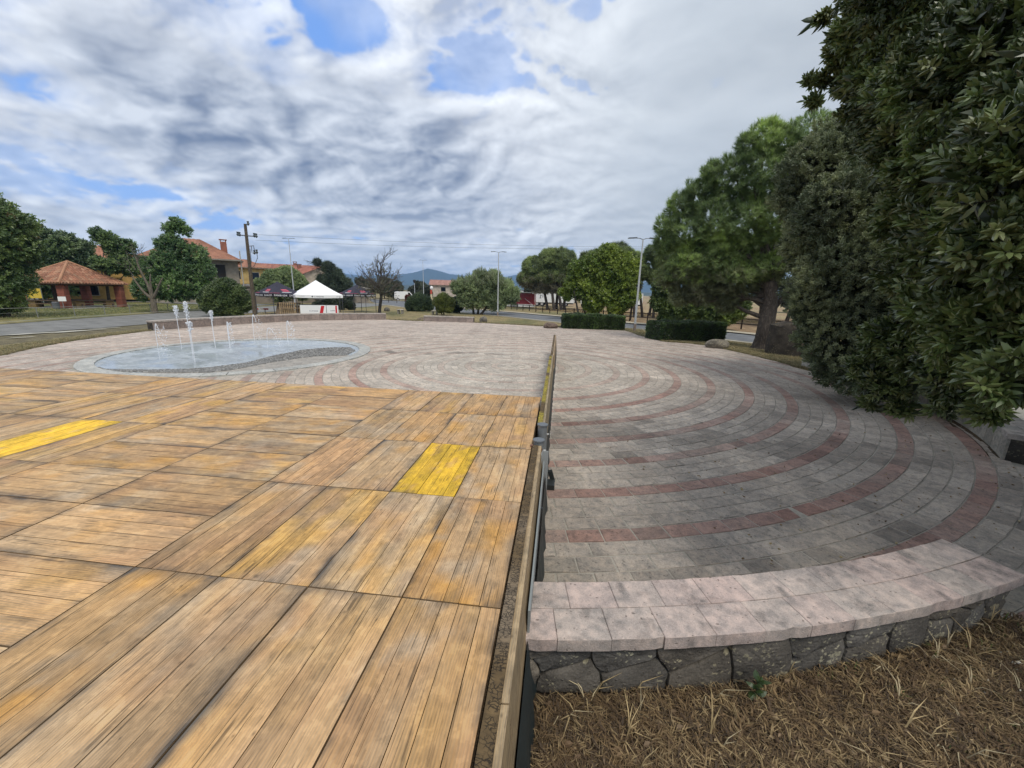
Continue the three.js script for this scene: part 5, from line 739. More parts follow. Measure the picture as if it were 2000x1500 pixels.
function hedge(label, A, B, w, h, seed) {
  const L = Math.hypot(B[0] - A[0], B[1] - A[1]), ang = Math.atan2(-(B[1] - A[1]), B[0] - A[0]), mx = (A[0] + B[0]) / 2, mz = (A[1] + B[1]) / 2, t = thing('hedge', label, 'hedge', [mx, land(mx, mz) - 0.02, mz], ang), lobes = []; const r = rng(seed);
  for (let x = -L / 2 + 0.32; x <= L / 2 - 0.3; x += 0.36) for (const y of [0.3, h - 0.32]) for (const z of [-w / 2 + 0.34, w / 2 - 0.34]) lobes.push([x + 0.05 * (r() - 0.5), y, z, 0.37 + 0.05 * r()]);
  crown(t, 'foliage', lobes, { box: [L - 0.1, h - 0.06, w - 0.1], seed, geo: LEAF.box, mat: M.leaf, n: 15000, size: 0.12, c0: [0.058, 0.114, 0.032], c1: [0.197, 0.305, 0.082], lump: 0.11, depth: 0.16, rise: 0.3, clump: 2.2 });
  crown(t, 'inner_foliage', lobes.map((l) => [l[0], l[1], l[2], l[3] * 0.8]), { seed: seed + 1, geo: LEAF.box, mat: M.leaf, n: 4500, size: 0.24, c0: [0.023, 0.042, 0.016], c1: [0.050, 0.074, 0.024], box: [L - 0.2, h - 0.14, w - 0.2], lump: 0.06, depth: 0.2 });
}
hedge('first clipped dark green hedge block, left of the right hand street lamp', [3.15, -25.75], [7.05, -25.55], 1.35, 0.93, 121);
hedge('second clipped dark green hedge block, nearer, between the bollard and the pine trunk', [7.1, -20.2], [10.9, -21.2], 1.4, 1.02, 123);
// dry grass, litter and leaves in the near corner and along the verges
{
  const r = rng(141), blade = (seed, n, h, lean) => { const q = rng(seed), pos = []; for (let i = 0; i < n; i++) { const a = q() * 6.283, l = h * (0.5 + 0.7 * q()), w = 0.0016 + 0.0012 * q(), b = V((q() - 0.5) * 0.06, 0, (q() - 0.5) * 0.06), k = lean * (0.4 + 0.9 * q()), p1 = b.clone().add(V(Math.cos(a) * l * 0.3 * k, l * 0.5 * (1.15 - k * 0.6), Math.sin(a) * l * 0.3 * k)), p2 = b.clone().add(V(Math.cos(a) * l * k, l * (1.0 - 0.85 * k * 0.9), Math.sin(a) * l * k)), s = V(-Math.sin(a) * w, 0, Math.cos(a) * w); const A = b.clone().sub(s), B = b.clone().add(s), C = p1.clone().add(s), D = p1.clone().sub(s); for (const t of [[A, B, C], [A, C, D], [D, C, p2]]) for (const v of t) pos.push(v.x, Math.max(0.002, v.y), v.z); } const g = new THREE.BufferGeometry(); g.setAttribute('position', new THREE.Float32BufferAttribute(pos, 3)); g.computeVertexNormals(); return g; };
  function scatter(name, label, category, geo, n, where, size, cols, parent, flatY) { const inst = new THREE.InstancedMesh(geo, M.straw, n), m = new THREE.Matrix4(), q = new THREE.Quaternion(), c = new THREE.Color(); let i = 0, g = 0; while (i < n && g++ < n * 20) { const p = where(); if (!p) continue; q.setFromAxisAngle(V(0, 1, 0), r() * 6.283); if (flatY) q.multiply(new THREE.Quaternion().setFromEuler(new THREE.Euler((r() - 0.5) * 0.7, 0, (r() - 0.5) * 0.7))); const s = size * (0.6 + 0.8 * r()); m.compose(V(p[0], land(p[0], p[1]) + (flatY || 0), p[1]), q, V(s, s, s)); inst.setMatrixAt(i, m); const k = cols[Math.floor(r() * cols.length)], v = 0.75 + 0.5 * r(); inst.setColorAt(i, c.setRGB(k[0] * v, k[1] * v, k[2] * v)); i++; } inst.count = i; inst.name = numbered(name); inst.castShadow = inst.receiveShadow = true; tag(inst, label, category); inst.userData.kind = 'stuff'; scene.add(inst); }
  const corner = () => { const x = 0.05 + 5.2 * r(), z = 0.9 - 4.6 * r(), [R, a] = polar(x, z); return R > 10.07 && x > -0.005 - 0.115 * z && (a > 159.5 || a < -150 || R > 13.6) ? [x, z] : null; };
  const straws = [[0.15, 0.095, 0.042], [0.21, 0.14, 0.065], [0.1, 0.06, 0.028], [0.33, 0.24, 0.12], [0.075, 0.048, 0.025]];
  scatter('dry_grass', 'trampled dry straw grass in the near right corner behind the bench', 'grass', blade(1, 10, 0.075, 1.12), 20000, corner, 1, straws);
  scatter('dry_grass', 'long bent straws sticking up from the dry grass by the bench', 'grass', blade(2, 3, 0.2, 0.95), 500, corner, 1, [[0.46, 0.35, 0.18], [0.36, 0.27, 0.13], [0.5, 0.42, 0.26]]);
  scatter('green_grass', 'sparse green blades in the shade at the right', 'grass', blade(3, 6, 0.07, 0.7), 500, () => { const p = corner(); return p && p[0] > 1.6 + r() * 2 ? p : null; }, 1, [[0.07, 0.12, 0.025], [0.1, 0.14, 0.03]]);
  const lf = spray(40, 1, 1, 0.42, 0.01, 0.12); lf.rotateX(Math.PI / 2); lf.translate(0, 0, 0.4);
  scatter('fallen_leaves', 'fallen brown oak leaves lying in the dry grass', 'leaves', lf, 4200, corner, 0.045, [[0.18, 0.115, 0.055], [0.13, 0.08, 0.04], [0.3, 0.22, 0.12], [0.22, 0.15, 0.085]], null, 0.022);
  scatter('white_chips', 'pale leaf and stone chips scattered at the far right of the dry grass', 'leaves', lf, 170, () => { const x = 2.5 + 1.6 * r(), z = -2.0 + 1.4 * r(), [R, a] = polar(x, z); return R > 10.2 && a > 159 ? [x, z] : null; }, 0.028, [[0.7, 0.68, 0.6], [0.6, 0.56, 0.48]], null, 0.03);
  scatter('fallen_leaves', 'small brown leaves blown over the paving under the oaks', 'leaves', lf, 420, () => { const a = 78 + 90 * Math.sqrt(r()), R = 9.7 - 4.5 * r() * r(); return unpolar(R, a); }, 0.04, [[0.2, 0.13, 0.06], [0.14, 0.09, 0.045], [0.34, 0.27, 0.14]], null, 0.022);
  { const w = thing('weed', 'small green weed growing at the foot of the rough bench stones', 'plant', [1.36, land(1.36, -1.7), -1.7]), g = spray(52, 9, 0.5, 0.3, 1.5, 0.2), m = M.leaf.clone(); m.color.setRGB(0.05, 0.09, 0.025); g.scale(0.13, 0.1, 0.13); g.translate(0, 0.09, 0); const a = new THREE.Mesh(g, m); a.name = 'leaves'; a.castShadow = true; w.add(a); const s = new MB([0.08, 0.11, 0.035]); s.tube([V(0, 0, 0), V(0.01, 0.1, 0)], 0.005, 5); s.build('stem', M.plain, w); }
  const verge = () => { const a = -112 + 205 * r(), d = 0.02 + Math.pow(r(), 1.7) * 5, [x, z] = unpolar(edge(a) + d, a); return [x, z]; };
  scatter('verge_grass', 'short dry grass on the verge round the far side of the plaza', 'grass', blade(4, 12, 0.1, 0.85), 36000, verge, 1, [[0.30, 0.24, 0.115], [0.23, 0.2, 0.085], [0.17, 0.165, 0.065], [0.38, 0.31, 0.16]]);
  const lawn = () => [-36.3 - 22 * r(), -16 - 38 * r()];
  scatter('lawn_grass', 'short patchy lawn grass round the pavilion', 'grass', blade(6, 12, 0.16, 0.8), 22000, lawn, 1.2, [[0.15, 0.19, 0.05], [0.24, 0.25, 0.08], [0.36, 0.32, 0.13]]);
  const far = () => { const t = r(), x = mix(3, 30, t), z = mix(-58, -26, t) - 3.2 - 12 * r(); return [x + 4 * r(), z]; };
  scatter('wood_floor_grass', 'dry yellow grass and needles under the pines beyond the fence', 'grass', blade(7, 10, 0.14, 0.85), 12000, far, 1.3, [[0.46, 0.34, 0.15], [0.5, 0.38, 0.2], [0.4, 0.27, 0.14]]);
}

// ------------------------------------------------------------------ pavilion with a tiled hip roof
{
  const gy = -0.63, C = [[-46.2, -41.2], [-45.1, -46.0], [-49.6, -46.6], [-50.6, -41.0]], mx = -47.9, mz = -43.8;
  const t = thing('pavilion', 'open picnic pavilion with a hipped orange tile roof on brick pillars', 'pavilion', [mx, gy, mz]), r = rng(5);
  const slab = new MB([0.36, 0.35, 0.33]); slab.box(0, 0.02, 0, 6.4, 0.12, 6.4, 0.12); slab.build('floor_slab', M.grain, t);
  for (const [x, z] of C) { const p = new MB(); for (let k = 0; k < 16; k++) { const v = 0.8 + 0.4 * r(); p.color([0.33 * v, 0.11 * v, 0.07 * v]).box(x - mx, 0.08 + 0.148 * (k + 0.5), z - mz, 0.62, 0.142, 0.62, 0.2); } p.color([0.3, 0.26, 0.22]).box(x - mx, 1.25, z - mz, 0.58, 2.3, 0.58, 0.2); p.build('brick_pillar', M.grain, t); }
  const q = new MB([0.1, 0.07, 0.05]); q.box(-1.0, 1.2, 0.6, 0.7, 2.3, 0.7, 0.2); q.build('central_pillar', M.grain, t);
  const E = C.map(([x, z]) => [(x - mx) * 1.24, (z - mz) * 1.24]), A = [0, 4.75, 0], ey = 2.52;
  const bm = new MB([0.13, 0.085, 0.055]); for (let i = 0; i < 4; i++) { const a = C[i], b = C[(i + 1) % 4]; bm.box((a[0] + b[0]) / 2 - mx, 2.42, (a[1] + b[1]) / 2 - mz, Math.hypot(b[0] - a[0], b[1] - a[1]) + 0.9, 0.18, 0.16, Math.atan2(-(b[1] - a[1]), b[0] - a[0])); } bm.build('roof_beam', M.wood, t);
  for (let i = 0; i < 4; i++) {           // barrel tiles, rows of half round channels running up each slope
    const a = E[i], b = E[(i + 1) % 4], L = Math.hypot(b[0] - a[0], b[1] - a[1]), n = Math.round(L / 0.27), g = new MB(), cols = 5;
    for (let k = 0; k < n; k++) {
      const v0 = k / n, v1 = (k + 1) / n, vm = (v0 + v1) / 2, top = 1 - 2 * Math.abs(vm - 0.5), m = Math.max(1, Math.round(top * 9));
      for (let s = 0; s < m; s++) {
        const u0 = (top * s) / m, u1 = (top * (s + 1)) / m + 0.012, kk = 0.75 + 0.5 * r(), c = mix3([0.42, 0.19, 0.115], [0.52, 0.33, 0.215], r() * r()).map((v) => v * kk);
        const P = (v, u, h) => { const bx = mix(a[0], b[0], v), bz = mix(a[1], b[1], v), cxm = (a[0] + b[0]) / 2, czm = (a[1] + b[1]) / 2; return [bx - cxm * u, mix(ey, A[1], u) + h, bz - czm * u]; };
        for (let e = 0; e < cols; e++) { const w0 = mix(v0, v1, e / cols), w1 = mix(v0, v1, (e + 1) / cols), h0 = Math.sin((e / cols) * Math.PI) * 0.13, h1 = Math.sin(((e + 1) / cols) * Math.PI) * 0.13; g.quad(P(w0, u0, h0 + 0.03), P(w1, u0, h1 + 0.03), P(w1, u1, h1), P(w0, u1, h0), null, [c, c, c, c]); }
        g.color(c.map((v) => v * 0.6)).quad(P(v0, u0, 0.0), P(v1, u0, 0.0), P(vm + 0.3 / n, u0, 0.1), P(vm - 0.3 / n, u0, 0.1));
      }
    }
    const roof = g.build('tiled_slope', M.grain, t); void roof;
    const u = new MB([0.16, 0.1, 0.065]); u.quad([a[0], ey - 0.03, a[1]], [b[0], ey - 0.03, b[1]], [0, A[1] - 0.12, 0], [0, A[1] - 0.12, 0]); u.build('roof_lining', M.wood, t);
    const hp = new MB([0.55, 0.29, 0.17]); hp.tube([V(a[0], ey + 0.06, a[1]), V(a[0] * 0.5, (ey + A[1]) / 2 + 0.07, a[1] * 0.5), V(0, A[1] + 0.08, 0)], 0.12, 8); hp.build('hip_tile', M.grain, t);
  }
  { const c = new MB([0.45, 0.24, 0.15]); c.tube([V(0, A[1] + 0.05, 0), V(0, A[1] + 0.22, 0)], [0.15, 0.08], 8); c.build('roof_knob', M.grain, t); }
  { const s = thing('notice_board', 'small white notice on a post in front of the pavilion pillar', 'notice', [-45.75, gy, -40.55], 0.85); const p = new MB([0.3, 0.3, 0.3]); p.cyl(0, 0, 0, 0.03, 0.9, 0.03, 8); p.build('post', M.steel, s); const b = new MB([0.86, 0.87, 0.86]); b.box(0, 1.02, 0.05, 0.56, 0.46, 0.02, 0, -0.1); b.build('panel', M.plain, s); }
  { const s = thing('litter_bin', 'grey litter bin under the white notice by the pavilion', 'litter bin', [-46.1, gy, -40.2]); const p = new MB([0.17, 0.18, 0.2]); p.tube([V(0, 0, 0), V(0, 0.62, 0), V(0, 0.66, 0)], [0.24, 0.28, 0.25], 14); p.build('bin_body', M.steel, s, 0.6); const l = new MB([0.12, 0.12, 0.13]); l.tube([V(0, 0.66, 0), V(0, 0.74, 0)], [0.3, 0.22], 14); l.build('bin_lid', M.steel, s); }
  const table = (label, x, z, ry, len) => { const s = thing('picnic_table', label, 'table', [x, gy + 0.05, z], ry); const a = new MB([0.15, 0.105, 0.07]); a.box(0, 0.74, 0, len, 0.09, 0.85); a.build('tabletop', M.wood, s); for (const k of [-1, 1]) { const l = new MB([0.34, 0.24, 0.1]); l.box(k * (len / 2 - 0.35), 0.35, 0, 0.7, 0.7, 0.6); l.build('leg', M.wood, s); const b = new MB([0.2, 0.14, 0.09]); b.box(0, 0.42, k * 0.75, len, 0.06, 0.28); b.box(-len / 2 + 0.3, 0.2, k * 0.75, 0.1, 0.4, 0.22); b.box(len / 2 - 0.3, 0.2, k * 0.75, 0.1, 0.4, 0.22); b.build('seat', M.wood, s); } };
  table('long dark picnic table with a tan block leg, under the right side of the pavilion', -46.2, -44.0, 1.25, 3.2);
  table('long wooden picnic table under the left side of the pavilion', -48.6, -41.6, 0.1, 3.0);
  { const s = thing('playground_panel', 'yellow and red playground panel behind the pavilion on the left', 'playground panel', [-56, gy, -46.5], 0.8); const p = new MB([0.75, 0.55, 0.08]); p.box(0.3, 1.3, 0, 1.1, 1.1, 0.06); p.build('yellow_panel', M.paint, s); const q2 = new MB([0.6, 0.1, 0.05]); q2.box(-0.55, 1.2, 0, 0.5, 1.1, 0.08); q2.build('red_panel', M.paint, s); const l = new MB([0.2, 0.22, 0.2]); for (const x of [-0.8, -0.3, 0.86]) l.cyl(x, 0, 0, 0.05, 2, 0.05, 8); l.build('post', M.steel, s); }
}
// thin wire fence along the left street
{
  const t = thing('wire_fence', 'low thin wire fence on grey posts along the lawn by the left street', 'fence'), P = [[-36.4, -8], [-36.8, -20], [-36.86, -28.4], [-36.7, -31], [-36.25, -33], [-36.0, -37.8], [-36.3, -42.0], [-36.6, -46.4]], cr = new THREE.CatmullRomCurve3(P.map((p) => V(p[0], 0, p[1]))), L = cr.getLength(), n = Math.round(L / 2.2);
  for (let i = 0; i <= n; i++) { const p = cr.getPointAt(i / n), m = new MB([0.3, 0.3, 0.28]); m.cyl(p.x, land(p.x, p.z) - 0.1, p.z, 0.03, land(p.x, p.z) + 0.78, 0.03, 8); m.build('post', M.steel, t); }
  for (const h of [0.76, 0.42]) { const pts = []; for (let i = 0; i <= 40; i++) { const p = cr.getPointAt(i / 40); pts.push(V(p.x, land(p.x, p.z) + h, p.z)); } const m = new MB([0.34, 0.34, 0.32]); m.tube(pts, h > 0.5 ? 0.016 : 0.007, 5); m.build('rail', M.steel, t); }
}
{ const t = thing('litter_bin', 'dark blue litter bin on a post at the left edge by the street', 'litter bin', [-36.3, -0.63, -27.3]); const p = new MB([0.05, 0.055, 0.07]); p.cyl(0, 0, 0, 0.05, 0.9, 0.05, 8); p.build('post', M.steel, t); const b = new MB([0.03, 0.045, 0.1]); b.tube([V(-0.1, 0.62, 0), V(-0.1, 1.12, 0)], [0.22, 0.28], 12); b.build('bin_body', M.paint, t); const l = new MB([0.4, 0.4, 0.38]); l.tube([V(-0.1, 1.14, 0), V(-0.1, 1.18, 0)], [0.3, 0.26], 12); l.build('bin_lid', M.steel, t); }
// dark wooden fence along the far side of the road
{
  const t = thing('wooden_fence', 'dark brown wooden post and rail fence along the far side of the road', 'fence'), P = [[-40, -96], [-29.85, -84.5], [-20, -80.2], [-9.9, -76.5], [-3.54, -69.8], [1.6, -60.5], [5.99, -51.06], [11.62, -38.4], [17.2, -32.4], [19.6, -28.6], [21.2, -25.4], [23.6, -20], [26.5, -11]], cr = new THREE.CatmullRomCurve3(P.map((p) => V(p[0], 0, p[1]))), L = cr.getLength(), n = Math.round(L / 2.0), c = [0.07, 0.048, 0.035];
  for (let i = 0; i <= n; i++) { const p = cr.getPointAt(i / n), h = 0.9, y = land(p.x, p.z), m = new MB(c); m.cyl(p.x, y - 0.1, p.z, 0.06, y + h, 0.055, 8); m.build('post', M.bark, t); if (i < n) { const q = cr.getPointAt((i + 1) / n), y2 = land(q.x, q.z); for (const k of [0.82, 0.42]) { const g = new MB(c); g.tube([V(p.x, y + k, p.z), V(q.x, y2 + k, q.z)], 0.04, 6); g.build('rail', M.bark, t); } } }
}

// ------------------------------------------------------------------ houses
function house(name, label, [x, z], ry, W, D, h, o) {        // W along x, D along z, gable ridge along x unless o.hip
  const y = o.y ?? -0.7, t = thing(name, label, 'house', [x, y, z], ry, o.group), w = new MB(o.wall), r = rng(o.seed || 3), ov = o.over ?? 0.5, rh = o.rise ?? 1.8;
  w.box(0, h / 2, 0, W, h, D);
  if (o.gable) for (const s of [-1, 1]) w.tri([s * W / 2, h, -D / 2], [s * W / 2, h, D / 2], [s * W / 2, h + rh, 0]);
  w.build('wall', M.grain, t);
  const rf = new MB(o.roof || [0.42, 0.17, 0.09]), n = Math.round(W / 0.5), R = o.hip ? Math.min(D / 2, W / 2 - 0.4) : 0, hw = W / 2 + ov, hd = D / 2 + ov, dy = -ov * rh / (D / 2), rx = o.hip ? W / 2 - R : hw;
  for (const s of [-1, 1]) for (let k = 0; k < n; k++) { const a = mix(-hw, hw, k / n), b = mix(-hw, hw, (k + 1) / n), a2 = clamp(a, -rx, rx), b2 = clamp(b, -rx, rx), kk = 0.85 + 0.3 * r(), c = (o.roof || [0.42, 0.17, 0.09]).map((v) => v * kk), m = (a + b) / 2, m2 = clamp(m, -rx, rx); rf.color(c); const e = 0.07; rf.quad([a, h + dy, s * hd], [m, h + dy + e, s * hd], [m2, h + rh + e, 0], [a2, h + rh, 0]); rf.quad([m, h + dy + e, s * hd], [b, h + dy, s * hd], [b2, h + rh, 0], [m2, h + rh + e, 0]); }
  if (o.hip) for (const s of [-1, 1]) rf.tri([s * hw, h + dy, -hd], [s * hw, h + dy, hd], [s * rx, h + rh, 0]);
  rf.color(o.eave || [0.35, 0.3, 0.25]); for (const s of [-1, 1]) rf.box(0, h + dy - 0.07, s * (hd - 0.06), 2 * hw, 0.12, 0.14);
  const roof = rf.build('roof', M.grain, t);
  for (const [cx, cz, ch, cw] of o.chimneys || []) { const c = new MB(o.chimney || [0.36, 0.16, 0.1]), y1 = h + rh * 0.6 + ch; c.box(cx, y1 - ch / 2 - 0.4, cz, cw, ch + 0.8, cw); for (const [a, b] of [[-1, -1], [1, -1], [-1, 1], [1, 1]]) c.box(cx + a * cw * 0.4, y1 + 0.14, cz + b * cw * 0.4, cw * 0.18, 0.28, cw * 0.18); c.box(cx, y1 + 0.32, cz, cw * 1.25, 0.1, cw * 1.25); c.build('chimney', M.grain, roof); }
  for (const [f, a, b, ww, hh, kind] of o.windows || []) { const fr = new MB(kind === 'hole' ? [0.3, 0.27, 0.23] : [0.5, 0.46, 0.38]), g = new MB(kind === 'hole' ? [0.02, 0.018, 0.016] : [0.03, 0.035, 0.04]); const at = (m, u, v, d, sw, sh, sd) => (f === 'front' ? m.box(u, v, D / 2 + d, sw, sh, sd) : m.box(W / 2 + d, v, u, sd, sh, sw)); at(fr, a, b + hh / 2 + 0.05, 0.03, ww + 0.2, 0.1, 0.1); at(fr, a, b - hh / 2 - 0.05, 0.04, ww + 0.25, 0.1, 0.14); at(fr, a - ww / 2 - 0.05, b, 0.03, 0.1, hh, 0.1); at(fr, a + ww / 2 + 0.05, b, 0.03, 0.1, hh, 0.1); const win = fr.build('window', M.grain, t); at(g, a, b, 0.012, ww, hh, 0.02); g.build(kind === 'hole' ? 'opening' : 'pane', kind === 'hole' ? M.plain : M.glass, win); }
  for (const [u, v, len, dep] of o.balconies || []) { const b = new MB(o.balcony || [0.5, 0.3, 0.1]); b.box(u, v, D / 2 + dep / 2 + 0.01, len, 0.16, dep); b.box(u, v + 0.5, D / 2 + dep, len, 0.85, 0.1); b.build('balcony', M.grain, t); }
  return t;
}
{ // unfinished block-built house: courses of bare blocks, empty openings
  const t = house('unfinished_house', 'unfinished house of bare grey blocks with an orange tile roof and brick chimney', [-50.6, -64.8], 0.62, 11, 9, 7.2, { wall: [0.42, 0.365, 0.295], roof: [0.38, 0.18, 0.115], hip: true, rise: 2.7, over: 0.8, y: -0.9, chimney: [0.42, 0.17, 0.11], chimneys: [[4.0, 1.0, 0.9, 0.85]], windows: [['front', 3.2, 4.6, 1.2, 2.9, 'hole'], ['front', -0.2, 4.9, 1.3, 2.4, 'hole'], ['front', -3.6, 4.8, 1.5, 2.2, 'hole'], ['side', 0.5, 1.4, 1.2, 2.2, 'hole']], seed: 5 });
  const s = new MB([0.36, 0.32, 0.27]); s.box(1.2, 6.75, 5.2, 9.5, 0.2, 1.4); s.build('concrete_slab', M.grain, t); const p = new MB([0.5, 0.47, 0.42]); p.cyl(5.9, 0, 5.4, 0.08, 8.2, 0.08, 8); p.build('pole', M.steel, t);
  const b = new MB(), r = rng(31); for (let k = 0; k < 24; k++) { const v = 0.85 + 0.3 * r(); b.color([0.43 * v, 0.38 * v, 0.31 * v]); b.box(0.9 + 0.02 * r() + (k % 2) * 0.12, 0.3 + k * 0.27, 4.56, 0.55, 0.24, 0.2); } b.build('toothed_blockwork', M.grain, t);
}
house('yellow_house', 'yellow ochre house with balconies behind the pavilion and sparse tree', [-64, -60], 0.75, 15, 10, 6.0, { wall: [0.62, 0.40, 0.14], roof: [0.45, 0.2, 0.12], hip: true, rise: 1.7, over: 0.7, y: -0.3, balcony: [0.58, 0.36, 0.11], chimneys: [[-3, 0, 0.8, 0.8]], windows: [['front', -5, 4.6, 1.3, 1.5], ['front', -1.5, 4.5, 1.5, 2.0], ['front', 2.2, 4.5, 1.5, 2.0], ['front', 5.6, 4.6, 1.2, 1.5], ['front', 0.5, 1.6, 2.4, 2.0], ['front', -5, 1.5, 1.4, 1.5]], balconies: [[0.6, 3.1, 7.5, 1.3]], seed: 6 });
house('yellow_house', 'small yellow house with a brown window, seen behind the utility pole', [-57, -86], 0.55, 9, 8, 6.6, { wall: [0.68, 0.5, 0.2], roof: [0.40, 0.19, 0.12], hip: true, rise: 1.5, over: 0.6, y: -0.7, windows: [['front', -1.2, 4.6, 1.2, 2.0], ['front', 2.0, 4.6, 1.2, 1.6], ['front', -1.2, 1.6, 1.2, 1.8]], balconies: [[0.4, 3.1, 6, 1.0]], balcony: [0.64, 0.46, 0.18], seed: 7 });
house('tiled_house', 'long house with a low red tile roof behind the round tree', [-58, -106], 0.45, 20, 11, 6.1, { wall: [0.6, 0.52, 0.42], roof: [0.40, 0.17, 0.12], gable: true, rise: 2.2, over: 0.6, chimneys: [[1, 0, 1.3, 0.8]], windows: [['front', -5, 4, 1.3, 1.5], ['front', 0, 4, 1.3, 1.5], ['front', 5, 4, 1.3, 1.5]], seed: 8 });
house('tiled_house', 'pale gabled house with a red tile roof left of the leaning conifer', [-48.5, -96], -0.6, 11, 9.5, 5.5, { wall: [0.62, 0.53, 0.42], roof: [0.42, 0.16, 0.11], gable: true, rise: 1.9, over: 0.5, chimneys: [[-2, 1, 1.0, 0.7]], windows: [['front', -3, 3.6, 1.2, 1.4], ['front', 2, 3.6, 1.2, 1.4]], seed: 9 });
house('low_building', 'low beige building with a dark doorway behind the tents', [-39, -77], 0.45, 21, 7, 2.7, { wall: [0.46, 0.41, 0.33], roof: [0.3, 0.28, 0.25], gable: false, rise: 0.35, over: 0.15, windows: [['front', 3.2, 1.4, 1.4, 2.3], ['front', 6.3, 1.5, 1.4, 1.2], ['front', -4, 1.6, 1.6, 1.0]], seed: 10 });
house('far_building', 'far pale building with pinkish roofs right of the red and cream post', [-22, -150], 0.12, 17, 9, 4.2, { wall: [0.66, 0.58, 0.5], roof: [0.46, 0.25, 0.2], gable: true, rise: 1.7, over: 0.5, windows: [['front', -4, 2.6, 1.6, 1.4], ['front', 2, 2.6, 1.6, 1.4]], seed: 12, y: -0.2 });
{ // boundary wall behind the tents
  const t = thing('boundary_wall', 'long weathered block wall behind the dark tent and the left street', 'wall'); const P = [[-60, -61], [-50, -62.5], [-42, -64], [-38.5, -68], [-34, -73], [-28, -77]], r = rng(9);
  for (let i = 0; i < P.length - 1; i++) { const a = P[i], b = P[i + 1], L = Math.hypot(b[0] - a[0], b[1] - a[1]), m = new MB([0.33, 0.28, 0.23]); m.box((a[0] + b[0]) / 2, 0.35, (a[1] + b[1]) / 2, L, 2.1, 0.3, Math.atan2(-(b[1] - a[1]), b[0] - a[0])); m.color([0.42, 0.38, 0.32]).box((a[0] + b[0]) / 2, 1.45, (a[1] + b[1]) / 2, L, 0.12, 0.42, Math.atan2(-(b[1] - a[1]), b[0] - a[0])); m.build('wall_section', M.grain, t); }
}
// scattered bushes and trees that close the view far off
{
  const r = rng(301), kinds = ['dark far tree beyond the end of the road', 'dull green far tree in the distance', 'low far tree at the foot of the hills'];
  const L = [[-31, -104, 5, 3.4], [-26, -112, 5.5, 3.6], [-36, -112, 6, 4], [-21.5, -100, 4, 2.8], [-16, -122, 2.6, 2.6], [-8, -128, 2.4, 2.6], [-1, -116, 3.0, 2.8], [5, -122, 5, 3.4], [-60, -86, 7, 4], [-70, -78, 7.5, 4.4], [-77, -66, 7.5, 4.5], [-84, -55, 7, 4.5], [-88, -42, 7, 4.5], [17, -112, 6, 4], [27, -98, 6.5, 4], [38, -84, 7, 4.2], [48, -70, 7, 4.2], [52, -54, 7, 4], [54, -38, 7, 4], [-44, -120, 6, 4], [-56, -112, 7, 4.2]];
  L.forEach(([x, z, h, w], i) => { const t = thing('distant_tree', kinds[i % 3], 'tree', [x, land(x, z), z], 0, 'far trees closing the view ' + ['beyond the road', 'in the distance', 'under the hills'][i % 3]); const lobes = []; for (let k = 0; k < 7; k++) lobes.push([(r() - 0.5) * w * 1.1, h * (0.35 + 0.4 * r()), (r() - 0.5) * w, w * (0.28 + 0.2 * r())]); crown(t, 'crown', lobes, { seed: 400 + i, geo: LEAF.broad, mat: M.leafDull, n: 1700, size: 0.62, c0: [0.04, 0.055, 0.025], c1: [0.105, 0.13, 0.055], depth: 0.5, inner: 0.5, lump: 0.5, fill: 0.2 }); const m = new MB([0.12, 0.1, 0.08]); m.cyl(0, -0.1, 0, 0.2, h * 0.5, 0.12, 8); m.build('trunk', M.bark, t, 1); });
}

// ------------------------------------------------------------------ poles, lamps and wires
function lamp(label, x, z, h, lean = 0, y) {
  const g = y ?? land(x, z), t = thing('street_lamp', label, 'street lamp', [x, g, z]), p = new MB([0.55, 0.57, 0.58]); p.cyl(0, 0.45, 0, h > 6 ? 0.085 : 0.07, h, 0.04, 12); const pole = p.build('pole', M.steel, t, 0.8); const b = new MB([0.3, 0.24, 0.2]); b.cyl(0, -0.05, 0, 0.1, 0.46, 0.085, 12); b.build('pole_foot', M.steel, pole, 0.8);
  for (const s of [-1, 1]) { const a = new MB([0.12, 0.13, 0.14]); a.tube([V(0, h, 0), V(s * 0.2, h + 0.06, 0), V(s * 0.42, h + 0.07, 0)], 0.022, 6); a.box(s * 0.62, h + 0.07 - 0.02 * 0, 0, 0.5, 0.05, 0.2, 0, 0, -s * 0.06); a.build('lamp_head', M.steel, t); }
}
lamp('near tall street lamp with two flat heads, between the two clipped hedges', 7.55, -24.73, 5.42);
lamp('slim twin headed street lamp rising behind the olive like tree', -1.86, -46.5, 7.05);
lamp('small far twin headed street lamp in front of the mountains', -20.57, -91.8, 9.1);
lamp('twin headed street lamp behind the dark tent', -32.65, -59.8, 9.45);
{ const t = thing('garden_lamp', 'thin pole with a dark round head left of the red and cream post', 'lamp post', [-16.84, land(-16.84, -68.4), -68.4]), p = new MB([0.5, 0.53, 0.55]); p.cyl(0, 0, 0, 0.06, 3.9, 0.05, 8); p.build('pole', M.steel, t); const h = new MB([0.03, 0.03, 0.035]); h.tube([V(0, 3.85, 0), V(0, 4.05, 0), V(0, 4.3, 0), V(0, 4.4, 0)], [0.1, 0.22, 0.22, 0.06], 10); h.build('lamp_head', M.plain, t, 0.6); }
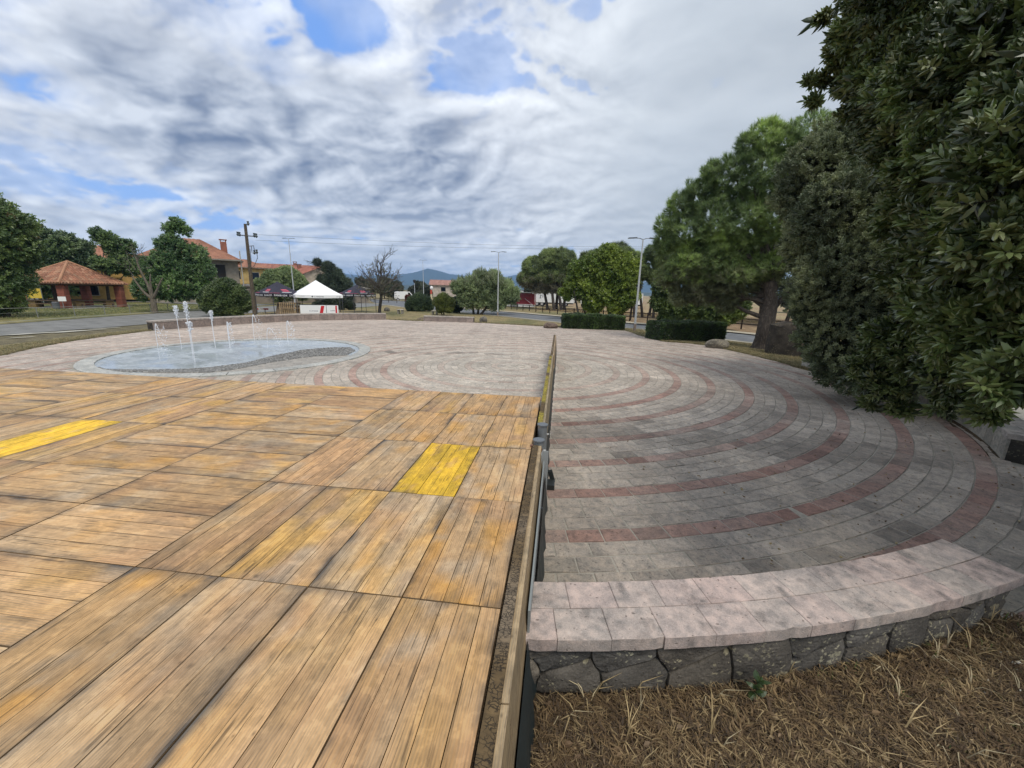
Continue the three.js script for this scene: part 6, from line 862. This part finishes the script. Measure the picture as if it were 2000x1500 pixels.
{ const t = thing('signal_post', 'slim cream and red post with a rounded white top behind the yellow green shrub', 'post', [-12.45, land(-12.45, -60.6), -60.6]), p = new MB([0.72, 0.62, 0.4]); p.cyl(0, 0, 0, 0.13, 2.2, 0.12, 10); p.build('post', M.plain, t); const q = new MB([0.5, 0.08, 0.05]); q.cyl(0, 2.2, 0, 0.16, 2.8, 0.14, 10); q.build('red_band', M.plain, t); const w = new MB([0.85, 0.83, 0.83]); w.blob(0.08, 3.05, 0, 0.24, 0.3, 0.22, 3, 0.12, 2); w.build('white_top', M.plain, t, 0.6); }
{
  const x = -22.55, z = -34.7, t = thing('utility_pole', 'leaning wooden utility pole with crossarm, insulators and cable fittings', 'utility pole', [x, -0.63, z], -0.25), pole = new MB([0.24, 0.19, 0.14]), H = 7.75, top = V(0.15, H, 0); pole.tube([V(0, -0.1, 0), V(0.075, H / 2, 0), top], [0.17, 0.14, 0.11], 12); pole.build('pole', M.bark, t, 0.8);
  const arm = new MB([0.12, 0.12, 0.13]); arm.tube([V(-0.75, H - 0.85, 0), V(1.15, H - 1.0, 0)], 0.045, 6); arm.tube([V(0.1, H - 1.75, 0), V(0.75, H - 1.72, 0), V(0.78, H - 2.1, 0)], 0.03, 6); arm.tube([V(0.5, H - 1.75, 0), V(0.5, H - 2.3, 0), V(0.8, H - 2.32, 0)], 0.025, 6); arm.tube([V(1.0, H - 2.0, 0), V(1.0, H - 2.7, 0), V(0.6, H - 3.3, 0), V(0.13, H - 3.6, 0)], 0.022, 6); arm.tube([V(0.35, H - 2.0, 0), V(0.32, H - 3.0, 0), V(0.1, H - 3.5, 0)], 0.02, 6); arm.build('crossarm', M.steel, t);
  for (const [ix, iy] of [[-0.75, H - 0.72], [-0.55, H - 0.75], [0.95, H - 0.85], [1.15, H - 0.88], [0.45, H + 0.08], [0.75, H - 2.2], [1.0, H - 2.15]]) { const i = new MB([0.10, 0.12, 0.13]); i.tube([V(ix, iy - 0.22, 0), V(ix, iy - 0.1, 0), V(ix, iy, 0), V(ix, iy + 0.12, 0)], [0.03, 0.11, 0.06, 0.09], 8); i.build('insulator', M.steel, t); }
  const b = new MB([0.1, 0.1, 0.11]); b.tube([V(0.12, H - 0.05, 0), V(0.6, H + 0.02, 0)], 0.03, 6); b.build('bracket', M.steel, t);
  for (const [dy, ez, l] of [[-0.8, -40, 'upper'], [-1.25, -36, 'lower']]) { const a = V(x + 0.8, -0.63 + H + dy, z), e = V(30, 8.6 + (dy + 0.8) * 1.1, ez - 12), pts = []; for (let i = 0; i <= 24; i++) { const u = i / 24, p = a.clone().lerp(e, u); p.y -= 1.1 * 4 * u * (1 - u) * 0.5; pts.push(p); } const m = new MB([0.12, 0.12, 0.13]); m.tube(pts, 0.009, 5); tag(m.build('overhead_wire', M.plain), l + ' of the two thin overhead wires running right from the utility pole', 'wire'); }
}

// ------------------------------------------------------------------ tents, pallet and banner
function print(w, h, draw) { const c = document.createElement('canvas'); c.width = w; c.height = h; const g = c.getContext('2d'); draw(g, w, h); const t = new THREE.CanvasTexture(c); t.colorSpace = THREE.SRGBColorSpace; t.magFilter = THREE.LinearFilter; return t; }
const printed = (t) => new THREE.MeshStandardMaterial({ map: t, roughness: 0.75, side: THREE.DoubleSide });
const darkVal = printed(print(512, 64, (g, w, h) => { g.fillStyle = '#1b1b26'; g.fillRect(0, 0, w, h); g.fillStyle = '#e9e9ee'; g.font = 'bold 46px sans-serif'; g.textBaseline = 'middle'; g.fillText('ZAMB-IOX', 24, 34); g.fillText('ZAMB-IOX', 280, 34); }));
const darkTop = printed(print(512, 512, (g, w, h) => { g.fillStyle = '#2b2a3a'; g.fillRect(0, 0, w, h); g.fillStyle = '#b04a5e'; g.beginPath(); g.moveTo(190, 300); g.lineTo(320, 300); g.lineTo(345, 400); g.lineTo(215, 400); g.fill(); g.fillStyle = '#2b2a3a'; g.fillRect(215, 335, 90, 16); g.fillStyle = '#d87a8a'; g.fillRect(225, 318, 80, 10); g.fillStyle = '#e6e6ea'; g.fillRect(180, 425, 180, 16); g.fillStyle = '#8e2f45'; g.fillRect(20, 470, 110, 20); g.fillRect(390, 470, 110, 20); }));
const whiteVal = printed(print(1024, 64, (g, w, h) => { g.fillStyle = '#f1f3f5'; g.fillRect(0, 0, w, h); g.fillStyle = '#555b66'; g.font = 'bold 34px sans-serif'; g.textBaseline = 'middle'; g.fillText('IL GERMANO', 390, 34); g.fillRect(335, 20, 34, 26); g.font = '24px sans-serif'; g.fillText('GERMANO', 870, 36); g.fillStyle = '#c9ced4'; g.fillRect(60, 28, 130, 12); }));
const whiteTop = printed(print(64, 64, (g, w, h) => { g.fillStyle = '#f1f3f6'; g.fillRect(0, 0, w, h); }));
function tent(label, cx, cz, yaw, W, D, eave, apex, top, val) {
  const t = thing('canopy_tent', label, 'tent', [cx, land(cx, cz), cz], yaw), C = [[-W / 2, D / 2], [W / 2, D / 2], [W / 2, -D / 2], [-W / 2, -D / 2]], vh = 0.3;
  for (let i = 0; i < 4; i++) {
    const a = C[i], b = C[(i + 1) % 4], rf = new MB(), n = 8, P = (u, v) => { const x = mix(a[0], b[0], u), z = mix(a[1], b[1], u), s = Math.pow(v, 1.12); return [x * (1 - v), mix(eave, apex, s) - 0.05 * Math.sin(u * Math.PI) * (1 - v), z * (1 - v)]; };
    for (let k = 0; k < n; k++) for (let m = 0; m < 6; m++) { const c = [[k / n, m / 6], [(k + 1) / n, m / 6], [(k + 1) / n, (m + 1) / 6], [k / n, (m + 1) / 6]]; rf.quad(...c.map(([u, v]) => P(u, v)), c.map(([u, v]) => [0.5 + (u - 0.5) * (1 - v * 0.6), v])); }
    rf.build('roof_panel', top, t, 1); const vl = new MB(), q = (u, d) => { const p = P(u, 0); return [p[0] * 1.005, p[1] - d, p[2] * 1.005]; }; for (let k = 0; k < n; k++) vl.quad(q(k / n, vh), q((k + 1) / n, vh), q((k + 1) / n, 0), q(k / n, 0), [[k / n, 0], [(k + 1) / n, 0], [(k + 1) / n, 1], [k / n, 1]]); vl.build('valance', val, t);
    const l = new MB([0.1, 0.1, 0.11]); l.box(a[0] * 0.97, eave / 2, a[1] * 0.97, 0.05, eave, 0.05); l.box(a[0] * 0.97, 0.02, a[1] * 0.97, 0.16, 0.02, 0.16); l.build('leg', M.steel, t);
  }
  const tr = new MB([0.2, 0.2, 0.21]); for (let i = 0; i < 4; i++) { const a = C[i], b = C[(i + 1) % 4]; tr.tube([V(a[0] * 0.97, eave - 0.1, a[1] * 0.97), V((a[0] + b[0]) * 0.485, eave - 0.5, (a[1] + b[1]) * 0.485), V(b[0] * 0.97, eave - 0.1, b[1] * 0.97)], 0.018, 5); } tr.build('truss', M.steel, t);
}
tent('dark canopy tent with red logos and white lettering, left of the white tent', -24.2, -41.4, -0.5, 3.1, 3.1, 2.1, 3.25, darkTop, darkVal);
tent('white canopy tent in the middle of the three', -20.7, -42.3, 0.62, 4.4, 3.2, 2.05, 3.5, whiteTop, whiteVal);
tent('dark canopy tent with red logos, right behind the white tent', -18.6, -47.8, -0.62, 3.0, 3.0, 2.15, 3.2, darkTop, darkVal);
for (const [x, z, l] of [[-15.9, -43.1, 'thin dark tent pole standing alone left of the bare tree'], [-18.0, -41.6, 'thin dark stake behind the bench wall right of the white banner']]) { const m = new MB([0.05, 0.05, 0.055]); m.cyl(0, 0, 0, 0.025, 1.9, 0.025, 8); const o = m.build('metal_stake', M.steel); o.position.set(x, land(x, z), z); tag(o, l, 'stake'); }
{ // pallet leaning on crates
  const t = thing('wooden_pallet', 'wooden pallet leaning behind the bench wall left of the white banner', 'pallet', [-22.2, -0.63, -39.6], 0.45), tilt = 0.5, r = rng(3), M4 = (mb, x, y, z, sx, sy, sz) => { const c = Math.cos(tilt), s = Math.sin(tilt); mb.box(x, y * c - z * s * 0 + 0.02, -y * s + z * c, sx, sy, sz, 0, -tilt); };
  for (let k = 0; k < 11; k++) { const v = 0.8 + 0.4 * r(), m = new MB([0.34 * v, 0.245 * v, 0.13 * v]); M4(m, -0.85 + k * 0.17, 0.75, 0.06, 0.072, 1.2, 0.022); m.build('slat', M.wood, t); }
  for (const y of [0.2, 0.75, 1.3]) { const m = new MB([0.2, 0.14, 0.08]); M4(m, 0, y, 0, 1.95, 0.11, 0.09); m.build('stringer', M.wood, t); }
  for (const [x, z, h] of [[-0.15, -0.75, 1.0], [0.95, -0.7, 0.92]]) { const c = new MB([0.05, 0.038, 0.028]); c.box(0, h / 2, 0, 1.0, h, 0.6); for (let k = 0; k < 5; k++) c.color([0.16, 0.115, 0.07]).box(0, 0.1 + k * 0.2, 0.31, 1.02, 0.08, 0.03); const o = c.build('crate', M.wood), cs = Math.cos(0.45), sn = Math.sin(0.45); o.position.set(-22.2 + x * cs + z * sn, -0.63, -39.6 - x * sn + z * cs); o.rotation.y = 0.45; tag(o, x < 0 ? 'dark crate behind the left half of the leaning pallet' : 'dark crate behind the right half of the leaning pallet', 'crate'); }
  const b = thing('wooden_board', 'plain wooden boards propped at the left side of the pallet', 'boards', [-23.5, -0.63, -40.0], 0.45), m = new MB([0.22, 0.165, 0.11]); m.box(0.2, 0.6, -0.35, 0.9, 1.35, 0.05, 0, -0.5, -0.18); m.build('board', M.wood, b);
}
{
  const t = thing('banner', 'white sponsor banner with red slanting stripes hung below the white tent', 'banner', [-19.7, -0.63, -40.55], 0.38), W = 3.5, g = new MB();
  g.quad([-W / 2, 0.1, 0], [W / 2, 0.1, 0], [W / 2, 1.02, 0], [-W / 2, 1.02, 0], [[0, 0], [1, 0], [1, 1], [0, 1]]); g.quad([-W / 2, 0.1, -0.02], [W / 2, 0.1, -0.02], [W / 2, 1.02, -0.02], [-W / 2, 1.02, -0.02], [[1, 0], [0, 0], [0, 1], [1, 1]]);
  g.build('banner_sheet', printed(print(1024, 256, (c, w, h) => { c.fillStyle = '#eef0f2'; c.fillRect(0, 0, w, h); c.fillStyle = '#c9242f'; c.beginPath(); c.moveTo(560, 18); c.lineTo(650, 18); c.lineTo(590, 246); c.lineTo(500, 246); c.fill(); c.beginPath(); c.moveTo(945, 10); c.lineTo(990, 10); c.lineTo(985, 250); c.lineTo(940, 250); c.fill(); c.fillStyle = '#4a4f68'; c.font = 'bold 46px sans-serif'; c.textBaseline = 'middle'; c.fillText('E L.Prenos', 240, 160); c.fillText('Lanos', 800, 150); c.fillStyle = '#22242c'; c.fillRect(690, 0, 12, h); })), t);
  const f = new MB([0.06, 0.06, 0.065]); for (const x of [-W / 2, 0.55, W / 2]) f.box(x, 0.55, -0.05, 0.04, 1.1, 0.04); f.box(0, 1.05, -0.05, W, 0.05, 0.05); f.build('frame', M.steel, t);
}
{ const m = new MB([0.6, 0.12, 0.09]); for (let k = 0; k < 5; k++) m.color(k % 2 ? [0.75, 0.73, 0.7] : [0.55, 0.09, 0.07]).box(-0.9 + k * 0.45, 0.42, 0, 0.44, 0.16, 0.05); m.color([0.3, 0.3, 0.3]).box(-0.8, 0.2, 0, 0.05, 0.4, 0.3).box(0.8, 0.2, 0, 0.05, 0.4, 0.3); const o = m.build('road_barrier', M.plain); o.position.set(-26.6, -0.6, -41.2); o.rotation.y = 0.4; tag(o, 'low red and white road barrier right of the big bush', 'barrier'); }

// ------------------------------------------------------------------ vehicles
function wheel(t, x, z, R) { const w = new MB([0.015, 0.015, 0.016]); w.tube([V(x, R, z - 0.1), V(x, R, z + 0.1)], R, 18); const m = w.build('wheel', M.plain, t, 0.6); const r = new MB([0.5, 0.5, 0.52]); r.tube([V(x, R, z - 0.112), V(x, R, z + 0.112)], R * 0.58, 14); r.build('rim', M.steel, m, 0.6); }
function car(label, x, z, ry, c, o = {}) {
  const t = thing(o.name || 'parked_car', label, o.cat || 'car', [x, (o.y ?? land(x, z)) + 0.02, z], ry), L = o.L || 4.1, Wd = 1.7, S = new THREE.Shape(), v = o.van;
  (v ? [[-L / 2, 0.35], [-L / 2, 1.0], [-L / 2 + 0.1, 2.0], [-L / 2 + 0.3, 2.1], [L / 2 - 1.5, 2.1], [L / 2 - 0.75, 1.2], [L / 2 - 0.05, 1.0], [L / 2, 0.35]] : [[-L / 2, 0.35], [-L / 2, 0.85], [-L / 2 + 0.25, 0.98], [-L / 2 + 0.75, 1.38], [0.25, 1.43], [1.0, 0.95], [L / 2 - 0.15, 0.82], [L / 2, 0.6], [L / 2, 0.35]]).forEach((p, i) => (i ? S.lineTo(...p) : S.moveTo(...p)));
  const g = new THREE.ExtrudeGeometry(S, { depth: Wd - 0.16, bevelEnabled: true, bevelSize: 0.07, bevelThickness: 0.08, bevelSegments: 3 }); g.translate(0, 0, -(Wd - 0.16) / 2); const n = g.attributes.position.count, cc = new Float32Array(n * 3); for (let i = 0; i < n; i++) cc.set(c, i * 3); g.setAttribute('color', new THREE.BufferAttribute(cc, 3)); put('body', g, M.paint, t);
  const side = (s) => { const w = new MB([0.02, 0.025, 0.03]), zz = s * (Wd / 2 + 0.008), P = v ? [[L / 2 - 1.7, 1.3], [L / 2 - 0.95, 1.3], [L / 2 - 1.45, 1.95], [L / 2 - 1.9, 1.95]] : [[-L / 2 + 0.6, 0.98], [0.9, 0.98], [0.3, 1.33], [-L / 2 + 0.95, 1.3]]; w.quad(...P.map((p) => [p[0], p[1], zz])); w.build('side_window', M.glass, t); };
  side(1); side(-1); const ws = new MB([0.02, 0.025, 0.03]); const F = v ? [[L / 2 - 1.42, 2.06], [L / 2 - 0.68, 1.24]] : [[0.36, 1.44], [1.07, 0.99]]; ws.quad([F[0][0] + 0.05, F[0][1], -0.66], [F[0][0] + 0.05, F[0][1], 0.66], [F[1][0] + 0.05, F[1][1] + 0.03, 0.7], [F[1][0] + 0.05, F[1][1] + 0.03, -0.7]); ws.build('windscreen', M.glass, t);
  const rw = new MB([0.02, 0.025, 0.03]); rw.quad([-L / 2 - 0.02 + (v ? 0.0 : 0.24), v ? 1.3 : 1.04, -0.6], [-L / 2 - 0.02 + (v ? 0.0 : 0.24), v ? 1.3 : 1.04, 0.6], [-L / 2 + (v ? 0.0 : 0.58), v ? 1.85 : 1.33, 0.55], [-L / 2 + (v ? 0.0 : 0.58), v ? 1.85 : 1.33, -0.55]); rw.build('rear_window', M.glass, t);
  for (const s of [-1, 1]) { wheel(t, -L / 2 + 0.78, s * 0.78, 0.32); wheel(t, L / 2 - 0.8, s * 0.78, 0.32); const h = new MB([0.8, 0.8, 0.78]); h.box(L / 2 + 0.06, 0.68, s * 0.6, 0.05, 0.13, 0.28); h.build('headlight', M.plain, t); const b = new MB([0.4, 0.02, 0.02]); b.box(-L / 2 - 0.06, 0.78, s * 0.64, 0.05, 0.2, 0.16); b.build('tail_light', M.plain, t); }
}
car('white van parked on the back street behind the big bush', -52.6, -65.5, 2.3, [0.78, 0.79, 0.78], { van: true, name: 'white_van', cat: 'van', L: 4.6 });
car('red car parked on the back street, seen through the pavilion trees', -61, -63.5, 0.6, [0.42, 0.02, 0.02]);
car('white car parked under the trees beyond the pavilion', -64.5, -52.5, 0.5, [0.75, 0.76, 0.76]);
car('silver car parked behind the wooden fence, seen under the olive like tree', -5.6, -80, 0.25, [0.4, 0.41, 0.42]);
car('dark grey car parked behind the fence, just left of the red trailer', -3.6, -74.5, 0.3, [0.06, 0.065, 0.07]);
car('white camper like car in the distance right of the bare tree', -26.4, -98, 0.2, [0.8, 0.8, 0.79], { van: true, L: 5 });
car('white car far off left of the round shrubs', -21.8, -95, 0.2, [0.78, 0.78, 0.77]);
{ // red fairground trailer
  const t = thing('red_trailer', 'dark red fairground trailer with a white skirt and flat awning roof beyond the fence', 'trailer', [1.0, -0.58, -73.5], -0.2), b = new MB([0.27, 0.016, 0.028]); b.box(-0.4, 1.55, 0, 5.2, 2.0, 2.3); b.build('body', M.paint, t); const lw = new MB([0.30, 0.02, 0.03]); lw.box(-3.6, 1.05, 0, 1.2, 1.0, 2.2); lw.box(2.55, 1.55, 0.1, 0.7, 1.98, 2.0); lw.build('side_flap', M.paint, t);
  const s = new MB([0.82, 0.82, 0.82]); s.box(-0.5, 0.4, 0.02, 6.4, 0.46, 2.36); s.build('skirt', M.plain, t); const a = new MB([0.42, 0.43, 0.42]); a.box(0.0, 2.66, 0.5, 7.2, 0.1, 3.2); a.build('awning_roof', M.grain, t); const w = new MB([0.4, 0.33, 0.33]); w.box(-0.1, 1.85, 1.165, 0.75, 0.75, 0.03); w.build('window', M.plain, t); for (const x of [-1.1, -0.35]) for (const z of [-1.1, 1.1]) wheel(t, x, z, 0.36); const d = new MB([0.03, 0.03, 0.03]); d.tube([V(-4.2, 0.5, 0), V(-5.6, 0.45, 0)], 0.06, 6); d.build('drawbar', M.steel, t); const l = new MB([0.55, 0.42, 0.42]); l.tube([V(1.2, 1.6, 1.2), V(2.7, 0.6, 1.9)], 0.04, 5); l.build('stay', M.steel, t);
  for (const x of [-0.9, 0.4]) { const p = new MB([0.5, 0.5, 0.5]); p.box(x, 2.85, 0, 0.5, 0.25, 0.6); p.build('roof_box', M.plain, t); }
}
function truck(label, x, z, ry, L, H) { const t = thing('white_lorry', label, 'lorry', [x, land(x, z), z], ry), b = new MB([0.82, 0.84, 0.85]); b.box(0, H / 2 + 0.75, 0, L, H, 2.4); b.build('box_body', M.paint, t); const e = new MB([0.72, 0.74, 0.75]); for (let k = 0; k <= 6; k++) e.box(-L / 2 + (k * L) / 6, H / 2 + 0.75, 1.215, 0.05, H, 0.03); e.box(0, H + 0.75, 1.215, L, 0.07, 0.03); e.build('panel_rib', M.plain, t); const c = new MB([0.03, 0.03, 0.03]); c.box(0, 0.62, 0, L * 0.96, 0.22, 1.6); c.build('chassis', M.steel, t); for (const k of [-0.38, -0.26, 0.2, 0.3]) for (const s of [-1, 1]) wheel(t, k * L, s * 1.0, 0.45); const m = new MB([0.1, 0.12, 0.15]); for (const [a, bb, w, h] of [[-0.3, 0.1, 0.12, 0.5], [-0.27, 0.3, 0.3, 0.1], [-0.24, 0.05, 0.1, 0.4], [-0.2, 0.2, 0.12, 0.55], [-0.3, -0.25, 0.3, 0.1]]) m.box(a * L, H / 2 + 0.75 + bb, 1.225, w, h, 0.02); m.build('printed_marks', M.plain, t); }
truck('white box lorry with dark marks on its side, right of the red trailer', 8.0, -82, -0.2, 8.4, 2.2);
truck('second white lorry body farther right, seen between the pine trunks', 14.6, -74.5, -0.1, 4.4, 1.7);
truck('third white lorry half hidden behind the bright green tree', 20.8, -76.5, -0.15, 6.5, 2.0);

renderer.render(scene, camera);
